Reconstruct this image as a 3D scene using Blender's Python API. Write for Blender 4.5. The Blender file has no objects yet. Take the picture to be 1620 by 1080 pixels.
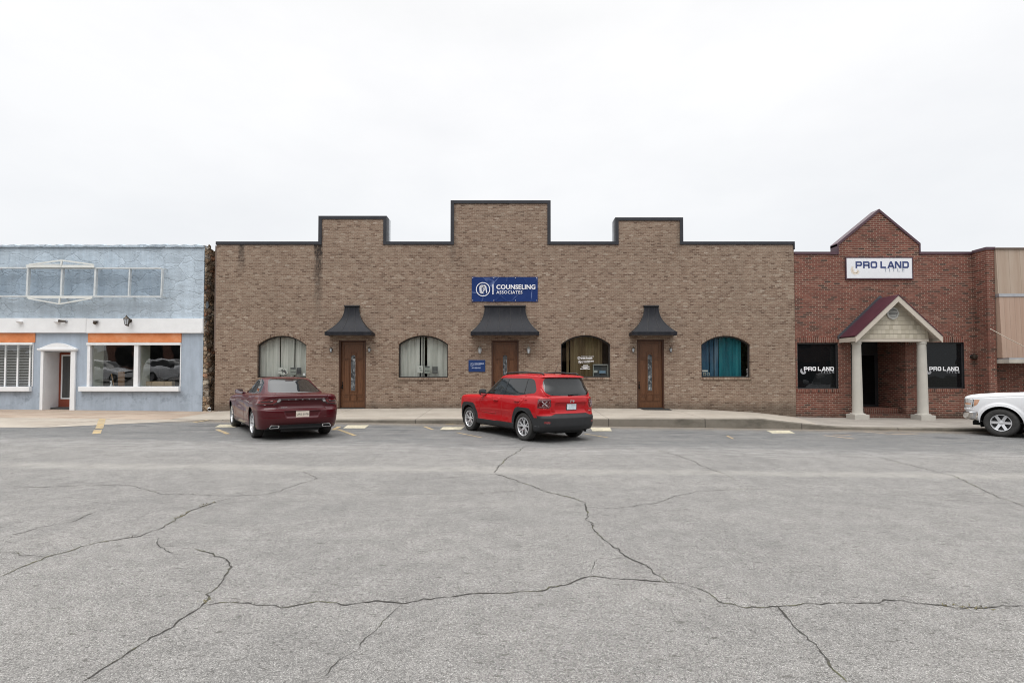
import bpy, math, random
import numpy as np
from mathutils import Vector, Matrix
R_ = math.radians
random.seed(7)
rng = np.random.default_rng(7)
scene = bpy.context.scene
COL = scene.collection

# ------------------------------------------------------------------ camera model
F, CX, PPY, PITCH, CAMZ = 830.0, 810.0, 568.3, R_(1.5), 1.66
cd = bpy.data.cameras.new('camera')
cam = bpy.data.objects.new('camera', cd); COL.objects.link(cam)
cam.location = (0, 0, CAMZ); cam.rotation_euler = (R_(90) + PITCH, 0, 0)
cd.sensor_width = 36; cd.lens = F / 1620 * 36; cd.shift_y = (PPY - 540) / 1620
cd.clip_start = 0.1; cd.clip_end = 2000
scene.camera = cam

def ray(px, py):
    xc, yc = (px - CX) / F, -(py - PPY) / F
    c, s = math.cos(PITCH), math.sin(PITCH)
    return Vector((xc, c - yc * s, s + yc * c))
def at(px, py, Y):
    d = ray(px, py); return Vector((0, 0, CAMZ)) + d * (Y / d.y)

def lerp_tab(tab, x):
    return float(np.interp(x, [t[0] for t in tab], [t[1] for t in tab]))
def sstep(a, b, v):
    t = min(1, max(0, (v - a) / (b - a))); return t * t * (3 - 2 * t)
def road_z(x, y):
    s = 0.35 + 0.65 * sstep(3, 14, y)
    return -0.0145 * max(-26, min(26, x)) * s
KY = 16.9
WY = 20.5
KT = [(-40, .33), (-26, .33), (-16, .245), (-10, .16), (-5, .165), (0, .18), (4, .2), (8, .2), (9.8, .0), (10.6, -.06), (16, -.13), (26, -.22), (60, -.22)]
BT = [(-40, .36), (-20, .25), (-12, .17), (-11.4, .18), (-7, .27), (-3, .30), (4, .29), (6, .27), (7.8, .227), (9.5, .13), (11.07, -.05), (16, -.10), (26, -.2), (60, -.2)]
def walk_z(x, y):
    t = min(1, max(0, (y - KY) / (WY - KY)))
    return lerp_tab(KT, x) * (1 - t) + lerp_tab(BT, x) * t
def ag(px, py):
    d = ray(px, py); z = 0.0
    for _ in range(12):
        t = (z - CAMZ) / d.z; p = Vector((0, 0, CAMZ)) + d * t; z = road_z(p.x, p.y)
    return p

# ------------------------------------------------------------------ node helper
class NT:
    def __init__(s, tree): s.t = tree; s.k = 0
    def n(s, typ, ins=None, **kw):
        nd = s.t.nodes.new(typ); s.k += 1; nd.location = (s.k * 40, 0)
        for a, b in kw.items(): setattr(nd, a, b)
        if ins:
            for a, b in ins.items(): s.set(nd.inputs[a], b)
        return nd
    def set(s, sock, v):
        if isinstance(v, bpy.types.NodeSocket): s.t.links.new(v, sock)
        else:
            if sock.type == 'RGBA' and len(v) == 3: v = (*v, 1)
            sock.default_value = v
    def m(s, op, a, b=None, c=None, clamp=False):
        nd = s.n('ShaderNodeMath', operation=op); nd.use_clamp = clamp
        for i, v in enumerate((a, b, c)):
            if v is not None: s.set(nd.inputs[i], v)
        return nd.outputs[0]
    def mix(s, f, a, b, blend='MIX'):
        nd = s.n('ShaderNodeMix', data_type='RGBA', blend_type=blend)
        s.set(nd.inputs[0], f); s.set(nd.inputs[6], a); s.set(nd.inputs[7], b)
        return nd.outputs[2]
    def noise(s, vec, scale, detail=3, rough=.55, out=0):
        nd = s.n('ShaderNodeTexNoise'); s.set(nd.inputs['Vector'], vec)
        nd.inputs['Scale'].default_value = scale; nd.inputs['Detail'].default_value = detail; nd.inputs['Roughness'].default_value = rough
        return nd.outputs[out]
    def ramp(s, f, stops, interp='LINEAR'):
        nd = s.n('ShaderNodeValToRGB'); s.set(nd.inputs[0], f); cr = nd.color_ramp; cr.interpolation = interp
        while len(cr.elements) > 1: cr.elements.remove(cr.elements[0])
        for i, (p, c) in enumerate(stops):
            e = cr.elements[0] if i == 0 else cr.elements.new(p)
            e.position = p
            if not hasattr(c, '__len__'): c = (c, c, c)
            e.color = (*c, 1)
        return nd.outputs[0]
    def mapr(s, v, a, b, c, d, typ='LINEAR'):
        nd = s.n('ShaderNodeMapRange', interpolation_type=typ); s.set(nd.inputs[0], v)
        for i, q in enumerate((a, b, c, d)): nd.inputs[i + 1].default_value = q
        return nd.outputs[0]
    def vec(s, x, y, z):
        nd = s.n('ShaderNodeCombineXYZ')
        for i, v in enumerate((x, y, z)): s.set(nd.inputs[i], v)
        return nd.outputs[0]
    def obj(s):
        tc = s.n('ShaderNodeTexCoord'); sp = s.n('ShaderNodeSeparateXYZ', {0: tc.outputs['Object']})
        return tc.outputs['Object'], sp.outputs[0], sp.outputs[1], sp.outputs[2]
    def scale(s, v, k):
        nd = s.n('ShaderNodeVectorMath', operation='MULTIPLY', ins={0: v, 1: k}); return nd.outputs[0]

def newmat(name):
    m = bpy.data.materials.new(name); m.use_nodes = True
    nt = NT(m.node_tree); b = m.node_tree.nodes['Principled BSDF']
    return m, nt, b
def bump(nt, b, h, dist=.01, strength=1.0):
    nd = nt.n('ShaderNodeBump', {'Height': h, 'Distance': dist, 'Strength': strength})
    nt.t.links.new(nd.outputs[0], b.inputs['Normal'])
MATS = {}
def pm(name, col, rough=.6, metal=0, coat=0, var=.12, vscale=3., bmp=0, bscale=60., spec=.5, alpha=1):
    """plain painted / moulded surface with slight procedural variation"""
    if name in MATS: return MATS[name]
    m, nt, b = newmat(name)
    o, x, y, z = nt.obj()
    f = nt.noise(o, vscale, 5, .6)
    lo = tuple(c * (1 - var) for c in col); hi = tuple(min(1, c * (1 + var)) for c in col)
    nt.set(b.inputs['Base Color'], nt.ramp(f, [(.25, lo), (.75, hi)]))
    rf = nt.mapr(nt.noise(o, vscale * 2.3, 3), .3, .7, max(.02, rough - .06), min(1, rough + .06))
    nt.set(b.inputs['Roughness'], rf)
    b.inputs['Metallic'].default_value = metal; b.inputs['Specular IOR Level'].default_value = spec
    b.inputs['Coat Weight'].default_value = coat; b.inputs['Coat Roughness'].default_value = .03
    if bmp: bump(nt, b, nt.noise(o, bscale, 4), bmp)
    MATS[name] = m
    return m

def brick(name, L, H, ramp, mortar, mw=.011, irr=.004, stains=(), soldier=False, big=.25, rowvar=.0, bandk=.12, mblend=1.0, speck=.0):
    m, nt, b = newmat(name)
    o, x, y, z = nt.obj()
    u = nt.m('ADD', x, y); v = z
    if soldier: u, v = v, u
    wob = nt.noise(o, 9, 2)
    wob = nt.m('MULTIPLY', nt.m('SUBTRACT', wob, .5), irr * 2)
    u = nt.m('ADD', u, wob); v = nt.m('ADD', v, wob)
    vr = nt.m('DIVIDE', v, H); row = nt.m('FLOOR', vr); fv = nt.m('FRACT', vr)
    half = nt.m('MULTIPLY', nt.m('MODULO', nt.m('ABSOLUTE', row), 2), .5)
    ur = nt.m('ADD', nt.m('DIVIDE', u, L), half); colm = nt.m('FLOOR', ur); fu = nt.m('FRACT', ur)
    wn = nt.n('ShaderNodeTexWhiteNoise', {0: nt.vec(colm, row, 3.7)}, noise_dimensions='3D')
    r = wn.outputs[0]
    c = nt.ramp(r, ramp)
    wn2 = nt.n('ShaderNodeTexWhiteNoise', {0: nt.vec(row, 1.3, 9.1)}, noise_dimensions='3D')
    if rowvar:
        c = nt.mix(1, c, nt.ramp(wn2.outputs[0], [(0, 1 - rowvar), (1, 1 + rowvar)]), 'MULTIPLY')
    fine = nt.noise(o, 55, 4, .7)
    c = nt.mix(1, c, nt.ramp(fine, [(.2, .72), (.8, 1.25)]), 'MULTIPLY')
    if speck: c = nt.mix(1, c, nt.ramp(nt.noise(nt.scale(o, (14, 14, 26)), 1.3, 3, .7), [(.3, 1 - speck), (.7, 1 + speck)]), 'MULTIPLY')
    # distance to the joint
    du = nt.m('MULTIPLY', nt.m('MINIMUM', fu, nt.m('SUBTRACT', 1, fu)), L)
    dv = nt.m('MULTIPLY', nt.m('MINIMUM', fv, nt.m('SUBTRACT', 1, fv)), H)
    d = nt.m('MINIMUM', du, dv)
    mask = nt.mapr(d, mw * .35, mw * .65, 1, 0)
    mask = nt.m('MULTIPLY', mask, mblend)
    mc = nt.mix(1, mortar, nt.ramp(nt.noise(o, 4, 4), [(.3, .7), (.7, 1.2)]), 'MULTIPLY')
    c = nt.mix(mask, c, mc)
    lg = nt.noise(nt.scale(o, (.6, .6, .35)), 1.1, 6, .62)
    c = nt.mix(1, c, nt.ramp(lg, [(.28, 1 - big), (.72, 1 + big * .8)]), 'MULTIPLY')
    band = nt.noise(nt.scale(o, (.5, .5, 7)), 1.2, 4, .65)
    c = nt.mix(1, c, nt.ramp(band, [(.3, 1 - bandk), (.7, 1 + bandk)]), 'MULTIPLY')
    for (sx, sw, zt, zl, k) in stains:
        jit = nt.m('MULTIPLY', nt.m('SUBTRACT', nt.noise(nt.scale(o, (2.5, 2.5, 1.2)), 2, 4), .5), sw * 1.6)
        a = nt.m('ABSOLUTE', nt.m('ADD', nt.m('SUBTRACT', x, sx), jit))
        a = nt.mapr(a, sw * .25, sw, 1, 0, 'SMOOTHSTEP')
        g = nt.mapr(z, zt - zl, zt, 0, 1)
        sn = nt.mapr(nt.noise(nt.scale(o, (6, 6, 2)), 3, 5), .3, .6, .3, 1)
        f = nt.m('MULTIPLY', nt.m('MULTIPLY', nt.m('MULTIPLY', a, g), sn), k)
        c = nt.mix(f, c, (.035, .028, .024))
    # splash dirt and moss where the wall meets the walk
    dz = nt.m('ADD', z, nt.m('MULTIPLY', nt.noise(o, 3, 5), -.5))
    c = nt.mix(nt.mapr(dz, -.25, .12, .55, 0), c, (.05, .043, .034))
    nt.set(b.inputs['Base Color'], c)
    b.inputs['Roughness'].default_value = .88; b.inputs['Specular IOR Level'].default_value = .25
    h = nt.m('ADD', nt.m('MULTIPLY', mask, -1), nt.m('MULTIPLY', nt.m('ADD', fine, r), .35))
    bump(nt, b, h, .006, .7)
    MATS[name] = m
    return m

def glass(name, tint=(.95, .97, .96), ior=1.5, base=0.0, body=(0.01, .012, .014), k=1.7):
    """window pane: Fresnel reflection over a clear or tinted pane; base = share of opaque tint"""
    m = bpy.data.materials.new(name); m.use_nodes = True; nt = NT(m.node_tree)
    nt.t.nodes.clear()
    out = nt.n('ShaderNodeOutputMaterial')
    o, x, y, z = nt.obj()
    bp = nt.n('ShaderNodeBump', {'Height': nt.noise(o, .9, 2), 'Distance': .02, 'Strength': .25})
    geo = nt.n('ShaderNodeNewGeometry')
    # the same reflection from either face of the thin pane
    fr = nt.n('ShaderNodeFresnel', {'IOR': nt.mapr(geo.outputs['Backfacing'], 0, 1, ior, 1 / ior), 'Normal': bp.outputs[0]})
    gl = nt.n('ShaderNodeBsdfGlossy', {'Roughness': .015, 'Normal': bp.outputs[0]})
    tr = nt.n('ShaderNodeBsdfTransparent', {'Color': tint})
    under = tr.outputs[0]
    if base:
        df = nt.n('ShaderNodeBsdfDiffuse', {'Color': body})
        mx = nt.n('ShaderNodeMixShader', {0: base, 1: tr.outputs[0], 2: df.outputs[0]}); under = mx.outputs[0]
    # two faces of a pane: roughly twice the single Fresnel reflection
    f2 = nt.m('MULTIPLY', fr.outputs[0], k, clamp=True)
    ms = nt.n('ShaderNodeMixShader', {0: f2, 1: under, 2: gl.outputs[0]})
    nt.t.links.new(ms.outputs[0], out.inputs[0])
    MATS[name] = m
    return m

def carpaint(name, col, flake=.0, rough=.28, metal=0.0):
    m, nt, b = newmat(name)
    o, x, y, z = nt.obj()
    lw = nt.n('ShaderNodeLayerWeight', {0: .35})
    c = nt.mix(lw.outputs[1], col, tuple(min(1, c * 1.25 + .004) for c in col))
    dust = nt.m('MULTIPLY', nt.mapr(z, .2, .6, .10, 0), nt.noise(o, 5, 4))
    c = nt.mix(dust, c, (.18, .16, .14))
    nt.set(b.inputs['Base Color'], c)
    b.inputs['Roughness'].default_value = rough; b.inputs['Metallic'].default_value = metal
    b.inputs['Coat Weight'].default_value = .62; b.inputs['Specular IOR Level'].default_value = .08
    nt.set(b.inputs['Coat Roughness'], nt.mapr(nt.noise(o, 2.5, 4), .3, .7, .015, .05))
    bump(nt, b, nt.noise(o, 1.8, 1), .004, .25)
    MATS[name] = m
    return m

# ------------------------------------------------------------------ mesh builder
class MB:
    def __init__(s): s.v = []; s.f = []
    def add(s, vs, fs):
        k = len(s.v); s.v += [tuple(p) for p in vs]; s.f += [tuple(i + k for i in f) for f in fs]; return s
    def quad(s, a, b, c, d): return s.add((a, b, c, d), ((0, 1, 2, 3),))
    def box(s, x0, x1, y0, y1, z0, z1):
        x0, x1 = sorted((x0, x1)); y0, y1 = sorted((y0, y1)); z0, z1 = sorted((z0, z1))
        return s.add([(x0, y0, z0), (x1, y0, z0), (x1, y1, z0), (x0, y1, z0), (x0, y0, z1), (x1, y0, z1), (x1, y1, z1), (x0, y1, z1)],
                     [(0, 3, 2, 1), (4, 5, 6, 7), (0, 1, 5, 4), (1, 2, 6, 5), (2, 3, 7, 6), (3, 0, 4, 7)])
    def bar(s, a, b, w, h, up=(0, 0, 1)):
        """rectangular bar from a to b"""
        a, b = Vector(a), Vector(b); d = (b - a).normalized(); u = Vector(up)
        sd = d.cross(u)
        if sd.length < 1e-4: u = Vector((0, 1, 0)); sd = d.cross(u)
        sd.normalize(); u = sd.cross(d)
        vs = []
        for p in (a, b):
            for i, j in ((-1, -1), (1, -1), (1, 1), (-1, 1)): vs.append(p + sd * (i * w / 2) + u * (j * h / 2))
        return s.add(vs, [(3, 2, 1, 0), (4, 5, 6, 7), (0, 1, 5, 4), (1, 2, 6, 5), (2, 3, 7, 6), (3, 0, 4, 7)])
    def tube(s, pts, r, n=8, caps=True):
        pts = [Vector(p) for p in pts]; rs = r if hasattr(r, '__len__') else [r] * len(pts)
        k = len(s.v); ref = None
        for i, p in enumerate(pts):
            d = (pts[min(i + 1, len(pts) - 1)] - pts[max(i - 1, 0)]).normalized()
            if ref is None: ref = Vector((0, 0, 1)) if abs(d.z) < .9 else Vector((1, 0, 0))
            a = d.cross(ref).normalized(); b = a.cross(d).normalized(); ref = b
            for j in range(n):
                t = 2 * math.pi * j / n; s.v.append(tuple(p + (a * math.cos(t) + b * math.sin(t)) * rs[i]))
        for i in range(len(pts) - 1):
            for j in range(n):
                s.f.append((k + i * n + j, k + i * n + (j + 1) % n, k + (i + 1) * n + (j + 1) % n, k + (i + 1) * n + j))
        if caps:
            s.f.append(tuple(k + j for j in range(n))[::-1]); s.f.append(tuple(k + (len(pts) - 1) * n + j for j in range(n)))
        return s
    def lathe(s, prof, c=(0, 0, 0), axis='z', n=24, closed=False, caps=True):
        """prof: (radius, height) list turned round an axis"""
        k = len(s.v); c = Vector(c)
        for (r, h) in prof:
            for j in range(n):
                t = 2 * math.pi * j / n; a, b = r * math.cos(t), r * math.sin(t)
                p = {'z': (a, b, h), 'y': (a, h, b), 'x': (h, a, b)}[axis]
                s.v.append(tuple(c + Vector(p)))
        m = len(prof)
        for i in range(m - 1 if not closed else m):
            i2 = (i + 1) % m
            for j in range(n):
                s.f.append((k + i * n + j, k + i * n + (j + 1) % n, k + i2 * n + (j + 1) % n, k + i2 * n + j))
        if not closed and caps:
            if prof[0][0] > 1e-5: s.f.append(tuple(k + j for j in range(n))[::-1])
            if prof[-1][0] > 1e-5: s.f.append(tuple(k + (m - 1) * n + j for j in range(n)))
        return s
    def shape(s, polys, y0, y1, res=1):
        """polygons in (x,z) with holes, filled and extruded from y0 to y1"""
        cu = bpy.data.curves.new('t', 'CURVE'); cu.dimensions = '2D'; cu.fill_mode = 'BOTH'; cu.extrude = abs(y1 - y0) / 2
        for poly in polys:
            sp = cu.splines.new('POLY'); sp.points.add(len(poly) - 1)
            for p, q in zip(sp.points, poly): p.co = (q[0], q[1], 0, 1)
            sp.use_cyclic_u = True
        return s.curve(cu, lambda c: (c[0], (y0 + y1) / 2 - c[2], c[1]))
    def flat(s, poly, y):
        return s.add([(p[0], y, p[1]) for p in poly], [tuple(range(len(poly)))])
    def curve(s, cu, fn):
        ob = bpy.data.objects.new('t', cu); me = bpy.data.meshes.new_from_object(ob)
        s.add([fn(v.co) for v in me.vertices], [tuple(p.vertices) for p in me.polygons])
        bpy.data.objects.remove(ob); bpy.data.meshes.remove(me); bpy.data.curves.remove(cu)
        return s
    def text(s, txt, x, z, size, y, depth=.004, bold=0, sx=1, align='LEFT', space=1, fn=None):
        cu = bpy.data.curves.new('t', 'FONT'); cu.body = txt; cu.size = size; cu.extrude = depth / 2; cu.offset = bold
        cu.align_x = align; cu.space_character = space; cu.resolution_u = 3
        f = fn or (lambda c: (x + c[0] * sx, y - c[2], z + c[1]))
        return s.curve(cu, f)
    def stroke(s, pts, w, y0, y1):
        """flat stroke of constant width in the (x,z) plane, mitred"""
        P = [Vector((p[0], p[1])) for p in pts]; n = len(P); Lf, Rt = [], []
        closed = (P[0] - P[-1]).length < 1e-6
        if closed: P = P[:-1]; n -= 1
        for i in range(n):
            a = P[i - 1] if (i > 0 or closed) else None; b = P[(i + 1) % n] if (i < n - 1 or closed) else None
            d1 = (P[i] - a).normalized() if a is not None else None; d2 = (b - P[i]).normalized() if b is not None else None
            d1 = d1 or d2; d2 = d2 or d1
            n1 = Vector((-d1.y, d1.x)); n2 = Vector((-d2.y, d2.x)); mm = (n1 + n2)
            mm = mm.normalized() if mm.length > 1e-6 else n1
            k = w / 2 / max(.35, mm.dot(n1)); Lf.append(P[i] + mm * k); Rt.append(P[i] - mm * k)
        m = n if closed else n - 1
        for i in range(m):
            j = (i + 1) % n
            q = [Lf[i], Rt[i], Rt[j], Lf[j]]
            vs = [(p.x, y0, p.y) for p in q] + [(p.x, y1, p.y) for p in q]
            s.add(vs, [(0, 1, 2, 3), (7, 6, 5, 4), (0, 4, 5, 1), (1, 5, 6, 2), (2, 6, 7, 3), (3, 7, 4, 0)])
        return s

def mesh_obj(name, mb, mat, parent=None, loc=None, smooth=False, bevel=0, label=None, origin=None):
    """link one mesh object; world vertices are shifted into the parent's frame"""
    me = bpy.data.meshes.new(name)
    off = Vector(origin) if origin is not None else (Vector((0, 0, 0)))
    vs = [tuple(Vector(v) - off) for v in mb.v]
    me.from_pydata(vs, [], mb.f); me.validate(); me.update()
    if smooth is not False:
        me.shade_smooth()
        if smooth is not True: me.set_sharp_from_angle(angle=R_(smooth))
    if mat: me.materials.append(mat)
    ob = bpy.data.objects.new(name, me); COL.objects.link(ob)
    if parent: ob.parent = parent
    elif origin is not None: ob.location = origin
    if loc: ob.location = loc
    if bevel:
        md = ob.modifiers.new('bevel', 'BEVEL'); md.width = bevel; md.segments = 2; md.limit_method = 'ANGLE'; md.angle_limit = R_(40)
    if label: ob['label'] = label
    return ob

def islands(mb):
    """the separate pieces of a builder, each as a builder of its own"""
    p = list(range(len(mb.v)))
    def find(i):
        while p[i] != i: p[i] = p[p[i]]; i = p[i]
        return i
    for f in mb.f:
        for j in f[1:]: p[find(j)] = find(f[0])
    out = {}
    for f in mb.f: out.setdefault(find(f[0]), []).append(f)
    res = []
    for fs in out.values():
        ids = sorted({i for f in fs for i in f}); k = {i: n for n, i in enumerate(ids)}
        res.append(MB().add([mb.v[i] for i in ids], [tuple(k[i] for i in f) for f in fs]))
    return res

class Thing:
    """an Empty at the thing's base; parts are given in world coordinates and stored in its frame"""
    def __init__(s, name, label, cat, loc, group=None, rz=None):
        s.e = bpy.data.objects.new(name, None); COL.objects.link(s.e); s.loc = Vector(loc); s.e.location = loc
        s.e['label'] = label; s.e['category'] = cat; s.e.empty_display_size = .2
        if group: s.e['group'] = group
        s.local = rz is not None
        if rz is not None: s.e.rotation_euler[2] = rz
    def part(s, name, mb, mat, parent=None, split=False, **kw):
        if split:
            for piece in islands(mb): ob = s.part(name, piece, mat, parent, **kw)
            return ob
        return mesh_obj(name, mb, mat, parent or s.e, origin=None if s.local else s.loc, **kw)
def single(name, mb, mat, label, cat, loc, group=None, **kw):
    ob = mesh_obj(name, mb, mat, origin=loc, **kw); ob['label'] = label; ob['category'] = cat
    if group: ob['group'] = group
    return ob
def structure(name, mb, mat, **kw):
    ob = mesh_obj(name, mb, mat, **kw); ob['kind'] = 'structure'; return ob
def copy_tree(o, parent=None):
    c = o.copy(); COL.objects.link(c)
    if parent: c.parent = parent; c.matrix_parent_inverse = o.matrix_parent_inverse
    for ch in o.children: copy_tree(ch, c)
    return c
def arc_window(x0, x1, z0, zs, zt, n=20):
    """outline of a segmental-arched opening: sill z0, springing zs, crown zt"""
    hw = (x1 - x0) / 2; xc = (x0 + x1) / 2; h = zt - zs; r = (hw * hw + h * h) / (2 * h); a = math.asin(hw / r)
    return [(x0, z0), (x1, z0)] + [(xc + r * math.sin(a - 2 * a * i / n), zt - r + r * math.cos(a - 2 * a * i / n)) for i in range(n + 1)]
def rect(x0, x1, z0, z1): return [(x0, z0), (x1, z0), (x1, z1), (x0, z1)]
# ------------------------------------------------------------------ world and sun (overcast)
w = bpy.data.worlds.new('World'); scene.world = w; w.use_nodes = True
nt = NT(w.node_tree); nt.t.nodes.clear()
SUN_EL, SUN_AZ = R_(58), R_(200)
sky = nt.n('ShaderNodeTexSky', sky_type='NISHITA'); sky.sun_disc = False
sky.sun_elevation = SUN_EL; sky.sun_rotation = SUN_AZ
tc = nt.n('ShaderNodeTexCoord'); dirv = tc.outputs['Generated']
sp = nt.n('ShaderNodeSeparateXYZ', {0: dirv})
cl = nt.noise(nt.scale(dirv, (1, 1, 2.2)), 2.6, 6, .55)
grad = nt.ramp(nt.m('MULTIPLY', sp.outputs[2], 1, clamp=True), [(0, (.885, .905, .925)), (.25, (.93, .945, .965)), (.5, (1.02, 1.02, 1.03)), (.6, (1.0, 1.0, 1.0)), (1, (1, 1, 1))])
up = nt.mapr(sp.outputs[2], .56, 1.0, 1.0, 3.7, 'SMOOTHSTEP')
cloud = nt.mix(1, grad, nt.ramp(cl, [(.32, (.965, .97, .98)), (.62, (1.04, 1.04, 1.04))]), 'MULTIPLY')
cv = nt.n('ShaderNodeVectorMath', operation='SCALE', ins={0: cloud}); nt.set(cv.inputs['Scale'], up)
bg1 = nt.n('ShaderNodeBackground', {0: sky.outputs[0], 1: .06})
bg2 = nt.n('ShaderNodeBackground', {0: cv.outputs[0], 1: 1.0})
mx = nt.n('ShaderNodeMixShader', {0: .96, 1: bg1.outputs[0], 2: bg2.outputs[0]})
ow = nt.n('ShaderNodeOutputWorld'); nt.t.links.new(mx.outputs[0], ow.inputs[0])
sd = bpy.data.lights.new('sun', 'SUN'); sd.energy = 1.1; sd.angle = R_(35); sd.color = (1, .97, .93)
sun = bpy.data.objects.new('sun', sd); COL.objects.link(sun)
sv = Vector((math.sin(SUN_AZ) * math.cos(SUN_EL), math.cos(SUN_AZ) * math.cos(SUN_EL), math.sin(SUN_EL)))
sun.rotation_euler = sv.to_track_quat('Z', 'Y').to_euler()
scene.view_settings.view_transform = 'Standard'; scene.view_settings.look = 'None'
scene.view_settings.exposure = 0; scene.view_settings.gamma = 1
scene.cycles.use_denoising = True; scene.cycles.use_adaptive_sampling = False; scene.cycles.filter_width = 1.05
scene.cycles.max_bounces = 8; scene.cycles.transparent_max_bounces = 12
scene.cycles.caustics_reflective = False; scene.cycles.caustics_refractive = False

# ------------------------------------------------------------------ ground materials
def asphalt():
    m, nt, b = newmat('worn_asphalt'); o, x, y, z = nt.obj()
    big = nt.noise(nt.scale(o, (.5, 1, 1)), .7, 7, .68)
    mid = nt.noise(o, 3.2, 8, .75)
    c = nt.ramp(big, [(.3, (.240, .233, .223)), (.5, (.270, .261, .249)), (.7, (.300, .289, .274))])
    c = nt.mix(1, c, nt.ramp(mid, [(.3, .82), (.7, 1.15)]), 'MULTIPLY')
    # stones in the binder: pale chips, dark pores
    vo = nt.n('ShaderNodeTexVoronoi', {'Vector': o, 'Scale': 140.0}, feature='F1')
    st = nt.n('ShaderNodeSeparateColor', {0: vo.outputs['Color']})
    c = nt.mix(1, c, nt.ramp(st.outputs[0], [(0, .58), (.25, .84), (.75, 1.08), (.92, 1.25), (1, 1.65)]), 'MULTIPLY')
    c = nt.mix(1, c, nt.ramp(vo.outputs['Distance'], [(.25, 1.1), (.75, .62)]), 'MULTIPLY')
    v2 = nt.n('ShaderNodeTexVoronoi', {'Vector': o, 'Scale': 62.0}, feature='F1')
    s2 = nt.n('ShaderNodeSeparateColor', {0: v2.outputs['Color']})
    chips = nt.m('MULTIPLY', nt.mapr(s2.outputs[1], .9, .93, 0, 1), nt.mapr(v2.outputs['Distance'], .2, .32, 1, 0))
    c = nt.mix(nt.m('MULTIPLY', chips, .55), c, (.42, .41, .39))
    pores = nt.noise(o, 46, 4, .75)
    c = nt.mix(nt.mapr(pores, .34, .43, .85, 0), c, (.05, .047, .043))
    # torn scars along the drag of the paver
    sc = nt.noise(nt.scale(o, (3.2, 10, 1)), 2.4, 4, .62)
    c = nt.mix(nt.mapr(sc, .615, .66, 0, .65), c, (.075, .07, .063))
    tr = nt.noise(nt.scale(o, (1.6, .25, 1)), .9, 4, .6)
    c = nt.mix(nt.mapr(tr, .56, .72, 0, .22), c, (.11, .108, .105))
    # older darker surfacing in the parking bays, ragged edge
    ye = nt.m('ADD', y, nt.m('MULTIPLY', nt.m('SUBTRACT', nt.noise(nt.scale(o, (.4, 1.5, 1)), 1.2, 6, .65), .5), 2.6))
    bay = nt.mapr(ye, 11.3, 12.6, 0, 1, 'SMOOTHSTEP')
    blot = nt.mapr(nt.noise(nt.scale(o, (.5, 1.2, 1)), 1.3, 7, .75), .35, .65, .4, 1)
    c = nt.mix(nt.m('MULTIPLY', bay, blot), c, nt.mix(1, c, (.62, .65, .68), 'MULTIPLY'))
    oil = nt.mapr(nt.noise(nt.scale(o, (.55, 1.6, 1)), 1.7, 5, .6), .54, .64, 0, .7)
    oil = nt.m('MULTIPLY', oil, nt.mapr(ye, 13.2, 14.6, 0, 1))
    c = nt.mix(oil, c, (.075, .076, .08))
    # pale scuffed strip where the bays meet the carriageway, and the pale travel line
    e1 = nt.m('ABSOLUTE', nt.m('SUBTRACT', ye, 11.6)); pal = nt.mapr(nt.noise(nt.scale(o, (.7, 3, 1)), 2.1, 6, .7), .48, .66, 0, .38)
    c = nt.mix(nt.m('MULTIPLY', nt.mapr(e1, .1, 1.6, 1, 0), pal), c, (.42, .415, .405))
    yl = nt.m('ADD', y, nt.m('MULTIPLY', nt.m('SUBTRACT', nt.noise(nt.scale(o, (.3, .6, 1)), 1.5, 4), .5), .5))
    e2 = nt.m('ABSOLUTE', nt.m('SUBTRACT', nt.m('ADD', yl, nt.m('MULTIPLY', x, .006)), 9.0))
    c = nt.mix(nt.m('MULTIPLY', nt.mapr(e2, .12, .34, .42, 0), nt.mapr(mid, .3, .6, .3, 1)), c, (.36, .345, .315))
    # grit and leaf litter swept against the kerb
    gz = nt.m('MULTIPLY', nt.mapr(nt.m('ADD', y, nt.m('MULTIPLY', nt.m('SUBTRACT', nt.noise(nt.scale(o, (1.2, 3, 1)), 1.6, 6, .7), .5), 1.1)), 15.9, 16.75, 0, 1), nt.mapr(nt.noise(o, 17, 5, .75), .38, .6, .1, .85))
    c = nt.mix(gz, c, nt.ramp(nt.noise(o, 30, 3), [(.3, (.13, .095, .06)), (.7, (.30, .235, .16))]))
    nt.set(b.inputs['Base Color'], c)
    b.inputs['Roughness'].default_value = .9; b.inputs['Specular IOR Level'].default_value = .3
    h = nt.m('ADD', nt.m('MULTIPLY', vo.outputs['Distance'], -1), nt.m('MULTIPLY', pores, 1.4))
    bump(nt, b, h, .006, .8)
    return m
def concrete(name, base, stain, stain_amt=.5, joint=0, jx=1.5):
    m, nt, b = newmat(name); o, x, y, z = nt.obj()
    f = nt.noise(o, 1.3, 7, .65)
    c = nt.ramp(f, [(.28, tuple(v * .82 for v in base)), (.72, tuple(min(1, v * 1.12) for v in base))])
    s2 = nt.mapr(nt.noise(nt.scale(o, (.5, 1.6, 1)), 1.1, 6, .7), .48, .66, 0, stain_amt)
    c = nt.mix(s2, c, stain)
    c = nt.mix(1, c, nt.ramp(nt.noise(o, 90, 3, .7), [(.3, .82), (.7, 1.15)]), 'MULTIPLY')
    if joint:
        u = nt.m('ADD', nt.m('DIVIDE', x, jx), nt.m('MULTIPLY', nt.m('SUBTRACT', nt.noise(o, 2, 3), .5), .012))
        fr = nt.m('FRACT', u); d = nt.m('MINIMUM', fr, nt.m('SUBTRACT', 1, fr))
        c = nt.mix(nt.mapr(d, .003, .007, joint, 0), c, (.06, .052, .045))
    nt.set(b.inputs['Base Color'], c); b.inputs['Roughness'].default_value = .85; b.inputs['Specular IOR Level'].default_value = .3
    bump(nt, b, nt.noise(o, 70, 4), .003, .6)
    MATS[name] = m; return m
M_ASPH = asphalt()
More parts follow.
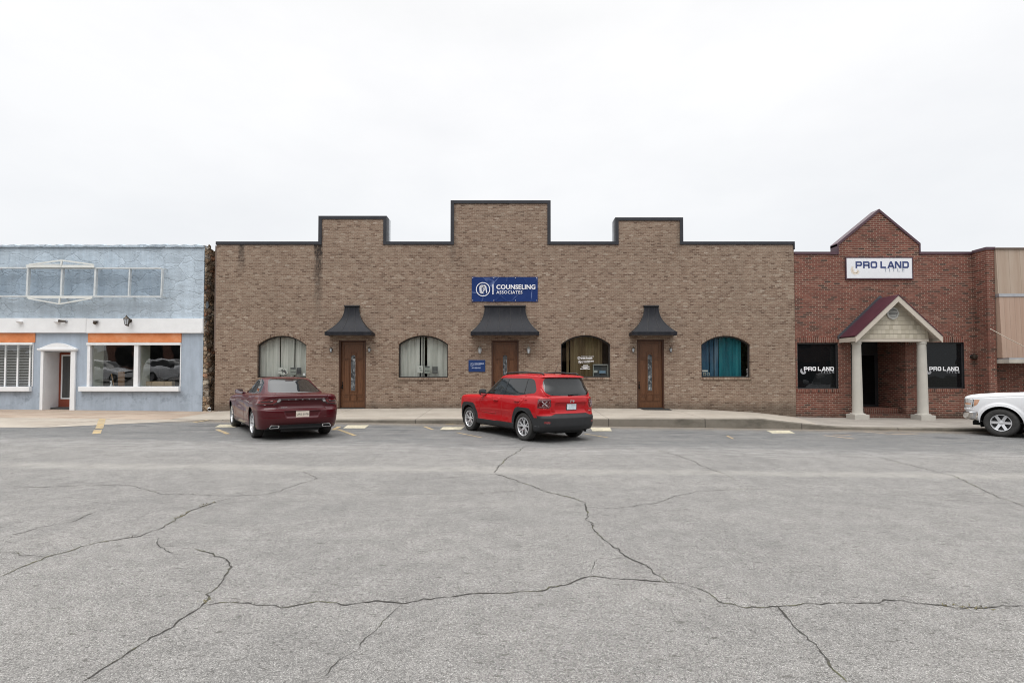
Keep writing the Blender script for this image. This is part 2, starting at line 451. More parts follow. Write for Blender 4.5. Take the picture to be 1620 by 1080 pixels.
M_WALK = concrete('pale_concrete', (.365, .328, .28), (.25, .21, .17), .4, .4, 3.1)
M_KERB = concrete('kerb_concrete', (.20, .18, .15), (.075, .068, .055), .8, .8, 3.1)
M_WALKL = concrete('brown_stained_concrete', (.36, .29, .23), (.24, .165, .115), .7, .7, 1.9)
M_WALKR = concrete('grey_concrete', (.29, .265, .235), (.19, .17, .15), .6, .7, 2.2)
M_GUT = concrete('tan_concrete', (.36, .32, .27), (.24, .20, .16), .6, .8, 4.3)
M_FAR = concrete('far_ground', (.18, .17, .15), (.10, .11, .06), .6)

# ------------------------------------------------------------------ road, kerb, walks
def sheet(x0, x1, nx, y0, y1, ny, fz, dz=0.0, xs=None):
    mb = MB(); vs = []; fs = []
    X = np.linspace(x0, x1, nx + 1); Y = np.linspace(y0, y1, ny + 1)
    for j in Y:
        for i in X: vs.append((i, j, fz(i, j) + dz))
    for j in range(ny):
        for i in range(nx):
            a = j * (nx + 1) + i; fs.append((a, a + 1, a + nx + 2, a + nx + 1))
    return mb.add(vs, fs)
structure('road', sheet(-45, 45, 90, -12, 17.2, 118, road_z), M_ASPH, smooth=True)
structure('ground', MB().quad((-900, -900, -1.2), (900, -900, -1.2), (900, 900, -1.2), (-900, 900, -1.2)), M_FAR)

def walk(name, mat, xa0, xa1, xb0, xb1, nx=60, ny=14, y1=WY + .45):
    """walk between kerb line and wall: x range at the kerb (xa) and at the wall (xb)"""
    mb = MB(); vs = []; fs = []
    for j in range(ny + 1):
        t = j / ny; y = KY + .16 + (y1 - KY - .16) * t
        for i in range(nx + 1):
            s_ = i / nx; x = (xa0 + (xa1 - xa0) * s_) * (1 - t) + (xb0 + (xb1 - xb0) * s_) * t
            vs.append((x, y, walk_z(x, y)))
    for j in range(ny):
        for i in range(nx):
            a = j * (nx + 1) + i; fs.append((a, a + 1, a + nx + 2, a + nx + 1))
    return structure(name, mb.add(vs, fs), mat, smooth=True)
def kerb(name, mat, x0, x1, n):
    mb = MB(); vs = []; fs = []
    for i in range(n + 1):
        x = x0 + (x1 - x0) * i / n; z = walk_z(x, KY + .1); r = road_z(x, KY) - .15
        j = .006 * math.sin(x * 3.1) + .005 * math.sin(x * 7.7)
        vs += [(x, KY - .015 + j, r), (x, KY + j, z - .03), (x, KY + .025 + j, z - .002), (x, KY + .16, z + .0005)]
    for i in range(n):
        for k in range(3): fs.append((i * 4 + k, i * 4 + 4 + k, i * 4 + 5 + k, i * 4 + 1 + k))
    return structure(name, mb.add(vs, fs), mat, smooth=30)
walk('sidewalk', M_WALK, -11.0, 9.95, -11.5, 11.15)
walk('sidewalk_left', M_WALKL, -45, -11.0, -45, -11.5)
walk('sidewalk_right', M_WALKR, 9.95, 45, 11.15, 45)
kerb('kerb', M_KERB, -11.0, 9.95, 120)
kerb('kerb_left', M_WALKL, -45, -11.0, 60)
kerb('kerb_right', M_KERB, 9.95, 45, 60)

# concrete gutter pan by the blue storefront (outline follows the photo's edge on the ground)
def ground_poly(pts, dz, n=40):
    """thin sheet over the road between two ground polylines given as (near, far) point pairs"""
    mb = MB(); vs = []; fs = []; ny = 10
    for (a, b_) in pts:
        for j in range(ny + 1):
            t = j / ny; x = a[0] * (1 - t) + b_[0] * t; y = a[1] * (1 - t) + b_[1] * t
            vs.append((x, y, road_z(x, y) + dz))
    for i in range(len(pts) - 1):
        for j in range(ny):
            a = i * (ny + 1) + j; fs.append((a, a + ny + 1, a + ny + 2, a + 1))
    return mb.add(vs, fs)
prs = []
for i in range(61):
    x = -40 + (-9.9 + 40) * i / 60
    near = 14.15 if x < -12.6 else 14.15 + (KY - .05 - 14.15) * ((x + 12.6) / 2.7) ** .8
    near = min(near + .03 * math.sin(x * 2.3), KY - .03)
    prs.append(((x, near), (x, KY - .01)))
structure('gutter_pan', ground_poly(prs, .006), M_GUT, smooth=True)

# painted parking lines
def paint(name, col, wear=.45):
    m, nt, b = newmat(name); o, x, y, z = nt.obj()
    wz = nt.noise(o, 14, 5, .75)
    c = nt.mix(nt.mapr(wz, .5 - .12, .5 + .12, wear * 1.3, 0), col, (.22, .21, .19))
    c = nt.mix(1, c, nt.ramp(nt.noise(o, 3, 4), [(.3, .8), (.7, 1.1)]), 'MULTIPLY')
    nt.set(b.inputs['Base Color'], c); b.inputs['Roughness'].default_value = .75
    return m
M_YEL = paint('worn_yellow_paint', (.48, .33, .12), .72)
M_PAD = paint('pale_yellow_paint', (.62, .56, .40), .6)
M_ORG = paint('faded_orange_paint', (.36, .25, .16), .8)
def strip(mb, pts, wid, dz):
    for (a, b_) in zip(pts[:-1], pts[1:]):
        d = Vector((b_.x - a.x, b_.y - a.y, 0)); L = d.length; d.normalize(); nrm = Vector((-d.y, d.x, 0)) * wid / 2
        n = max(1, int(L / .2)); rows = []
        for i in range(n + 1):
            p = Vector((a.x, a.y, 0)) + d * (L * i / n)
            rows.append([(q.x, q.y, road_z(q.x, q.y) + dz) for q in (p + nrm, p - nrm)])
        for r0, r1 in zip(rows[:-1], rows[1:]): mb.quad(r0[1], r1[1], r1[0], r0[0])
mb = MB()
for a, b_, wd, dz in (((162, 662.5), (157, 678), .17, .011), ((155, 679.5), (152.5, 686), .17, .005),
                      ((343, 679), (361, 686.5), .11, .005), ((306, 668.5), (330, 664.6), .10, .011),
                      ((535, 679), (562, 689), .10, .005), ((671, 674.5), (685, 679.5), .09, .005), ((722, 684), (762, 692), .06, .005),
                      ((925, 686), (962, 692), .07, .005), ((1150, 689), (1160, 694), .06, .005),
                      ((537, 674.5), (527, 680), .12, .005), ((705, 671), (732, 670.2), .08, .005)):
    strip(mb, [ag(*a), ag(*b_)], wd, dz)
structure('parking_lines', mb, M_YEL)
mb = MB()
for (pxs, y0, y1, sh) in (((543, 577), 677.6, 672.6, 7), ((696, 729), 680, 675.5, 5), ((937, 968), 682, 676.3, -3), ((1222, 1258), 685.5, 681, -10), ((340, 372), 676, 671.5, 8)):
    p = [ag(pxs[0], y0), ag(pxs[1], y0), ag(pxs[1] + sh, y1), ag(pxs[0] + sh, y1)]
    n = 6
    for i in range(n):
        for j in range(n):
            def q(u, v):
                a = p[0].lerp(p[1], u); b_ = p[3].lerp(p[2], u); c = a.lerp(b_, v); return (c.x, c.y, road_z(c.x, c.y) + .009)
            mb.quad(q(i / n, j / n), q((i + 1) / n, j / n), q((i + 1) / n, (j + 1) / n), q(i / n, (j + 1) / n))
structure('painted_pads', mb, M_PAD)
mb = MB()
for pts in ([(1366, 682.5), (1408, 686.5), (1452, 686)], [(1385, 679.5), (1430, 681.5)], [(1303, 688.5), (1352, 694)], [(1318, 687.5), (1345, 688)], [(1315, 677.4), (1366, 677.0)]):
    strip(mb, [ag(*q) for q in pts], .16, .005)
structure('faded_markings', mb, M_ORG)

# cracks: ragged ribbons that follow the photo's crack lines on the ground
m, nt, b = newmat('crack_filling'); o, x, y, z = nt.obj()
gw = nt.mapr(nt.noise(o, 1.6, 5, .7), .52, .62, 0, .8)
c = nt.mix(gw, nt.ramp(nt.noise(o, 40, 3), [(.3, (.022, .02, .018)), (.7, (.06, .055, .048))]), nt.ramp(nt.noise(o, 60, 2), [(.3, (.05, .06, .02)), (.7, (.16, .15, .07))]))
nt.set(b.inputs['Base Color'], c); b.inputs['Roughness'].default_value = .95
M_CRK = m
crk = MB()
def crack(pts, w, amp=1.0, fade=False):
    P = [ag(*p) for p in pts]; dense = []
    for a, b_ in zip(P[:-1], P[1:]):
        n = max(2, int((b_ - a).length / .022))
        for i in range(n): dense.append(a.lerp(b_, i / n))
    dense.append(P[-1]); N = len(dense)
    off = np.zeros(N)
    for k, am in ((57, .018), (23, .018), (9, .014), (4, .011), (2, .007)):
        kn = rng.normal(size=N // k + 3); off += am * np.interp(np.arange(N) / k, np.arange(len(kn)), kn)
    kn = rng.uniform(.3, 1.6, size=N // 2 + 3); wd = w * np.interp(np.arange(N) / 2, np.arange(len(kn)), kn)
    rows = []
    for i, p in enumerate(dense):
        d = (dense[min(i + 2, N - 1)] - dense[max(i - 2, 0)]); d.z = 0; d.normalize(); nr = Vector((-d.y, d.x, 0))
        e = min(1, min(i, N - 1 - i) / 6)
        q = p + nr * off[i] * amp * min(1, min(i, N - 1 - i) / 12)
        ww = wd[i] * (.25 + .75 * e) * float(np.interp(p.y, (3.5, 9), (.42, .72)))
        if fade: ww *= max(.15, 1 - i / N)
        rows.append([(r.x, r.y, road_z(r.x, r.y) + .004) for r in (q + nr * ww / 2, q - nr * ww / 2)])
    for r0, r1 in zip(rows[:-1], rows[1:]): crk.quad(r0[1], r1[1], r1[0], r0[0])
CR = [  # (polyline in photo pixels, width in m)
 ([(0, 912), (35, 895), (75, 881), (150, 859), (220, 848), (250, 836), (300, 808), (340, 794), (365, 787)], .022),
 ([(0, 851), (60, 836), (125, 824), (152, 809)], .018), ([(0, 873), (26, 875), (34, 880), (75, 881)], .014),
 ([(20, 772), (100, 768), (190, 766), (232, 773), (252, 781), (300, 784), (370, 786), (420, 782), (448, 776), (500, 757), (480, 746)], .014),
 ([(448, 781), (540, 783), (620, 783), (740, 781), (840, 775)], .010),
 ([(308, 868), (326, 877), (350, 883), (358, 898), (352, 922), (320, 956), (280, 986), (240, 1008), (190, 1040), (130, 1079)], .026),
 ([(251, 850), (252, 864), (275, 876)], .014),
 ([(318, 959), (350, 952), (400, 951), (450, 955), (520, 949), (600, 948), (636, 953), (670, 946), (740, 940), (800, 938), (860, 932), (905, 919), (938, 909), (985, 914), (1050, 921), (1080, 923)], .023),
 ([(636, 954), (615, 975), (596, 996), (560, 1015), (530, 1050), (505, 1079)], .012),
 ([(1078, 922), (1105, 933), (1135, 951), (1180, 960), (1228, 957), (1290, 955), (1390, 954), (1400, 948), (1430, 950), (1480, 958), (1560, 962), (1620, 957)], .022),
 ([(1228, 957), (1256, 981), (1280, 1012), (1310, 1048), (1340, 1079)], .028),
 ([(1060, 925), (1090, 938), (1130, 947)], .010), ([(1218, 962), (1230, 972), (1238, 974)], .010),
 ([(783, 748), (800, 726), (822, 712), (832, 706)], .022), ([(783, 749), (820, 763), (860, 777), (905, 788), (926, 796), (934, 820), (950, 845), (965, 856), (1000, 880), (1030, 897), (1058, 922)], .024),
 ([(926, 802), (960, 803), (1000, 799), (1040, 796), (1066, 786), (1110, 778), (1160, 776), (1215, 774)], .012), ([(905, 801), (926, 803)], .010),
 ([(1040, 712), (1080, 723), (1120, 739), (1146, 749)], .016), ([(1146, 750), (1165, 760)], .009),
 ([(1360, 716), (1410, 727), (1460, 740), (1510, 752), (1545, 772), (1580, 787), (1620, 801)], .016),
 ([(1470, 790), (1540, 794), (1600, 797)], .010), ([(1340, 780), (1420, 784), (1500, 783), (1560, 780)], .008),
 ([(935, 906), (934, 893), (945, 883)], .010), ([(215, 822), (245, 808)], .009), ([(0, 735), (60, 738)], .006),
 ([(640, 760), (780, 750)], .007), ([(590, 730), (600, 718)], .010), ([(1200, 757), (1330, 768), (1450, 772)], .006)]
for pts, wd in CR: crack(pts, wd)
# frayed side cracks that leave the main lines
for pts, wd in CR:
    if wd < .013: continue
    for a, b_ in zip(pts[:-1], pts[1:]):
        for _ in range(3):
            if rng.random() < .45: continue
            t = rng.random(); px, py = a[0] + (b_[0] - a[0]) * t, a[1] + (b_[1] - a[1]) * t
            k = (py - 640) / 300; ang = rng.uniform(0, 6.28); L = rng.uniform(10, 34) * k
            q = (px + L * math.cos(ang) * 1.5, py + L * math.sin(ang) * .5); m_ = ((px + q[0]) / 2 + rng.normal() * 3 * k, (py + q[1]) / 2 + rng.normal() * 2 * k)
            if q[1] < 700 or q[1] > 1100: continue
            crack([(px, py), m_, q], rng.uniform(.004, .008), .5, True)
structure('pavement_cracks', crk, M_CRK)
# weeds and moss rooted in the wider cracks
wm = MB()
for pts, wd in CR:
    if wd < .02: continue
    for a, b_ in zip(pts[:-1], pts[1:]):
        n = int(((ag(*a) - ag(*b_)).length) / .05); act = 0
        for i in range(n):
            if act <= 0 and rng.random() < .035: act = int(rng.integers(3, 14))
            if act > 0:
                act -= 1
                for _ in range(5):
                    t = (i + rng.random()) / n; p = ag(a[0] + (b_[0] - a[0]) * t, a[1] + (b_[1] - a[1]) * t)
                    x, y = p.x + rng.normal() * .02, p.y + rng.normal() * .02; z = road_z(x, y) + .003
                    an = rng.uniform(0, 6.28); h = rng.uniform(.004, .014); w_ = rng.uniform(.004, .009); dx, dy = math.cos(an) * w_, math.sin(an) * w_; ox, oy = rng.normal() * .012, rng.normal() * .012
                    wm.quad((x - dx, y - dy, z), (x + dx, y + dy, z), (x + ox + dx * .3, y + oy + dy * .3, z + h), (x + ox - dx * .3, y + oy - dy * .3, z + h))
M_WEED = pm('dry_weeds', (.13, .115, .06), .9, var=.4, vscale=40)
ob = mesh_obj('weeds', wm, M_WEED); ob['kind'] = 'stuff'
# ------------------------------------------------------------------ building materials
BR_RAMP = [(0, (.11, .068, .049)), (.06, (.16, .103, .075)), (.22, (.208, .141, .103)), (.55, (.236, .166, .123)), (.85, (.262, .192, .145)), (.97, (.295, .228, .175)), (1, (.35, .285, .23))]
def X(px, Y=WY, py=560): return at(px, py, Y).x
def Z(py, Y=WY): return at(810, py, Y).z
BX0, BX1 = X(341, py=520), X(1257.5, py=520)
M_BRK = brick('brown_brick', .168, .062, BR_RAMP, (.34, .275, .215), mw=.013, irr=.006, big=.10, rowvar=.05, bandk=.05, mblend=.9, speck=.32,
              stains=[(X(502) - BX0, .22, Z(388) - .27, 3.0, 1.25), (X(380) - BX0, .20, Z(388) - .27, 1.3, 1.0), (X(716) - BX0, .2, Z(392) - .27, .9, .45), (X(1075) - BX0, .12, Z(385) - .27, .7, .35)])
M_BRKS = brick('brown_brick_on_edge', .204, .0685, BR_RAMP, (.33, .27, .215), mw=.010, irr=.005, big=.15, soldier=True)
RB_RAMP = [(0, (.055, .034, .028)), (.09, (.085, .040, .031)), (.22, (.128, .046, .034)), (.7, (.165, .056, .041)), (.92, (.195, .070, .050)), (1, (.21, .105, .078))]
M_RED = brick('red_brick', .245, .0765, RB_RAMP, (.315, .232, .18), mw=.016, irr=.004, big=.14, bandk=.06)
M_REDS = brick('red_brick_soldier', .245, .0765, RB_RAMP, (.315, .232, .18), mw=.014, irr=.003, soldier=True)
M_TRIM = pm('dark_grey_metal', (.032, .033, .039), .5, .1, var=.2, spec=.3)
M_FLASH = pm('galvanised_flashing', (.42, .43, .45), .4, .6)
M_DKFR = pm('dark_bronze_frame', (.028, .024, .022), .5)
M_ROOF = pm('roof_membrane', (.16, .16, .155), .9)
M_ROOM = pm('room_plaster', (.42, .41, .37), .9)
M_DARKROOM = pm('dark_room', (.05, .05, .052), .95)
M_GL = glass('window_glass')
M_GLD = glass('tinted_window_glass', ior=1.27, base=.93, body=(.006, .007, .008))
M_WHITE = pm('white_paint', (.78, .79, .80), .55, var=.05, bmp=.002)
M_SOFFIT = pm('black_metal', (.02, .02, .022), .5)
M_LET = pm('white_vinyl', (.85, .86, .88), .5, var=.02)
M_GRYV = pm('grey_vinyl', (.42, .43, .46), .5, var=.05)

# ------------------------------------------------------------------ brown brick building
bz = .0
BB = Thing('brick_building', 'wide brown brick office building with stepped parapet and four arched windows', 'building', (BX0, WY, bz + .27))
YF = WY
zt = {k: Z(v) for k, v in dict(main=383.5, s1=343, s2=318.5, s3=345.5).items()}
xs = [X(p, py=380) for p in (505, 610.5, 714, 870, 974.5, 1079.5)]
outline = [(BX0, -.4), (BX1, -.4), (BX1, zt['main']), (xs[5], zt['main']), (xs[5], zt['s3']), (xs[4], zt['s3']), (xs[4], zt['main']),
           (xs[3], zt['main']), (xs[3], zt['s2']), (xs[2], zt['s2']), (xs[2], zt['main']), (xs[1], zt['main']), (xs[1], zt['s1']), (xs[0], zt['s1']), (xs[0], zt['main']), (BX0, zt['main'])]
wins = [(407, 484.5, 531, 546, 597.5), (630.5, 708.5, 530.5, 544.5, 597.5), (887.5, 965.5, 530, 544.5, 597), (1109.5, 1187, 531, 545, 597)]
arcs = [arc_window(X(a, py=560), X(b_, py=560), Z(sill), Z(sp), Z(top)) for (a, b_, top, sp, sill) in wins]
doors = [(535.8, 578.8, 538), (777.5, 820.5, 538), (1007.8, 1051, 537)]
drs = []
for (a, b_, top) in doors:
    x0, x1 = X(a, py=600), X(b_, py=600); drs.append((x0, x1, walk_z((x0 + x1) / 2, WY), Z(top)))
holes = arcs + [rect(x0, x1, z0 - .02, z1) for (x0, x1, z0, z1) in drs]
wall = MB().shape([outline] + holes, YF, YF + .28)
wall.box(BX0, BX0 + .28, YF + .281, YF + 18, -.4, zt['main'] - .02).box(BX1 - .28, BX1, YF + .281, YF + 18, -.4, zt['main'] - .02).box(BX0, BX1, YF + 18.001, YF + 18.28, -.4, zt['main'] - .3)
BB.part('wall', wall, M_BRK)
# arch rows of brick on edge round each window, brick sills
cop = MB(); cw, ch, ov = .36, .125, .03
def cap(mb, x0, x1, z):
    mb.box(x0, x1, YF - ov, YF + .33, z - ch + .03, z + .03)
segs = [(BX0 - ov, xs[0] - ov - .002, zt['main']), (xs[1] + ov + .002, xs[2] - ov - .002, zt['main']), (xs[3] + ov + .002, xs[4] - ov - .002, zt['main']), (xs[5] + ov + .002, BX1 + ov, zt['main']),
        (xs[0] - ov, xs[1] + ov, zt['s1']), (xs[2] - ov, xs[3] + ov, zt['s2']), (xs[4] - ov, xs[5] + ov, zt['s3'])]
for a, b_, z in segs: cap(cop, a, b_, z)
for i, k in enumerate(('s1', 's1', 's2', 's2', 's3', 's3')):
    sgn = -1 if i % 2 == 0 else 1
    cop.box(xs[i] + sgn * ov, xs[i] - sgn * .10, YF - ov, YF + .33, zt['main'] - ch + .03, zt[k] - ch + .028)
cop.box(BX1 - .02, BX1 + ov, YF - ov - .003, YF + .1, zt['main'] - .28, zt['main'] + .02)
BB.part('coping', cop, M_TRIM)
fl = MB()
for i, k in enumerate(('s1', 's1', 's2', 's2', 's3', 's3')):
    sgn = -1 if i % 2 == 0 else 1
    fl.box(xs[i] + sgn * (ov + .004), xs[i] + sgn * .001, YF + .332, YF + .62, zt['main'] - .2, zt[k] + .02)
BB.part('parapet_flashing', fl, M_FLASH, split=True)
BB.part('roof', MB().box(BX0 + .281, BX1 - .281, YF + .64, YF + 17.99, zt['main'] - .9, zt['main'] - .7), M_ROOF)
room = MB()
room.box(BX0 + .3, BX1 - .3, YF + 5, YF + 5.05, .2, 3.3).box(BX0 + .3, BX1 - .3, YF + .3, YF + 5, 3.3, 3.35).box(BX0 + .3, BX1 - .3, YF + .3, YF + 5, .15, .2)
for q in (X(590), X(760), X(850), X(1030), X(1090)): room.box(q - .05, q + .05, YF + .3, YF + 4.99, .2, 3.3)
BB.part('interior_walls', room, M_ROOM)
GY = YF + .13
win_objs = []
for i, (a, (pa, pb, top, sp, sill)) in enumerate(zip(arcs, wins)):
    x0, x1 = X(pa, py=560), X(pb, py=560); z0, zs, zc = Z(sill), Z(sp), Z(top)
    inner = arc_window(x0 + .045, x1 - .045, z0 + .05, zs - .02, zc - .05)
    wo = BB.part('window', MB().shape([arc_window(x0 - .02, x1 + .02, z0 - .02, zs + .01, zc + .02), inner], GY - .025, GY + .035), M_DKFR)
    BB.part('pane', MB().flat(inner, GY), M_GL, parent=wo)
    sl = MB().box(x0 - .03, x1 + .03, YF - .035, YF + .10, z0 - .085, z0 + .005)
    BB.part('sill', sl, M_BRKS, parent=wo, bevel=.006)
    n = 22; ar = MB(); hw = (x1 - x0) / 2; xc = (x0 + x1) / 2; h = zc - zs; r = (hw * hw + h * h) / (2 * h); an = math.asin(hw / r)
    for j in range(n):
        t0 = an - 2 * an * (j + .06) / n; t1 = an - 2 * an * (j + .94) / n
        pts = [(xc + rr * math.sin(t), zc - r + rr * math.cos(t)) for rr, t in ((r + .004, t0), (r + .11, t0), (r + .11, t1), (r + .004, t1))]
        ar.add([(p[0], YF - .006, p[1]) for p in pts] + [(p[0], YF + .05, p[1]) for p in pts], [(3, 2, 1, 0), (0, 1, 5, 4), (1, 2, 6, 5), (2, 3, 7, 6), (3, 0, 4, 7)])
    BB.part('arch', ar, M_BRKS, parent=wo)

# doors: leaf with moulded panels and a tall narrow leaded light
M_WOOD, nt, b = newmat('stained_wood'); o, x, y, z = nt.obj()
gr = nt.noise(nt.scale(o, (30, 30, 1.6)), 2.2, 5, .6)
nt.set(b.inputs['Base Color'], nt.ramp(gr, [(.3, (.078, .031, .012)), (.55, (.125, .051, .020)), (.75, (.16, .068, .028))]))
b.inputs['Roughness'].default_value = .42; bump(nt, b, gr, .002, .4)
M_WOODD, nt, b = newmat('dark_wood_frame'); o, x, y, z = nt.obj()
gr = nt.noise(nt.scale(o, (30, 30, 1.6)), 2.2, 5, .6)
nt.set(b.inputs['Base Color'], nt.ramp(gr, [(.3, (.045, .017, .009)), (.75, (.085, .034, .016))])); b.inputs['Roughness'].default_value = .5
M_LITE, nt, b = newmat('leaded_glass'); o, x, y, z = nt.obj()
vo = nt.n('ShaderNodeTexVoronoi', {'Vector': nt.scale(o, (1, 1, .55)), 'Scale': 15.0}, feature='DISTANCE_TO_EDGE')
vc = nt.n('ShaderNodeTexVoronoi', {'Vector': nt.scale(o, (1, 1, .55)), 'Scale': 15.0}, feature='F1')
sc_ = nt.n('ShaderNodeSeparateColor', {0: vc.outputs['Color']})
c = nt.ramp(sc_.outputs[0], [(0, (.05, .055, .06)), (.4, (.11, .12, .13)), (.8, (.20, .215, .225)), (1, (.36, .38, .39))])
c = nt.mix(nt.mapr(vo.outputs[0], .02, .07, 1, 0), c, (.05, .05, .05))
nt.set(b.inputs['Base Color'], c); b.inputs['Roughness'].default_value = .12
M_HARD = pm('dark_bronze_hardware', (.02, .016, .013), .35, .8)
M_RUB = pm('black_rubber', (.012, .012, .013), .85, bmp=.002)
for i, (x0, x1, z0, z1) in enumerate(drs):
    yd = YF + .13; fw = .055
    fr = MB().box(x0, x0 + fw, YF + .03, YF + .26, z0, z1).box(x1 - fw, x1, YF + .03, YF + .26, z0, z1).box(x0 + fw + .001, x1 - fw - .001, YF + .03, YF + .26, z1 - fw, z1)
    do = BB.part('door', MB().box(x0 + fw + .004, x1 - fw - .004, yd, yd + .045, z0 + .04, z1 - fw - .004), M_WOOD, bevel=.003)
    BB.part('door_frame', fr, M_WOODD, parent=do, bevel=.004)
    BB.part('threshold', MB().box(x0 + fw, x1 - fw, YF + .02, YF + .2, z0 - .02, z0 + .036), pm('dark_threshold', (.03, .03, .03), .5), parent=do)
    dx0, dx1 = x0 + fw, x1 - fw; W = dx1 - dx0; H = z1 - z0 - fw; xc = (dx0 + dx1) / 2
    lz0, lz1 = z0 + H * .265, z0 + H * .80
    lw = .085
    lite = arc_window(xc - lw, xc + lw, lz0, lz1 - .05, lz1, 12)
    BB.part('door_light', MB().shape([lite], yd - .008, yd - .001), M_LITE, parent=do)
    mo = MB()
    def ring(poly, wd=.022): mo.stroke(poly + [poly[0]], wd, yd - .022, yd - .0015)
    ring(arc_window(xc - lw - .015, xc + lw + .015, lz0 - .015, lz1 - .04, lz1 + .015, 10), .026)
    s_ = .105; gap = .045
    pxl0, pxl1 = dx0 + s_, xc - lw - .075; pxr0, pxr1 = xc + lw + .075, dx1 - s_
    pz0, pz1 = z0 + H * .215, z0 + H * .73
    for a, b_ in ((pxl0, pxl1), (pxr0, pxr1)):
        ring(rect(a, b_, pz0, pz1)); ring(rect(a, b_, z0 + H * .115, z0 + H * .185))
    ring(rect(pxl1 + gap, pxr0 - gap, z0 + H * .115, z0 + H * .215))
    tp = [(pxl0, pz1 + .06), (pxl0, z1 - fw - .10), (pxr1, z1 - fw - .10), (pxr1, pz1 + .06), (pxr0 - .03, pz1 + .06), (xc + .09, lz1 + .10), (xc - .09, lz1 + .10), (pxl1 + .03, pz1 + .06)]
    ring(tp)
    BB.part('door_moulding', mo, M_WOOD, parent=do)
    kx = dx0 + .055; kz = z0 + H * .345
    hd = MB().box(kx - .025, kx + .025, yd - .012, yd - .001, kz - .13, kz + .05).lathe([(.012, 0), (.012, -.03), (.03, -.04), (.034, -.06), (.018, -.075)], (kx, yd - .012, kz - .08), 'y', 14)
    hd.lathe([(.026, 0), (.026, -.022), (.01, -.03)], (kx, yd - .001, kz + .115), 'y', 14)
    BB.part('door_handle', hd, M_HARD, parent=do, smooth=35)
# mat before the right hand door
x0, x1, z0, z1 = drs[2]
mt = MB(); nn = 10
for i in range(nn):
    for j in range(4):
        u0, u1 = x0 + .1 + (x1 - x0 + .02) * i / nn, x0 + .1 + (x1 - x0 + .02) * (i + 1) / nn; v0, v1 = YF - .62 + .55 * j / 4, YF - .62 + .55 * (j + 1) / 4
        mt.quad((u0, v0, walk_z(u0, v0) + .015), (u1, v0, walk_z(u1, v0) + .015), (u1, v1, walk_z(u1, v1) + .015), (u0, v1, walk_z(u0, v1) + .015))
single('door_mat', mt, M_RUB, 'black rubber mat on the walk before the brown door nearest the red brick building', 'door mat', ((x0 + x1) / 2, YF - .3, z0))

# awnings: flared standing seam hoods over the doors
M_AWN, nt, b = newmat('weathered_dark_sheet_metal'); o, x, y, z = nt.obj()
st = nt.noise(nt.scale(o, (5, 5, .8)), 1.6, 6, .65)
nt.set(b.inputs['Base Color'], nt.ramp(st, [(.3, (.012, .013, .017)), (.55, (.020, .021, .026)), (.75, (.040, .038, .038))]))
b.inputs['Specular IOR Level'].default_value = .18; nt.set(b.inputs['Roughness'], nt.mapr(st, .3, .7, .42, .62))
bump(nt, b, nt.noise(o, 4, 3), .01, .3)
def awning(px0, px1, pt0, pt1, ncut, label):
    Ye = YF - .52
    xl, xr = X(px0, Ye, 527), X(px1, Ye, 527); tl, tr = X(pt0, py=486), X(pt1, py=486)
    zlip0, zlip1, ztop = Z(530, Ye), Z(525.2, Ye), Z(485)
    xc = (tl + tr) / 2; a0, a1 = (xr - xl) / 2, (tr - tl) / 2; xe = (xl + xr) / 2
    xc = xe
    th = Thing('awning', label, 'awning', (xc, YF, zlip0), 'dark metal hoods over the brown building doors')
    N = 14
    def sec(t): k = (1 - t) ** 2.3; return a1 + (a0 - a1) * k, .07 + .45 * k, zlip1 + (ztop - zlip1) * t
    mb = MB(); vs = []; fs = []
    for i in range(N + 1):
        a, d, zz = sec(i / N); vs += [(xc - a, YF - .002, zz), (xc - a, YF - d, zz), (xc + a, YF - d, zz), (xc + a, YF - .002, zz)]
    for i in range(N):
        for k in range(3): fs.append((i * 4 + k, i * 4 + k + 1, i * 4 + 5 + k, i * 4 + 4 + k))
    fs.append((N * 4, N * 4 + 1, N * 4 + 2, N * 4 + 3))
    mb.add(vs, fs); hood = th.part('hood', mb, M_AWN, smooth=35)
    a, d = a0, .52
    lip = MB()
    lip.box(xc - a - .012, xc + a + .012, YF - d - .014, YF - d + .004, zlip0, zlip1 + .005).box(xc - a - .012, xc - a + .006, YF - d + .005, YF - .004, zlip0, zlip1 + .005).box(xc + a - .006, xc + a + .012, YF - d + .005, YF - .004, zlip0, zlip1 + .005)
    lip.box(xc - a - .012, xc + a + .012, YF - d - .022, YF - d - .0145, zlip1 - .012, zlip1 + .012)
    th.part('fascia', lip, M_AWN, bevel=.003)
    th.part('soffit', MB().quad((xc - a + .007, YF - .003, zlip0 + .05), (xc + a - .007, YF - .003, zlip0 + .05), (xc + a - .007, YF - d + .005, zlip0 + .05), (xc - a + .007, YF - d + .005, zlip0 + .05)), M_SOFFIT)
    sm = MB()
    for s_ in (-1, 1): sm.tube([(xc + s_ * sec(i / N)[0], YF - sec(i / N)[1], sec(i / N)[2]) for i in range(N + 1)], .012, 6)
    for k in range(1, ncut):
        q = -1 + 2 * k / ncut
        sm.tube([(xc + q * (sec(i / N)[0] * .55 + a0 * .45 if ncut > 3 else sec(i / N)[0] * .85 + a0 * .15) * (1 if ncut < 4 else 1), YF - sec(i / N)[1] - .003, sec(i / N)[2]) for i in range(N + 1)
                 if abs(q * (sec(i / N)[0] * .55 + a0 * .45)) < sec(i / N)[0] + .01 or ncut < 4], .009, 6)
    th.part('seam', sm, M_SOFFIT, smooth=True, parent=hood)
    th.part('top_flashing', MB().box(xc - a1 - .03, xc + a1 + .03, YF - .11, YF - .001, ztop - .005, ztop + .045), M_SOFFIT, bevel=.004)
awning(514, 587, 546, 568, 3, 'small flared dark metal hood over the brown door behind the maroon sedan')
awning(744.8, 852.5, 768.5, 832, 5, 'wide flared dark metal hood under the blue banner')
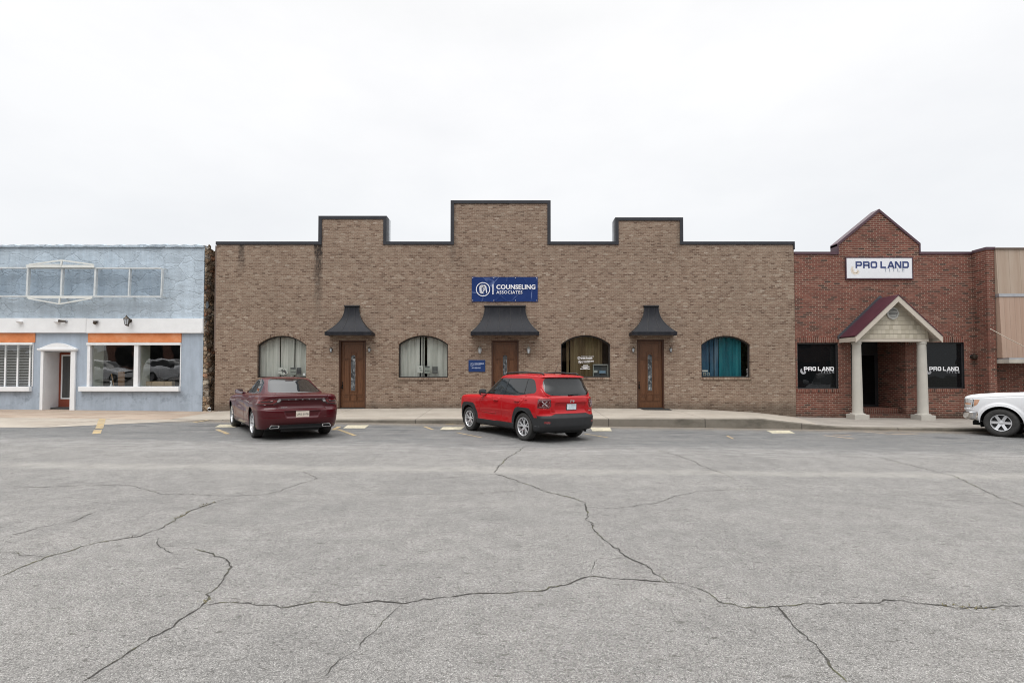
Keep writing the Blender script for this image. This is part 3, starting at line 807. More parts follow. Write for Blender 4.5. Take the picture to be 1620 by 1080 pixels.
awning(1000.5, 1071, 1019, 1041, 3, 'small flared dark metal hood over the brown door nearest the red brick building')

# wall lanterns
M_BRONZE = pm('aged_bronze', (.075, .062, .05), .45, .7)
M_PEWT = pm('pale_pewter', (.24, .23, .21), .45, .5)
M_LGL, nt, b = newmat('lantern_glass')
b.inputs['Base Color'].default_value = (.62, .66, .70, 1); b.inputs['Roughness'].default_value = .15; b.inputs['Alpha'].default_value = .75
o, x, y, z = nt.obj(); bump(nt, b, nt.noise(o, 30, 2), .004)
def lantern(px, py, k, label, mat, group, Y=YF):
    p = at(px, py, Y); x, z = p.x, p.z
    th = Thing('wall_lantern', label, 'wall lamp', (x, Y, z), group)
    yb = Y - .12 * k
    a = MB().lathe([(.045 * k, 0), (.045 * k, -.015), (.02 * k, -.025)], (x, Y - .001, z + .02 * k), 'y', 14)
    a.tube([(x, Y - .02, z + .02 * k), (x, Y - .06 * k, z - .12 * k), (x, yb, z - .10 * k)], .009 * k, 6)
    th.part('bracket', a, mat, smooth=35)
    th.part('lamp_glass', MB().lathe([(.032 * k, -.085 * k), (.058 * k, .05 * k), (.0, .05 * k)], (x, yb, z), 'z', 6), M_LGL)
    c = MB().lathe([(.0, -.115 * k), (.02 * k, -.105 * k), (.036 * k, -.086 * k)], (x, yb, z), 'z', 12)
    c.lathe([(.068 * k, .05 * k), (.06 * k, .065 * k), (.028 * k, .10 * k), (.012 * k, .115 * k), (.014 * k, .13 * k), (0, .145 * k)], (x, yb, z), 'z', 12)
    for j in range(6):
        t = 2 * math.pi * j / 6; c.tube([(x + .034 * k * math.cos(t), yb + .034 * k * math.sin(t), z - .085 * k), (x + .061 * k * math.cos(t), yb + .061 * k * math.sin(t), z + .052 * k)], .005 * k, 5)
    th.part('cage', c, mat, smooth=35)
g = 'wall lanterns beside the brown doors'
lantern(525, 553.5, .95, 'dark wall lantern left of the door behind the maroon sedan', M_BRONZE, g)
lantern(585.3, 553.3, .95, 'dark wall lantern right of the door behind the maroon sedan', M_BRONZE, g)
lantern(759.5, 554.5, 1.25, 'pale wall lantern just above the small blue plaque', M_PEWT, g)
lantern(836, 554.5, 1.25, 'pale wall lantern right of the door behind the red car', M_PEWT, g)
lantern(1001, 553.5, .95, 'dark wall lantern between the gold curtained window and a brown door', M_BRONZE, g)
lantern(1060, 553.3, .95, 'dark wall lantern between a brown door and the teal curtained window', M_BRONZE, g)

# ------------------------------------------------------------------ curtains, notices and things in the arched windows
def cloth(name, cols, rough=.9, vs=(9, 9, .4)):
    m, nt, b = newmat(name); o, x, y, z = nt.obj()
    f = nt.noise(nt.scale(o, vs), 1.5, 4, .6)
    nt.set(b.inputs['Base Color'], nt.ramp(f, [(.3 + .4 * i / (len(cols) - 1), c) for i, c in enumerate(cols)]))
    b.inputs['Roughness'].default_value = rough; b.inputs['Specular IOR Level'].default_value = .1
    return m
M_BLIND = cloth('pale_grey_blind', [(.36, .365, .335), (.47, .475, .44), (.56, .565, .53)])
M_GOLD = cloth('gold_brown_curtain', [(.075, .052, .026), (.125, .092, .05), (.18, .145, .08)], vs=(5, 5, .2))
M_TEAL = cloth('teal_curtain', [(.008, .065, .09), (.015, .115, .145), (.025, .155, .18)], vs=(4, 4, .3))
M_BLUEC = cloth('blue_grey_curtain', [(.025, .06, .11), (.04, .095, .15), (.10, .16, .21)], vs=(4, 4, .3))
def curtain(name, label, mat, cat, pxs, win, Y, amp, wl, group=None, ph=0):
    mb = MB(); z0, z1 = Z(win[4]) - .02, Z(win[2]) + .1
    for (a, b_) in pxs:
        xa, xb = X(a, Y), X(b_, Y); n = max(4, int((xb - xa) / wl * 10)); vs = []; fs = []
        for i in range(n + 1):
            x = xa + (xb - xa) * i / n
            for zz in (z0, (z0 + z1) / 2, z1):
                vs.append((x, Y + amp * math.sin(2 * math.pi * (x - xa) / wl + ph + .5 * math.sin(x * 3)) * (1 + .25 * math.sin(zz * 2 + x)), zz))
        for i in range(n):
            for k in range(2): fs.append((i * 3 + k, i * 3 + 3 + k, i * 3 + 4 + k, i * 3 + 1 + k))
        mb.add(vs, fs)
    return single(name, mb, mat, label, cat, (X((pxs[0][0] + pxs[-1][1]) / 2, Y), Y, z0), group, smooth=True)
CY = GY + .14
curtain('vertical_blind', 'pale grey vertical blind hanging in the arched window above the maroon sedan', M_BLIND, 'blind', [(403, 442.4), (444.6, 466.2), (467.6, 488)], wins[0], CY, .022, .30)
curtain('vertical_blind', 'pale grey blind with a dark gap in the arched window left of the red car', M_BLIND, 'blind', [(626, 664), (666, 668.5), (670, 671.6), (676, 713)], wins[1], CY, .02, .34, ph=1)
curtain('back_curtain', 'olive grey shade seen in the narrow gaps of the blind above the maroon sedan', cloth('olive_shade', [(.10, .105, .085), (.14, .145, .12)]), 'shade', [(400, 490)], wins[0], CY + .10, .01, .5)
curtain('curtain', 'gold brown curtain hanging in the arched window right of the red car', M_GOLD, 'curtain', [(896, 900), (902, 953)], wins[2], CY + .05, .035, .24)
curtain('curtain', 'teal curtain hanging in the rightmost arched window of the brown building', M_TEAL, 'curtain', [(1137, 1172.5)], wins[3], CY, .03, .27)
curtain('curtain', 'blue grey curtain panels in front of the wall edge in the teal curtained window', M_BLUEC, 'curtain', [(1105, 1121), (1122.5, 1128.5), (1130, 1136)], wins[3], CY + .02, .012, .2)
M_PAPER = pm('paper', (.50, .51, .48), .9, var=.06)
M_PAPERD = pm('dark_print', (.06, .06, .065), .9)
M_PAPERG = pm('grey_print', (.25, .27, .245), .9)
NY = GY + .015
def notice(px0, px1, py0, py1, label, base, marks, mk, rot=0):
    """sheet taped inside a pane; marks = rectangles in 0..1 of the sheet"""
    x0, x1, z0, z1 = X(px0, NY), X(px1, NY), Z(py1, NY), Z(py0, NY); xc, zc = (x0 + x1) / 2, (z0 + z1) / 2
    def rr(p): return (xc + (p[0] - xc) * math.cos(rot) - (p[1] - zc) * math.sin(rot), zc + (p[0] - xc) * math.sin(rot) + (p[1] - zc) * math.cos(rot))
    th = Thing('paper_notice', label, 'notice', (xc, NY, z0), 'papers taped inside the arched windows')
    th.part('sheet', MB().flat([rr(q) for q in rect(x0, x1, z0, z1)], NY), base)
    mm = MB()
    for (a, b_, c, d) in marks: mm.flat([rr(q) for q in rect(x0 + (x1 - x0) * a, x0 + (x1 - x0) * b_, z0 + (z1 - z0) * c, z0 + (z1 - z0) * d)], NY - .003)
    if marks: th.part('print', mm, mk, split=True)
notice(439.5, 447.5, 581, 592.5, 'white paper with a dark line near its foot, left of the tilted drawing', M_PAPER, [(.1, .7, .1, .16), (.2, .8, .5, .54)], M_PAPERD)
notice(446.5, 455, 583, 592, 'tilted white paper with a dark drawing inside the window above the sedan', M_PAPER, [(.25, .6, .4, .8), (.45, .75, .1, .4), (.6, .8, .5, .62)], M_PAPERD, .35)
notice(459.5, 468.5, 581, 593, 'grey paper with two dark bars inside the window above the sedan', M_PAPERG, [(.05, .95, .78, .95), (.05, .95, .33, .40)], M_PAPERD)
notice(469.5, 477, 581.5, 591.5, 'dark paper inside the window above the sedan', M_PAPERD, [(.1, .9, .72, .76)], M_PAPERG)
notice(660, 669, 578.5, 589.5, 'white paper with faint marks beside the dark gap in the blind', M_PAPER, [(.4, .75, .55, .8), (.5, .9, .25, .42)], M_PAPERG)
notice(671.8, 680.5, 579, 590.5, 'grey paper with dark lines below the dark gap in the blind', M_PAPERG, [(.05, .9, .85, .97), (.05, .9, .34, .40)], M_PAPERD)
notice(684, 692.5, 579.5, 590.5, 'dark gridded paper inside the window left of the red car', M_PAPERD, [(.06, .94, k / 6 + .04, k / 6 + .08) for k in range(1, 6)] + [(.48, .53, .05, .95)], M_PAPERG)
notice(1110.8, 1119.5, 585.3, 587.8, 'narrow white strip inside the teal curtained window', M_PAPER, [], None)
notice(1111.8, 1116.8, 589.2, 594, 'small framed card on the left inside the teal curtained window', M_PAPERG, [(.2, .8, .2, .8)], M_PAPERD)
notice(1118, 1122.5, 589.2, 594, 'small framed card on the right of its twin inside the teal curtained window', M_PAPERG, [(.2, .8, .2, .8)], M_BLUEC)
p = at(481, 592, NY); single('round_sticker', MB().lathe([(.05, 0), (.05, .003), (0, .004)], (p.x, NY, p.z), 'y', 20), M_LET, 'round white sticker low in the window above the sedan', 'sticker', (p.x, NY, p.z))
# desk frame and boxes behind the gold curtain window
p0 = at(938, 594, CY - .05)
M_DESK = pm('dark_grey_desk', (.05, .06, .065), .6)
th = Thing('desk_shelf', 'dark open shelf with pale edge inside the gold curtained window', 'shelf', (p0.x, CY - .05, Z(596)))
x0, x1 = X(937.5, CY), X(961.5, CY); zz = Z(596)
th.part('shelf_board', MB().box(x0, x1, CY - .09, CY + .02, Z(577.5), Z(575.8)), pm('pale_edge', (.23, .24, .23), .6))
th.part('post', MB().box(x0, x0 + .03, CY - .08, CY - .05, zz, Z(577.6)).box(x1 - .03, x1, CY - .08, CY - .05, zz, Z(577.6)), M_PAPERG, split=True)
th.part('back_panel', MB().box(x0 + .031, x1 - .031, CY - .01, CY + .015, zz, Z(577.6)), M_DESK)
single('folder', MB().box(X(939.5, CY - .06), X(945, CY - .06), CY - .07, CY - .04, Z(589.5), Z(585.5)), pm('grey_card', (.32, .34, .33), .8), 'grey folder standing on the shelf in the gold curtained window', 'folder', (X(942, CY), CY - .06, Z(589.5)), bevel=.003)
single('box_file', MB().box(X(948, CY - .06), X(958, CY - .06), CY - .07, CY - .04, Z(590.5), Z(586)), pm('blue_card', (.14, .22, .30), .8), 'blue file standing on the shelf in the gold curtained window', 'box file', (X(953, CY), CY - .06, Z(590.5)), bevel=.003)
# little figurine by the right edge of the teal window
p = at(1182.3, 594, CY - .04)
single('ornament', MB().lathe([(.045, 0), (.05, .02), (.022, .06), (.016, .16), (.03, .2), (.02, .24), (.035, .29), (.02, .33), (0, .34)], (p.x, CY - .05, Z(596)), 'z', 14), pm('white_ceramic', (.6, .55, .55), .3), 'slim white ornament at the edge of the teal curtained window', 'ornament', (p.x, CY - .05, Z(596)), smooth=40)
M_DIMLET = pm('dulled_white_vinyl', (.66, .65, .65), .6, var=.05)
# white lettering on the gold curtain window
DY = GY - .004
th = Thing('window_lettering', 'small white lettering and emblems on the arched window right of the red car', 'lettering', (X(926), DY, Z(583)))
t = MB(); xx = lambda q: X(q, DY)
t.text('COUNSELING ASSOCIATES', xx(919.3), Z(564.3, DY), .042, DY, .002, .001)
t.text('arisa health', xx(919), Z(567.6, DY), .098, DY, .002, .005)
t.text('COUNSELING', xx(923), Z(572.0, DY), .066, DY, .002, .004)
t.text('ASSOCIATES', xx(923), Z(573.9, DY), .042, DY, .002, .001)
t.box(xx(921.2), xx(921.6), DY - .001, DY + .001, Z(574.5, DY), Z(569.8, DY))
for (a, b_, c_, d) in ((922.3, 930.5, 578.6, 577.2), (920, 932.5, 580.6, 579.4), (922.6, 929.5, 582.2, 581.2), (917.8, 921.8, 583.8, 582.6), (922.4, 928, 583.9, 582.7), (928.8, 933.2, 583.8, 582.6)):
    t.flat(rect(xx(a), xx(b_), Z(c_, DY), Z(d, DY)), DY - .001)
th.part('text', t, M_DIMLET)
t = MB(); cx, cz = xx(916), Z(566.3, DY)
for k in range(7):
    a = k * math.pi / 7 - .2; t.stroke([(cx + .02 * math.cos(a), cz + .02 * math.sin(a)), (cx + .055 * math.cos(a), cz + .055 * math.sin(a)), (cx + .052 * math.cos(a + .35), cz + .052 * math.sin(a + .35))], .022, DY - .001, DY + .001)
t.stroke([(cx + .045 * math.cos(k * .35 + 2.8), cz + .045 * math.sin(k * .35 + 2.8)) for k in range(8)], .026, DY - .001, DY + .001)
cx, cz = xx(917.5), Z(572.3, DY)
t.stroke([(cx + .06 * math.cos(k * math.pi / 10), cz + .06 * math.sin(k * math.pi / 10)) for k in range(21)], .012, DY - .001, DY + .001)
t.stroke([(cx - .03, cz - .02), (cx - .01, cz + .03), (cx + .01, cz - .03), (cx + .03, cz + .02)], .02, DY - .001, DY + .001)
th.part('emblem', t, M_DIMLET)

# ------------------------------------------------------------------ blue banner and plaque
M_BAN, nt, b = newmat('blue_vinyl_banner'); o, x, y, z = nt.obj()
vo = nt.n('ShaderNodeTexVoronoi', {'Vector': nt.mix(.18, o, nt.noise(o, 1.3, 3, .5, 1)), 'Scale': 1.7}, feature='DISTANCE_TO_EDGE')
gate = nt.mapr(nt.noise(o, 2.1, 3), .45, .6, 0, 1)
ln = nt.m('MULTIPLY', nt.mapr(vo.outputs[0], .008, .03, .45, 0), gate)
c = nt.mix(nt.noise(o, 1.2, 3), (.005, .022, .11), (.008, .034, .155))
nt.set(b.inputs['Base Color'], nt.mix(ln, c, (.25, .33, .55)))
b.inputs['Roughness'].default_value = .5; b.inputs['Specular IOR Level'].default_value = .22
bump(nt, b, nt.m('ADD', nt.noise(o, 2.2, 3), nt.mapr(vo.outputs[0], 0, .06, .4, 0)), .03, .5)
def ca_emblem(mb, cx, cz, R, y0, y1, k=1.0, detail=True):
    n = 40
    mb.stroke([(cx + R * math.cos(2 * math.pi * i / n), cz + R * math.sin(2 * math.pi * i / n)) for i in range(n)] + [(cx + R, cz)], R * .11, y0, y1)
    if not detail: 
        mb.stroke([(cx - .4 * R, cz - .3 * R), (cx - .2 * R, cz + .4 * R), (cx + .2 * R, cz + .4 * R), (cx + .45 * R, cz - .5 * R)], R * .16, y0, y1); return
    w_ = R * .075
    def arcp(x, z, rx, rz, a0, a1, m=10): return [(cx + R * (x + rx * math.cos(a0 + (a1 - a0) * i / m)), cz + R * (z + rz * math.sin(a0 + (a1 - a0) * i / m))) for i in range(m + 1)]
    P = math.pi
    for rx, dz in ((.34, 0), (.22, -.02), (.11, -.04)):            # nested strokes of the letter C
        mb.stroke(arcp(-.16, .28 + dz, rx, rx, .15 * P, P, 8) + arcp(-.16, -.26 - dz * .3, rx * .9, rx, P, 1.75 * P, 8), w_, y0, y1)
    for s_, l in ((.30, -.52), (.20, -.50)):                          # nested strokes of the letter A
        mb.stroke(arcp(.17, .30, s_, s_ + .02, .95 * P, .12 * P, 8) + [(cx + R * (.37 + s_ * .75), cz + R * l)], w_, y0, y1)
    mb.stroke([(cx + R * .46, cz - R * .52), (cx + R * .60, cz - R * .52)], w_, y0, y1)
    mb.stroke([(cx + R * .02, cz + R * .25), (cx + R * .02, cz - R * .36), (cx - R * .06, cz - R * .52)], w_, y0, y1)
    mb.stroke([(cx + R * .18, cz + R * .36), (cx + R * .18, cz - R * .16), (cx + R * .08, cz - R * .30)], w_, y0, y1)
    mb.stroke([(cx + R * .18, cz - R * .05), (cx + R * .34, cz - R * .05)], w_, y0, y1)
BY = YF - .03
x0, x1, z0, z1 = X(746.3, BY, 458), X(850.6, BY, 458), Z(477.3, BY), Z(438, BY)
th = Thing('banner', 'large blue vinyl banner with white lettering above the middle hood', 'banner', ((x0 + x1) / 2, BY, z0))
nx, nz = 40, 16; mb = MB(); vs = []; fs = []
for i in range(nx + 1):
    for j in range(nz + 1):
        u, v = i / nx, j / nz; sag = .006 * math.sin(u * math.pi * 3) ** 2
        vs.append((x0 + (x1 - x0) * u, BY + .008 * math.sin(u * 9 + v * 3) * math.sin(v * math.pi) , z0 + (z1 - z0) * v + (sag if j == 0 else -sag if j == nz else 0)))
for i in range(nx):
    for j in range(nz): a = i * (nz + 1) + j; fs.append((a, a + nz + 1, a + nz + 2, a + 1))
th.part('sheet', mb.add(vs, fs), M_BAN, smooth=True)
t = MB(); LY = BY - .012
t.text('COUNSELING', X(785, LY), Z(457.2, LY), .247, LY, .002, .006, sx=.965, space=1.05); t.text('ASSOCIATES', X(785.3, LY), Z(464.6, LY), .175, LY, .002, .001, sx=.95, space=1.12)
t.box(X(779, LY), X(780.6, LY), LY - .001, LY + .001, Z(465.6, LY), Z(449.5, LY))
th.part('lettering', t, M_LET)
t = MB(); ca_emblem(t, X(764, LY), Z(457.6, LY), .262, LY - .001, LY + .001); th.part('emblem', t, M_LET)
gm = MB()
for (u, v) in [(u, v) for u in (.015, .335, .665, .985) for v in (.05, .95)]: gm.lathe([(.018, 0), (.018, -.012), (.008, -.016), (.008, -.004)], (x0 + (x1 - x0) * u, BY, z0 + (z1 - z0) * v), 'y', 12)
th.part('grommet', gm, M_FLASH, smooth=35, split=True)
PY_ = YF - .025
x0, x1, z0, z1 = X(741.2, PY_, 578), X(767.6, PY_, 578), Z(588, PY_), Z(569.2, PY_)
th = Thing('wall_plaque', 'small dark blue plaque with white lettering left of the middle brown door', 'sign', ((x0 + x1) / 2, PY_, z0))
th.part('panel', MB().box(x0, x1, PY_, YF - .002, z0, z1), pm('blue_enamel', (.008, .035, .14), .35), bevel=.004)
t = MB(); LY = PY_ - .003
t.text('COUNSELING', X(750.8, LY), Z(575.8, LY), .060, LY, .002, .003, sx=.98); t.text('ASSOCIATES', X(750.8, LY), Z(577.9, LY), .042, LY, .002, .0)
t.text('501-555-0161', X(746.3, LY), Z(582.6, LY), .064, LY, .002, .002)
th.part('lettering', t, pm('pale_blue_vinyl', (.45, .52, .70), .5))
t = MB(); ca_emblem(t, X(746.4, LY), Z(576.3, LY), .062, LY - .001, LY + .001, detail=False); t.box(X(749.6, LY), X(749.9, LY), LY - .001, LY + .001, Z(578.6, LY), Z(573.6, LY)); th.part('emblem', t, MATS['pale_blue_vinyl'])
# ------------------------------------------------------------------ blue storefront (left)
def stucco(name, base, crackdark, vscale=1.15, plates=True, stains=False, frame_patch=None):
    m, nt, b = newmat(name); o, x, y, z = nt.obj()
    wo = nt.n('ShaderNodeVectorMath', operation='ADD', ins={0: nt.scale(o, (.75, 1, 1.25)), 1: nt.scale(nt.noise(o, 1.5, 4, .6, 1), (.55, .55, .55))}).outputs[0]
    f = nt.noise(nt.scale(o, (1, 1, .6)), 1.6, 7, .65)
    c = nt.ramp(f, [(.28, tuple(v * .84 for v in base)), (.55, base), (.75, tuple(min(1, v * 1.10) for v in base))])
    wash = nt.noise(nt.scale(o, (3.5, 3.5, .35)), 1.4, 5, .65)
    c = nt.mix(1, c, nt.ramp(wash, [(.3, .90), (.65, 1.07)]), 'MULTIPLY')
    h = nt.noise(o, 24, 5, .6)
    if plates:
        vo = nt.n('ShaderNodeTexVoronoi', {'Vector': wo, 'Scale': vscale}, feature='DISTANCE_TO_EDGE')
        vc = nt.n('ShaderNodeTexVoronoi', {'Vector': wo, 'Scale': vscale}, feature='F1')
        sc_ = nt.n('ShaderNodeSeparateColor', {0: vc.outputs['Color']})
        c = nt.mix(1, c, nt.ramp(sc_.outputs[0], [(0, .92), (1, 1.06)]), 'MULTIPLY')
        keep = nt.mapr(nt.noise(o, 2.2, 4), .46, .60, .0, .55)
        c = nt.mix(nt.m('MULTIPLY', nt.mapr(vo.outputs[0], .003, .014, 1, 0), keep), c, crackdark)
        v2 = nt.n('ShaderNodeTexVoronoi', {'Vector': wo, 'Scale': vscale * 2.6}, feature='DISTANCE_TO_EDGE')
        g2 = nt.mapr(nt.noise(o, 1.1, 4), .52, .62, 0, .55)
        c = nt.mix(nt.m('MULTIPLY', nt.mapr(v2.outputs[0], .004, .03, 1, 0), g2), c, crackdark)
        # sloping faces of the trowelled plates
        tilt = nt.n('ShaderNodeVectorMath', operation='DOT_PRODUCT', ins={0: nt.n('ShaderNodeVectorMath', operation='SUBTRACT', ins={0: vc.outputs['Color'], 1: (.5, .5, .5)}).outputs[0], 1: o}).outputs['Value']
        h = nt.m('ADD', nt.m('MULTIPLY', h, .5), nt.m('ADD', nt.mapr(vo.outputs[0], 0, .05, 0, .45), nt.m('MULTIPLY', nt.noise(wo, 3.2, 3), 1.6)))
    if stains:
        sm = nt.m('MULTIPLY', nt.mapr(nt.noise(o, 2.6, 6, .7), .50, .66, 0, .6), nt.m('MULTIPLY', nt.mapr(z, .55, .95, 1, 0), nt.mapr(z, .05, .5, 0, 1)))
        c = nt.mix(sm, c, (.13, .155, .18))
        pl = nt.mapr(nt.noise(o, 3.3, 5, .7), .66, .70, 0, .6)
        c = nt.mix(nt.m('MULTIPLY', pl, nt.mapr(z, .3, .8, 1, 0)), c, (.60, .61, .63))
    if frame_patch:
        # darker, greyer rectangle of wall colour inside the sign frame
        x0, x1, z0, z1 = frame_patch; e = .03
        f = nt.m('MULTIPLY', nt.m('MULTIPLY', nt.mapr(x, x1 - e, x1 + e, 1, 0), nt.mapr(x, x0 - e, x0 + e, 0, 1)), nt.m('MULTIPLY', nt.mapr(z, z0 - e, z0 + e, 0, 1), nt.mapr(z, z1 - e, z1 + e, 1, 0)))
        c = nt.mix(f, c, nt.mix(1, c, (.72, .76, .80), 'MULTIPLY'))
        # rain runs below the frame
        rn = nt.m('MULTIPLY', nt.mapr(nt.noise(nt.scale(o, (5, 5, .3)), 1.5, 5, .7), .48, .68, 0, .4), nt.m('MULTIPLY', nt.mapr(x, x1 - .2, x1 + .2, 1, 0), nt.mapr(z, z0 - .9, z0, .2, 1)))
        c = nt.mix(rn, c, nt.mix(1, c, (.66, .71, .76), 'MULTIPLY'))
    nt.set(b.inputs['Base Color'], c); b.inputs['Roughness'].default_value = .75; b.inputs['Specular IOR Level'].default_value = .3
    bump(nt, b, h, .03 if plates else .006, .8 if plates else .5)
    return m
M_STUC = stucco('blue_grey_plates', (.445, .52, .59), (.16, .20, .24), vscale=1.7, frame_patch=(X(-62, py=446) - (X(322.5, py=450) - 4), X(255.5, py=446) - (X(322.5, py=450) - 4), Z(468) - .16, Z(424) - .16))
M_PLAS = stucco('blue_plaster', (.37, .43, .505), (.2, .2, .2), plates=False, stains=True)
M_STONE, nt, b = newmat('old_rubble_stone'); o, x, y, z = nt.obj()
wv = nt.n('ShaderNodeVectorMath', operation='ADD', ins={0: nt.scale(o, (1, 1, 1.9)), 1: nt.scale(nt.noise(o, 4, 4, .6, 1), (.35, .35, .35))}).outputs[0]
vo = nt.n('ShaderNodeTexVoronoi', {'Vector': wv, 'Scale': 3.2}, feature='F1'); sc_ = nt.n('ShaderNodeSeparateColor', {0: vo.outputs['Color']})
ve = nt.n('ShaderNodeTexVoronoi', {'Vector': wv, 'Scale': 3.2}, feature='DISTANCE_TO_EDGE')
c = nt.ramp(sc_.outputs[0], [(0, (.16, .11, .07)), (.3, (.34, .23, .14)), (.5, (.42, .34, .25)), (.65, (.36, .17, .09)), (.85, (.46, .41, .33)), (1, (.2, .16, .13))])
c = nt.mix(1, c, nt.ramp(nt.noise(o, 11, 6, .7), [(.3, .75), (.7, 1.3)]), 'MULTIPLY')
c = nt.mix(nt.mapr(ve.outputs[0], .02, .08, .7, 0), c, (.2, .16, .12))
nt.set(b.inputs['Base Color'], c); b.inputs['Roughness'].default_value = .95
bump(nt, b, nt.m('ADD', nt.mapr(ve.outputs[0], 0, .2, 0, 1), nt.noise(o, 9, 5)), .08, 1)
M_ORANGE, nt, b = newmat('faded_orange_board'); o, x, y, z = nt.obj()
f = nt.noise(nt.scale(o, (1.2, 1, 1.6)), 1.2, 6, .65)
nt.set(b.inputs['Base Color'], nt.ramp(f, [(.3, (.52, .16, .05)), (.5, (.66, .23, .085)), (.7, (.72, .33, .17))])); b.inputs['Roughness'].default_value = .7
M_REDD = pm('red_brown_paint', (.24, .055, .028), .5)

SX1 = X(322.5, py=450); SX0 = -26.0; sb = .16
SF = Thing('storefront', 'pale blue storefront with cracked plate upper wall, white band and orange boards', 'building', (SX1 - 4, WY, sb))
YS = WY; ztop = Z(388.8); zb0, zb1 = Z(526.5), Z(503.5)
wl = (SX0 + 2, X(52.5, py=575), Z(611), Z(541.5)); wr = (X(138.5, py=575), X(286.3, py=575), Z(611), Z(541.8))
dx0, dx1, dzt = X(69.5, py=600), X(113.5, py=600), Z(556)
up_w = MB().shape([[(SX0, zb1 - .1), (SX1, zb1 - .1), (SX1, ztop)] + [(SX1 + (SX0 - SX1) * i / 40, ztop + .02 * math.sin(i * 1.7) + .015 * math.sin(i * 4.1)) for i in range(1, 41)]], YS, YS + .4)
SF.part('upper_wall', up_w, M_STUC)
lw_ = MB().shape([rect(SX0, SX1, -.3, zb1 - .101), rect(*wl), rect(*wr), rect(dx0, dx1, -.2, dzt)], YS + .02, YS + .3)
SF.part('lower_wall', lw_, M_PLAS)
# coping of ragged mortar and flashing
cp = MB(); n = 90; vs = []; fs = []
for i in range(n + 1):
    x = SX0 + (SX1 - SX0) * i / n; a = .022 * math.sin(i * 2.3) + .02 * rng.normal(); d = .04 + .015 * rng.normal()
    vs += [(x, YS - .05 - abs(d) * .4, ztop - .085 + d * .5), (x, YS - .055 - abs(d) * .3, ztop + .02 + a * .5), (x, YS + .12, ztop + .055 + a), (x, YS + .5, ztop + .04 - a)]
for i in range(n):
    for k in range(3): fs.append((i * 4 + k, i * 4 + 4 + k, i * 4 + 5 + k, i * 4 + 1 + k))
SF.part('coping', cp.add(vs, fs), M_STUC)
side = MB(); ny, nz_ = 30, 60; vs = []; fs = []
for i in range(ny + 1):
    for j in range(nz_ + 1):
        y = YS + .012 + 9 * (i / ny) ** 2; zz = -.3 + (ztop + .3) * j / nz_
        r = .06 * rng.normal() * (1 if 0 < i else .35); vs.append((SX1 + (.10 if i else .02) + r * .6 + (.10 * math.sin(zz * .9 + 1) if i > 1 else 0), y, zz + (.05 * rng.normal() if j == nz_ else 0) - (.12 if (j == nz_ and i > 3) else 0)))
for i in range(ny):
    for j in range(nz_): a = i * (nz_ + 1) + j; fs.append((a, a + nz_ + 1, a + nz_ + 2, a + 1))
side.add(vs, fs).box(SX1 - .3, SX1 - .02, YS + .41, YS + 9, -.3, ztop - .3)
SF.part('stone_side_wall', side, M_STONE, smooth=True)
SF.part('fascia_band', MB().box(SX0, X(136, YS - .09, 515) - .006, YS - .09, YS + .018, zb0, zb1).box(X(136, YS - .09, 515) + .006, X(320.5, YS - .09, 515), YS - .085, YS + .018, zb0 - .01, zb1 - .012)
        .box(X(321, YS, 515), SX1 + .012, YS - .085, YS + .018, zb0 - .012, zb0 + .06), M_WHITE, bevel=.006)
SF.part('roof', MB().box(SX0, SX1 - .31, YS + .41, YS + 9, ztop - .7, ztop - .5), M_ROOF)
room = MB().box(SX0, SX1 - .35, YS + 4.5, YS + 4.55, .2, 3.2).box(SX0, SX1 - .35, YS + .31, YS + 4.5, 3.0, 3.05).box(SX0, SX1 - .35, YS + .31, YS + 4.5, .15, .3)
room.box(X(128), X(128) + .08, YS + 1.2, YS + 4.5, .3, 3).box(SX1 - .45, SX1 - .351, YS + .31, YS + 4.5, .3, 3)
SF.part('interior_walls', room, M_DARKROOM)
M_CREAM = pm('pale_green_white_paint', (.62, .66, .58), .7, var=.05)
oz0, oz1 = Z(541.6), Z(527.2)
for (a, b_) in ((wl[0], wl[1] + .05), (wr[0], wr[1])):
    SF.part('orange_board', MB().box(a, b_, YS - .012, YS + .019, oz0 + .005, zb0 - .003), M_ORANGE, bevel=.004)
def shop_window(x0, x1, z0, z1, mull, sx0, sx1, label=None):
    yo = YS - .03; t = .15; tt = .10
    fr = MB().box(x0, x0 + t * .75, yo, YS + .14, z0, z1 - .02).box(x1 - .035, x1 - .002, yo + .02, YS + .14, z0, z1 - .02).box(x0 - .02, x1, yo - .03, YS + .14, z1 - tt, z1 - .01)
    for q in mull: fr.box(q - .085, q + .085, yo + .01, YS + .14, z0, z1 - tt)
    wo = SF.part('shop_window', fr, M_WHITE, bevel=.006); sg = MATS.get('shop_glass') or glass('shop_glass', k=3.6)
    ed = [x0 + t * .75] + [v for q in mull for v in (q - .085, q + .085)] + [x1 - .035]
    for k in range(0, len(ed), 2):
        q = rect(ed[k], ed[k + 1], z0 + .002, z1 - tt); SF.part('pane', MB().add([(p[0], YS + (.10 if i < 2 else .10 - .021 * (z1 - z0)), p[1]) for i, p in enumerate(q)], [(0, 1, 2, 3)]), sg, parent=wo)
    SF.part('sill', MB().box(sx0, sx1, YS - .12, YS + .14, z0 - .19, z0 - .004), M_WHITE, parent=wo, bevel=.01)
    rv = MB()
    for k in range(0, len(ed), 2): rv.box(ed[k] - .06, ed[k] - .002, YS + .141, YS + .66, z0 - .2, z1)
    rv.box(x0, x1, YS + .141, YS + .75, z0 - .26, z0 - .2)
    SF.part('reveal', rv, M_CREAM, parent=wo)
    return wo
shop_window(*wr, [X(215.5, py=575)], X(127.5, py=615), X(285.3, py=615))
mpx = [5.5, 25, 44.5]
shop_window(wl[0], wl[1], wl[2], wl[3], [X(5.5) - .5 * k * 1.0 for k in range(4, 12, 3)], wl[0] - .1, X(50, py=615))
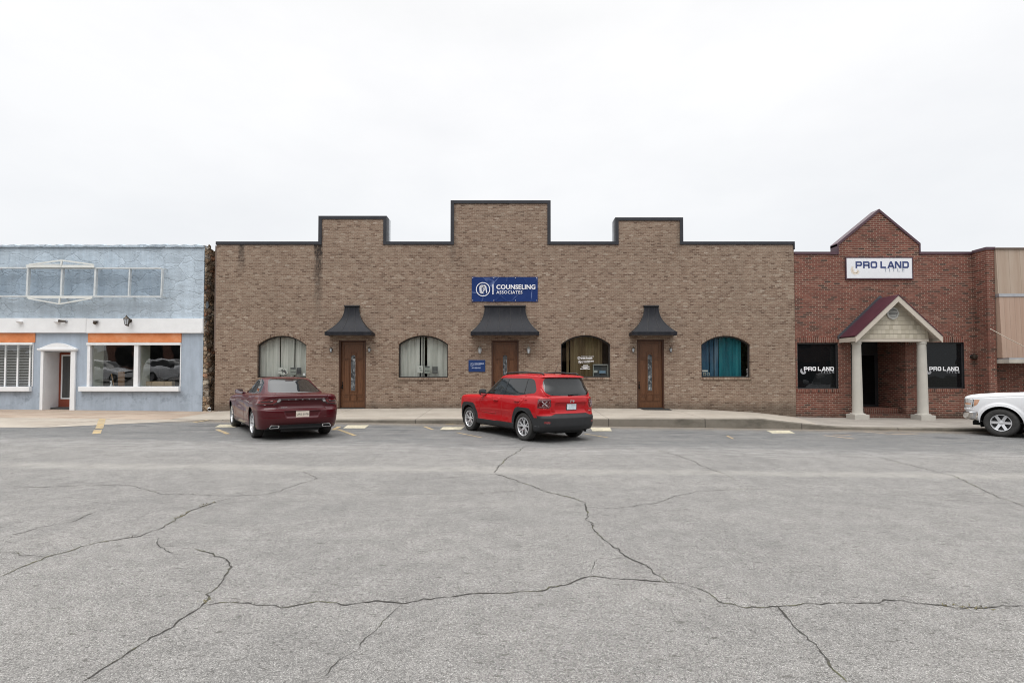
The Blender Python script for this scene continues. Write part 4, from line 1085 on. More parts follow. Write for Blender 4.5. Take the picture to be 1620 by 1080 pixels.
# thin white glazing bars of the left window
gb = MB()
for q in (-33, -13.5, 5.5, 25, 44.5): gb.box(X(q) - .03, X(q) + .03, YS + .075, YS + .12, wl[2], wl[3] - .10)
SF.part('glazing_bar', gb, M_WHITE, split=True)
bl = MB(); k = 0; zz = wl[2] + .05
while zz < wl[3] - .14:
    bl.quad((wl[0] + .13, YS + .20, zz), (wl[1] - .05, YS + .20, zz), (wl[1] - .05, YS + .232, zz + .016), (wl[0] + .13, YS + .232, zz + .016)); zz += .062
single('venetian_blind', bl, M_WHITE, 'white slatted venetian blind inside the left shop window', 'blind', ((wl[0] + wl[1]) / 2, YS + .2, wl[2]))
# door in a white surround, deep white reveal
yd = YS + .68
wdo = SF.part('door', MB().box(dx0, dx1, yd, yd + .05, .2, dzt - .02), M_REDD)
gx0, gx1, gz0, gz1 = X(99, yd), X(118, yd), Z(630, yd), Z(562, yd)
SF.part('door_trim', MB().stroke(rect(gx0, gx1, gz0, gz1) + [(gx0, gz0)], .05, yd - .02, yd - .001), M_WHITE, parent=wdo)
SF.part('door_pane', MB().flat(rect(gx0 + .026, gx1 - .026, gz0 + .026, gz1 - .026), yd - .004), glass('door_glass', base=.85, body=(.07, .075, .075)), parent=wdo)
SF.part('door_handle', MB().tube([(dx1 - .16, yd - .02, 1.05), (dx1 - .16, yd - .07, 1.06), (dx1 - .16, yd - .07, 1.3), (dx1 - .16, yd - .02, 1.31)], .012, 8), M_FLASH, parent=wdo, smooth=True)
SF.part('door_reveal', MB().box(dx0 - .08, dx0 - .001, YS + .301, yd + .05, .15, dzt).box(dx1 + .001, dx1 + .08, YS + .301, yd + .05, .15, dzt).box(dx0, dx1, YS + .301, yd, dzt, dzt + .06)
        .box(dx0, dx0 + .012, YS + .02, YS + .30, .15, dzt - .005), M_WHITE, parent=wdo)
sx0, sx1, zs = X(63.5, YS - .05, 600), X(118.3, YS - .05, 600), Z(555, YS - .05)
su = MB().box(sx0, dx0 + .01, YS - .06, YS + .019, .16, zs - .001).box(dx1 - .02, sx1, YS - .06, YS + .019, .16, zs - .001)
ped = [(sx0 - .07, zs), (sx1 + .06, zs)] + [(sx1 + .06 + (sx0 - .07 - sx1 - .06) * i / 24, zs + .09 + .22 * max(0, math.sin(math.pi * i / 24)) ** 1.15) for i in range(25)]
su.shape([ped], YS - .09, YS + .018).box(sx0 - .1, sx1 + .09, YS - .12, YS - .0905, zs + .03, zs + .10)
SF.part('door_surround', su, M_WHITE, parent=wdo, bevel=.008)
SF.part('floor_step', MB().box(dx0, dx1, YS + .0, yd, .1, .225), M_WALKL)
# things seen in the right shop window
bzl = wr[2] - .2
th = Thing('cardboard_box', 'row of flat cardboard cartons low in the right shop window', 'cartons', (X(255), YS + .5, bzl))
M_CARD = pm('cardboard', (.40, .29, .17), .9)
zz = Z(603, YS + .5)
xq = [X(q, YS + .45) for q in (228.5, 240.5, 261, 273)]
for a, b_ in zip(xq[:-1], xq[1:]): th.part('carton', MB().box(a + .006, b_ - .006, YS + .45, YS + .64, bzl, zz), M_CARD, bevel=.004)
p = at(176, 611, YS + .4)
th = Thing('spray_bottle', 'white spray bottle standing in the right shop window', 'bottle', (p.x, YS + .4, bzl))
th.part('bottle_body', MB().lathe([(.045, 0), (.05, .02), (.05, .22), (.02, .30), (.02, .36)], (p.x, YS + .4, bzl), 'z', 16), M_WHITE, smooth=40)
th.part('nozzle', MB().box(p.x - .05, p.x + .02, YS + .385, YS + .415, bzl + .361, bzl + .41), M_WHITE, bevel=.006)
p = at(183, 610, YS + .55)
single('broom_handle', MB().tube([(X(177, YS + .6), YS + .60, Z(591)), (X(183.5, YS + .55), YS + .52, bzl + .02)], .018, 8), pm('bare_wood', (.33, .20, .10), .7), 'wooden stick leaning in the right shop window beside the bottle', 'broom handle', (p.x, YS + .55, bzl), smooth=40)
single('cardboard_sheet', MB().box(X(188, YS + .68), X(198, YS + .68), YS + .66, YS + .70, bzl, Z(587.5)), pm('brown_card', (.20, .11, .055), .9), 'brown cardboard sheet standing in the right shop window', 'cardboard', (X(193), YS + .66, bzl), bevel=.004)
p = at(200, 610, YS + .4)
single('blue_cloth', MB().lathe([(.24, 0), (.2, .03), (.1, .05), (0, .055)], (p.x, YS + .45, bzl), 'z', 14), pm('turquoise_cloth', (.10, .28, .30), .9), 'crumpled turquoise cloth lying in the right shop window', 'cloth', (p.x, YS + .45, bzl), smooth=True)

# empty steel sign frame standing off the upper wall
M_STEEL = pm('pale_painted_steel', (.58, .61, .62), .5, .0, var=.15, vscale=8)
M_STEELW = pm('cream_painted_steel', (.70, .71, .68), .5, .1, var=.08)
YN = YS - .30
def sp_(px, py): p = at(px, py, YN); return (p.x, YN, p.z)
sgn = Thing('steel_sign', 'empty pale steel sign frame with a pointed middle on the blue upper wall', 'sign frame', (X(97), YS, Z(446)))
rl = MB()
for a, b_ in (((-62, 423.3), (255, 424.2)), ((-62, 468.3), (255, 469))): p0, p1 = sp_(*a), sp_(*b_); rl.bar((p0[0], YS - .245, p0[2]), (p1[0], YS - .245, p1[2]), .11, .05)
sgn.part('rail', rl, M_STEEL, split=True)
for q in (-62, -10, 43, 97, 150, 204, 255.5):
    a, b_ = sp_(q + .8, 423.8), sp_(q - 1.2, 468.5)
    sgn.part('upright', MB().bar((a[0], YS - .245, a[2] - .026), (b_[0], YS - .245, b_[2] + .026), .045 if q not in (43, 150, 97) else .07, .105, (0, 1, 0)), M_STEEL)
    br = MB()
    for e in (a, b_): br.bar((e[0], YS - .188, e[2]), (e[0], YS + .02, e[2]), .03, .03)
    sgn.part('bracket', br, M_STEEL, split=True)
pt = MB(); YN -= .055
pt.bar(sp_(42, 420.8), sp_(149, 421.3), .03, .095, (0, 0, 1)).bar(sp_(43, 469.8), sp_(146, 470.2), .03, .085)
for a, b_, w_ in (((46, 418.6), (98, 411.8), .05), ((98, 411.8), (148, 418.6), .05), ((45, 472), (94, 480.8), .045), ((94, 480.8), (144, 472), .045), ((58, 418), (97, 418.2), .02)):
    pt.bar(sp_(*a), sp_(*b_), .035, w_)
pt.bar(sp_(98, 411.8), sp_(96.8, 421), .05, .05, (0, 1, 0)).bar(sp_(95, 470), sp_(94, 480.6), .05, .05, (0, 1, 0))
sgn.part('pointed_centre', pt, M_STEELW)
YN += .055
# lamp fittings on the white band
lantern(206, 508.5, 1.65, 'old bronze carriage lantern on the white band above the right shop window', M_BRONZE, 'fittings on the white band', YS - .09)
def spot(px, py, label, kind):
    p = at(px, py, YS - .09); th = Thing('spotlight', label, 'spotlight', (p.x, YS - .09, p.z), 'fittings on the white band')
    th.part('mounting_plate', MB().lathe([(.06, 0), (.06, -.02), (.03, -.03)], (p.x, YS - .0905, p.z), 'y', 16), M_FLASH if kind else M_WHITE, smooth=35)
    if kind == 1:
        th.part('lamp_head', MB().tube([(p.x + .02, YS - .15, p.z), (p.x - .15, YS - .24, p.z + .01), (p.x - .17, YS - .25, p.z + .012)], [.03, .05, .055], 12), M_BRONZE, smooth=35)
    elif kind == 2:
        th.part('lamp_head', MB().tube([(p.x, YS - .13, p.z), (p.x, YS - .2, p.z - .05)], [.05, .065], 12).box(p.x - .1, p.x + .1, YS - .16, YS - .12, p.z + .02, p.z + .045), M_BRONZE, smooth=35)
    else:
        th.part('lamp_head', MB().lathe([(0, -.02), (.06, -.01), (.10, .03), (.10, .05), (0, .06)], (p.x, YS - .16, p.z - .02), 'z', 16), M_WHITE, smooth=35)
spot(33, 509.5, 'white dome fitting on the band above the left shop window', 0)
spot(92.5, 510, 'white dome fitting on the band above the shop door', 0)
spot(105, 508.5, 'bronze spotlight head on the band above the shop door', 1)
spot(153, 509.5, 'small bronze bracket lamp on the band near its joint', 2)
# white drain pipe end in the gap
p = at(331, 647.5, WY + .05)
single('pipe_end', MB().tube([(p.x - .15, WY + .35, .30), (p.x, WY + .05, .27), (p.x + .06, WY - .05, .245)], .055, 12, caps=False).tube([(p.x + .05, WY - .03, .25), (p.x + .075, WY - .07, .24)], .068, 12, caps=False),
       M_WHITE, 'white plastic pipe end lying at the foot of the gap between the buildings', 'pipe', (p.x, WY, .24), smooth=True)
th = Thing('downpipe', 'brown downpipe on the left edge of the brown brick wall', 'downpipe', (BX0 - .05, WY + .12, .3))
th.part('pipe', MB().box(BX0 - .09, BX0 - .003, WY + .05, WY + .13, Z(555), Z(388)), pm('brown_downpipe', (.13, .09, .07), .5), bevel=.01)

# ------------------------------------------------------------------ red brick building (right)
RX0, RX1 = BX1 + .012, X(1539, py=480); rb = -.08
RBD = Thing('brick_building', 'red brick office with a pointed parapet gable and two dark windows', 'building', (RX0 + 3.5, WY, rb))
YR = WY
rz = Z(400); gx0, gx1, gzs, gpk, gpx = X(1325.5, py=390), X(1454, py=390), Z(387), Z(333.5), X(1390, py=333)
wn = [(X(1261.5, py=575), X(1326, py=575), Z(615), Z(542)), (X(1464, py=575), X(1525.5, py=575), Z(614.5), Z(541.5))]
ex0, ex1, ez1 = X(1346.5, py=600), X(1433, py=600), Z(533)
ol = [(RX0, -.5), (RX1, -.5), (RX1, rz), (gx1, rz), (gx1, gzs), (gpx, gpk), (gx0, gzs), (gx0, rz), (RX0, rz)]
YG = YR + .22
wl_ = MB().shape([ol] + [rect(*q) for q in wn] + [rect(ex0, ex1, -.45, ez1)], YR, YR + .3)
# recess walls of the entrance, wing that steps forward on the right
rd = 1.55
wl_.box(ex1 + .001, ex1 + .25, YR + .301, YR + rd, -.4, ez1 + .1).box(ex0 - .25, ex0 - .001, YR + .301, YR + rd, -.4, ez1 + .1)
JY = 19.87
wl_.box(RX1 + .001, RX1 + .30, JY, YR + .3, -.5, Z(395, JY))
wl_.box(RX1 - .3, RX1 - .002, YR + .301, YR + 10, -.5, rz - .1)
wl_.box(gx0 + .1, gx1 - .1, YR + .301, YR + .37, rz - .4, gzs - .05)
RBD.part('wall', wl_, M_RED)
sold = MB()
for (x0, x1, z0, z1) in wn:
    sold.box(x0 - .05, x1 + .05, YR - .018, YR + .05, z0 - .13, z0 - .002)
    sold.box(x0 - .02, x1 + .02, YR - .005, YR + .05, z1 + .002, z1 + .22)
sold.box(ex1 + .0, X(1453, py=540), YR - .005, YR + .05, ez1 - .28, ez1 - .02).box(X(1327, py=540), ex0, YR - .005, YR + .05, ez1 - .28, ez1 - .02)
RBD.part('soldier_course', sold, M_REDS, bevel=.004, split=True)
M_BURG = pm('burgundy_coping', (.085, .045, .058), .4, .3)
cp = MB()
cp.box(RX0, gx0 - .045, YR - .03, YR + .34, rz - .07, rz + .04).box(gx1 + .045, RX1, YR - .03, YR + .34, rz - .07, rz + .04)
cp.box(gx0 - .04, gx0 + .012, YR - .032, YR + .42, rz - .07, gzs + .02).box(gx1 - .012, gx1 + .04, YR - .032, YR + .42, rz - .07, gzs + .02)
cp.box(RX1 - .03, RX1 + .33, JY - .03, YR - .031, Z(395, JY), Z(395, JY) + .10)
for sx in (gx0 - .04, gx1 + .04):
    a, b_ = (sx, gzs - .02), (gpx, gpk + .02)
    vs = [(a[0], YR - .034, a[1] - .04), (b_[0], YR - .034, b_[1] - .06), (b_[0], YR - .034, b_[1] + .05), (a[0], YR - .034, a[1] + .07)]
    vs += [(q[0], YR + .43, q[2]) for q in vs]
    cp.add(vs, [(0, 1, 2, 3), (7, 6, 5, 4), (0, 4, 5, 1), (1, 5, 6, 2), (2, 6, 7, 3), (3, 7, 4, 0)])
RBD.part('coping', cp, M_BURG)
RBD.part('roof', MB().box(RX0, RX1 - .31, YR + .38, YR + 10, rz - .8, rz - .6), M_ROOF)
for k, (x0, x1, z0, z1) in enumerate(wn):
    fo = RBD.part('window', MB().shape([rect(x0, x1, z0, z1), rect(x0 + .05, x1 - .05, z0 + .05, z1 - .05)], YR + .06, YR + .16), M_SOFFIT)
    RBD.part('pane', MB().flat(rect(x0 + .05, x1 - .05, z0 + .05, z1 - .05), YR + .09), M_GLD, parent=fo)
    RBD.part('reveal', MB().box(x0, x0 + .004, YR + .003, YR + .059, z0, z1).box(x1 - .004, x1, YR + .003, YR + .059, z0, z1), M_SOFFIT, parent=fo)
RBD.part('entrance_floor', MB().box(ex0 + .001, ex1 - .001, YR + .01, YR + rd, -.2, Z(655)), M_RED)
RBD.part('entrance_step', MB().box(ex0 + .001, ex1 - .001, YR + .45, YR + rd - .001, Z(655) + .001, Z(647)), M_REDS, bevel=.006)
ey = YR + rd
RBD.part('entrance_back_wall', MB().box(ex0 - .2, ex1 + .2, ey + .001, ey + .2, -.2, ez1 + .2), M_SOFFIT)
RBD.part('entrance_ceiling', MB().box(ex0, ex1, YR + .301, ey, ez1 + .0, ez1 + .05), M_PAPERG)
dr0, dr1 = ex0 + .28, ex0 + 1.22; dz0 = Z(647)
ed = RBD.part('door', MB().shape([rect(dr0, dr1, dz0 + .02, 2.5), rect(dr0 + .11, dr1 - .11, dz0 + .25, 2.35)], ey - .06, ey - .005), M_SOFFIT)
RBD.part('door_pane', MB().flat(rect(dr0 + .11, dr1 - .11, dz0 + .25, 2.35), ey - .03), M_GLD, parent=ed)
RBD.part('door_handle', MB().tube([(dr1 - .055, ey - .06, 1.0), (dr1 - .055, ey - .11, 1.01), (dr1 - .055, ey - .11, 1.35), (dr1 - .055, ey - .06, 1.36)], .012, 8), M_FLASH, parent=ed, smooth=True)
RBD.part('side_light', MB().flat(rect(dr1 + .06, ex1 - .15, dz0 + .1, 2.4), ey - .01), M_GLD)

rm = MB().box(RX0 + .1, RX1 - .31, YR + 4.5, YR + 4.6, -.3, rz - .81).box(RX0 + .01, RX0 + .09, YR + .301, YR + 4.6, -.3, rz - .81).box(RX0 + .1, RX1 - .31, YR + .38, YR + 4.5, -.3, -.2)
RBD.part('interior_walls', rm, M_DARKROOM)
# portico
YP = YR - 1.0
pl, pr = at(1353.8, 531, YP), at(1491.5, 532.5, YP); pk = at(1420.8, 467, YP)
pcx = (pl.x + pr.x) / 2; hw = (pr.x - pl.x) / 2; ze = (pl.z + pr.z) / 2; zp = pk.z
PO = Thing('entrance_portico', 'gabled portico with burgundy roof over two pale round columns', 'portico', (pcx, YP, -.1))
M_BURGR, nt, b = newmat('burgundy_sheet_roof'); o, x, y, z = nt.obj()
nt.set(b.inputs['Base Color'], nt.ramp(nt.noise(nt.scale(o, (1, 3, 1)), 1.5, 5), [(.3, (.062, .018, .030)), (.7, (.088, .028, .042))])); b.inputs['Roughness'].default_value = .4; b.inputs['Metallic'].default_value = .2
M_BEIGE = pm('beige_trim_paint', (.50, .45, .385), .55, var=.06)
th_ = .16
def slope(s_, y0, y1, a0, a1, t0, t1, mb, inset=0):
    """slab along one roof slope: a = 0 at ridge .. 1 at eave, t thickness below/above the slope line"""
    def P(a, t, y): return (pcx + s_ * (hw * a), y, zp + (ze - zp) * a + t)
    vs = [P(a0, t0, y0), P(a1, t0, y0), P(a1, t1, y0), P(a0, t1, y0)] + [P(a0, t0, y1), P(a1, t0, y1), P(a1, t1, y1), P(a0, t1, y1)]
    mb.add(vs, [(0, 1, 2, 3), (7, 6, 5, 4), (0, 4, 5, 1), (1, 5, 6, 2), (2, 6, 7, 3), (3, 7, 4, 0)]); return mb
roof = MB(); slope(-1, YP - .02, YR - .035, 0, 1.0, .001, .035, roof); slope(1, YP - .02, YR - .035, 0, 1.0, .001, .035, roof)
rf = PO.part('roof', roof, M_BURGR)
fl = MB(); slope(-1, YR - .034, YR - .002, -.0, 1.04, .0, .14, fl); slope(1, YR - .034, YR - .002, -.0, 1.04, .0, .14, fl)
PO.part('step_flashing', fl, pm('lead_flashing', (.07, .075, .085), .5, .3), parent=rf)
fa = MB()
slope(-1, YP, YP + .045, 0, 1.0, -.235, -.002, fa); slope(1, YP, YP + .045, 0, 1.0, -.235, -.002, fa)
fa.box(pcx - hw, pcx - hw + .035, YP + .046, YR - .002, ze - .19, ze - .03).box(pcx + hw - .035, pcx + hw, YP + .046, YR - .002, ze - .19, ze - .03)
PO.part('fascia', fa, M_BEIGE)
sf_ = MB(); slope(-1, YP + .046, YR - .003, .03, .97, -.10, -.07, sf_); slope(1, YP + .046, YR - .003, .03, .97, -.10, -.07, sf_)
PO.part('soffit', sf_, M_BEIGE)
# shingled gable wall set back under the overhang
YGb = YP + .30
bz0 = Z(536.2, YGb)
gh = MB(); q = .90
gp = [(pcx - hw * .82, bz0), (pcx + hw * .82, bz0), (pcx + hw * .82, zp + (ze - zp) * .82 - .10), (pcx, zp - .10), (pcx - hw * .82, zp + (ze - zp) * .82 - .10)]
gh.shape([gp], YGb, YGb + .1)
M_SHIN, nt, b = newmat('cream_shingle'); o, x, y, z = nt.obj()
row = nt.m('FLOOR', nt.m('DIVIDE', z, .17)); fz = nt.m('FRACT', nt.m('DIVIDE', z, .17))
wn_ = nt.n('ShaderNodeTexWhiteNoise', {0: nt.vec(row, 4.2, 1)}, noise_dimensions='3D')
uu = nt.m('ADD', nt.m('DIVIDE', x, .15), nt.m('MULTIPLY', wn_.outputs[0], 5)); fu = nt.m('FRACT', uu)
w2 = nt.n('ShaderNodeTexWhiteNoise', {0: nt.vec(nt.m('FLOOR', uu), row, 2)}, noise_dimensions='3D')
c = nt.ramp(w2.outputs[0], [(0, (.40, .36, .28)), (1, (.52, .475, .385))])
gap = nt.m('MAXIMUM', nt.mapr(fz, .0, .10, .75, 0), nt.m('MULTIPLY', nt.mapr(nt.m('ABSOLUTE', nt.m('SUBTRACT', fu, .5)), .46, .49, 0, .4), nt.mapr(w2.outputs[0], .3, .5, .2, 1)))
c = nt.mix(gap, c, (.12, .10, .08)); nt.set(b.inputs['Base Color'], c); b.inputs['Roughness'].default_value = .8
bump(nt, b, nt.m('SUBTRACT', nt.m('MULTIPLY', fz, -1), gap), .02, .7)
PO.part('shingled_gable', gh, M_SHIN)
PO.part('beam', MB().box(pcx - hw * .86, pcx + hw * .82, YGb - .02, YGb + .25, bz0 - .10, bz0 - .002).box(pcx - hw * .86, pcx - hw * .86 + .2, YGb + .251, YR - .003, bz0 - .1, bz0 - .002).box(pcx + hw * .82 - .2, pcx + hw * .82, YGb + .251, YR - .003, bz0 - .1, bz0 - .002), M_BEIGE)
PO.part('ceiling', MB().box(pcx - hw * .85, pcx + hw * .81, YGb + .26, YR - .004, bz0 - .06, bz0 - .03), M_BEIGE)
p = at(1412, 495.5, YGb - .03); R0 = .235
vt = MB().lathe([(R0, .03), (R0, -.03), (R0 * .76, -.04), (R0 * .74, -.0)], (p.x, YGb - .03, p.z), 'y', 8)
vo_ = PO.part('gable_vent', vt, pm('vent_grey', (.42, .42, .40), .6))
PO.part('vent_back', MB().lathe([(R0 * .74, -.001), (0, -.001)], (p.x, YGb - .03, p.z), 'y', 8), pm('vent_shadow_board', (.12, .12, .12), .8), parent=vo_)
lv = MB()
for k in range(-3, 4):
    hh = math.sqrt(max(.01, (R0 * .68) ** 2 - (k * .05) ** 2)); lv.quad((p.x - hh, YGb - .062, p.z + k * .05 - .022), (p.x + hh, YGb - .062, p.z + k * .05 - .022), (p.x + hh, YGb - .034, p.z + k * .05 + .016), (p.x - hh, YGb - .034, p.z + k * .05 + .016))
PO.part('louvre', lv, MATS['vent_grey'], parent=vo_)
M_COL = pm('pale_cast_stone', (.46, .44, .395), .75, var=.08, bmp=.002)
YC = YP + .42
for (pc, pt) in ((1356.5, 1355), (1459.8, 1457.5)):
    xb = X(pc, YC, 640); zb = walk_z(xb, YC) - .02; H = bz0 - .10 - zb
    co = PO.part('column', MB().lathe([(.192, .235), (.178, .30), (.174, .9), (.166, 1.6), (.146, H - .12), (.146, H - .10), (.165, H - .085), (.165, H - .001)], (xb, YC, zb), 'z', 32), M_COL, smooth=35)
    PO.part('column_base', MB().box(xb - .27, xb + .27, YC - .27, YC + .27, zb, zb + .20).lathe([(.255, .201), (.262, .215), (.25, .234), (.215, .236)], (xb, YC, zb), 'z', 32), M_COL, parent=co, bevel=.008)

# sign board on the gable wall
x0, x1, z0, z1 = X(1339.3, YR - .05, 424), X(1443, YR - .05, 424), Z(440, YR - .05), Z(408, YR - .05)
SG = Thing('sign_board', 'white sign board with wide navy lettering on the red brick gable', 'sign', ((x0 + x1) / 2, YR, z0))
SG.part('panel', MB().box(x0, x1, YR - .05, YR - .003, z0, z1), pm('white_sign_face', (.74, .75, .78), .4, var=.02), bevel=.004)
SG.part('frame', MB().stroke(rect(x0 - .018, x1 + .018, z0 - .03, z1 + .018) + [(x0 - .018, z0 - .03)], .035, YR - .06, YR - .002), M_BURG)
def wide_letters(mb, txt, x, z, h, y0, y1, wf=1.15, st=.24, gap=.13):
    """extended square capitals made of strokes"""
    s_ = h * st; k = s_ / 2; W = h * wf
    def put(pts, x0, w_=s_): mb.stroke([(x0 + p[0] * (W - s_) + k, z + k + p[1] * (h - s_)) for p in pts], w_, y0, y1)
    G = {'P': [[(0, -.16), (0, 1), (.86, 1), (1, .86), (1, .52), (.86, .38), (.12, .38)]],
         'R': [[(0, -.16), (0, 1), (.86, 1), (1, .88), (1, .55), (.86, .42), (.12, .42)], [(.86, .42), (1, .28), (1, -.16)]],
         'O': [[(.14, 0), (.86, 0), (1, .16), (1, .84), (.86, 1), (.14, 1), (0, .84), (0, .16), (.14, 0)]],
         'L': [[(0, 1.16), (0, 0), (.95, 0)]],
         'A': [[(-.06, -.16), (.44, 1.0), (.58, 1.0), (1.08, -.16)], [(.22, .22), (.82, .22)]],
         'N': [[(0, -.16), (0, 1), (.16, 1), (.84, 0), (1, 0), (1, 1.16)]],
         'D': [[(0, 0), (.82, 0), (1, .2), (1, .8), (.82, 1), (0, 1), (0, 0)]]}
    for ch in txt:
        if ch == ' ': x += W * .34; continue
        for st_ in G[ch]: put(st_, x)
        x += W + h * gap * (.65 if ch in 'LA' else 1)
    return x
def swirl(mb, cx, cz, r, y0, y1):
    for rr, a0, a1 in ((r, 2.2, 6.0), (r * .62, 2.6, 6.6)):
        mb.stroke([(cx + rr * (1 - i / 60) * math.cos(a0 + (a1 - a0) * i / 16), cz + rr * (1 - i / 60) * math.sin(a0 + (a1 - a0) * i / 16)) for i in range(17)], r * .36, y0, y1)
M_NAVY = pm('navy_lettering', (.035, .055, .17), .4)
LY = YR - .054
def prolet(x0, x1, z0, z1, LY, thing, mat, mat2, ystep=.004):
    t = MB(); total = (1.15 * 7 + .34 * 1.15 + .26 * (4 + 2 * .65)); h = (x1 - x0) / total
    h = (z1 - z0); wf = ((x1 - x0) / h - .13 * 5.3) / (7 + .34)
    wide_letters(t, 'PRO LAND', x0, z0, h, LY - .001, LY + .001, wf=wf, st=.235)
    return t
t = prolet(X(1353.5, LY, 418), X(1438, LY, 418), Z(424.2, LY), Z(413.4, LY), LY, SG, M_NAVY, None)
SG.part('lettering', t, M_NAVY)
t = MB().text('TITLE', X(1400.5, LY), Z(429.6, LY), .20, LY, .002, 0, sx=1.25, space=1.42); SG.part('small_lettering', t, pm('grey_lettering', (.30, .33, .40), .5))
t = MB(); swirl(t, X(1356, LY), Z(427.5, LY), .17, LY - .0005, LY + .0005); SG.part('swirl', t, pm('pale_peach', (.70, .62, .53), .6))
for k, (pa, pb) in enumerate(((1271, 1319.3), (1469.3, 1516.8))):
    LY2 = YR + .085; zt_, zb_ = Z(580, LY2), Z(586.3, LY2)
    TH = Thing('window_lettering', ('white lettering with grey swirl on the dark window left of the portico', 'white lettering with grey swirl on the dark window right of the portico')[k], 'lettering', (X(pa), LY2, zb_), 'lettering on the dark windows')
    TH.part('lettering', prolet(X(pa + .8, LY2, 583), X(pb, LY2, 583), zb_, zt_, LY2, None, None, None), M_LET)
    TH.part('small_lettering', MB().text('TITLE', X(pa + 27, LY2, 583), Z(589.7, LY2), .125, LY2 - .001, .002, .001, sx=1.25, space=1.5), M_GRYV)
    t = MB(); swirl(t, X(pa + .2, LY2, 583), Z(587, LY2), .115, LY2 - .0025, LY2 - .0015); TH.part('swirl', t, M_GRYV)
# round fitting on the red wall
p = at(1538, 564, YR)
th = Thing('wall_lamp', 'small round black lamp on the red brick wall right of the dark window', 'wall lamp', (p.x, YR, p.z))
th.part('mounting_plate', MB().lathe([(.09, 0), (.09, -.03)], (p.x, YR - .001, p.z), 'y', 18), M_SOFFIT, smooth=35)
th.part('lamp_head', MB().lathe([(.075, -.031), (.10, -.10), (.09, -.16), (0, -.18)], (p.x, YR - .001, p.z - .01), 'y', 18), M_BRONZE, smooth=35)

# ------------------------------------------------------------------ tan clad building (far right)
TX0 = RX1 + .302; TX1 = 32.0
TB = Thing('storefront', 'tan metal clad shop front with a flat canopy beside the red brick office', 'building', (TX0 + 3, JY, -.2))
M_TAN, nt, b = newmat('faded_tan_cladding'); o, x, y, z = nt.obj()
f = nt.noise(nt.scale(o, (2.2, 1, .25)), 1.6, 5, .6)
c = nt.ramp(f, [(.3, (.33, .245, .185)), (.5, (.37, .285, .22)), (.7, (.41, .33, .265))])
fr = nt.m('FRACT', nt.m('DIVIDE', x, .42)); c = nt.mix(nt.mapr(nt.m('ABSOLUTE', nt.m('SUBTRACT', fr, .5)), .475, .495, 0, .6), c, (.20, .15, .11))
nt.set(b.inputs['Base Color'], c); b.inputs['Roughness'].default_value = .7
bump(nt, b, nt.m('ABSOLUTE', nt.m('SUBTRACT', fr, .5)), .02, .4)
M_TAN2, nt, b = newmat('faded_tan_boards'); o, x, y, z = nt.obj()
f = nt.noise(nt.scale(o, (5, 1, .2)), 1.3, 5, .6)
c = nt.ramp(f, [(.3, (.34, .225, .165)), (.6, (.40, .285, .22))])
fr = nt.m('FRACT', nt.m('DIVIDE', x, .20)); c = nt.mix(nt.mapr(nt.m('ABSOLUTE', nt.m('SUBTRACT', fr, .5)), .455, .49, 0, .6), c, (.17, .11, .08))
nt.set(b.inputs['Base Color'], c); b.inputs['Roughness'].default_value = .7
YT = JY - .12
zA, zB, zC, zD = Z(393.5, YT), Z(464.5, YT), Z(469.5, YT), Z(566, YT - .05)
def leanbox(z0, z1, y0, y1, x0, x1):
    """cladding panel that leans out towards its foot"""
    return MB().add([(x0, y0, z0), (x1, y0, z0), (x1, JY + .25, z0), (x0, JY + .25, z0), (x0, y1, z1), (x1, y1, z1), (x1, JY + .25, z1), (x0, JY + .25, z1)],
                    [(0, 3, 2, 1), (4, 5, 6, 7), (0, 1, 5, 4), (1, 2, 6, 5), (2, 3, 7, 6), (3, 0, 4, 7)])
tx = RX1 + .31
TB.part('upper_cladding', leanbox(zB, zA, YT, YT + .06, tx, TX1), M_TAN)
TB.part('lower_cladding', leanbox(zD, zC, YT - .09, YT - .01, tx + .02, TX1), M_TAN2)
TB.part('joint_flashing', MB().box(tx, TX1, YT - .03, YT + .3, zC + .002, zB - .002), M_FLASH)
TB.part('top_trim', MB().box(tx - .02, TX1, YT + .01, YT + .5, zA + .001, zA + .05), pm('brown_edge_trim', (.16, .12, .10), .6))
cz0 = Z(578, YT - .9)
TB.part('canopy', MB().box(tx + .02, TX1, YT - .35, YR + .3, zD - .20, zD - .06), pm('weathered_canopy_board', (.42, .39, .34), .7, var=.2), bevel=.006)
TB.part('canopy_flashing', MB().box(tx + .04, TX1, YT - .33, YT + .2, zD - .058, zD - .003), M_FLASH)
TB.part('wall', MB().box(tx, TX1, JY + .42, JY + .72, -.6, zD - .201).box(tx, TX1, JY + .73, JY + 12, zA - 1.4, zA - 1.2).box(TX1 - .3, TX1 - .001, JY + .73, JY + 12, -.6, zA - 1.41), M_RED)
th = single('cable', MB().tube([(X(1566.5, YT - .12), YT - .13, Z(520, YT)), (X(1595, YT - .3), YT - .3, Z(536, YT)), (X(1622, YT - .5), YT - .5, Z(549, YT - .4)), (26, YT - 2.5, 2.0)], .012, 6), pm('white_cable', (.5, .44, .36), .6),
            'thin pale cable slanting down across the tan cladding', 'cable', (TX0, YT, 3), smooth=True)
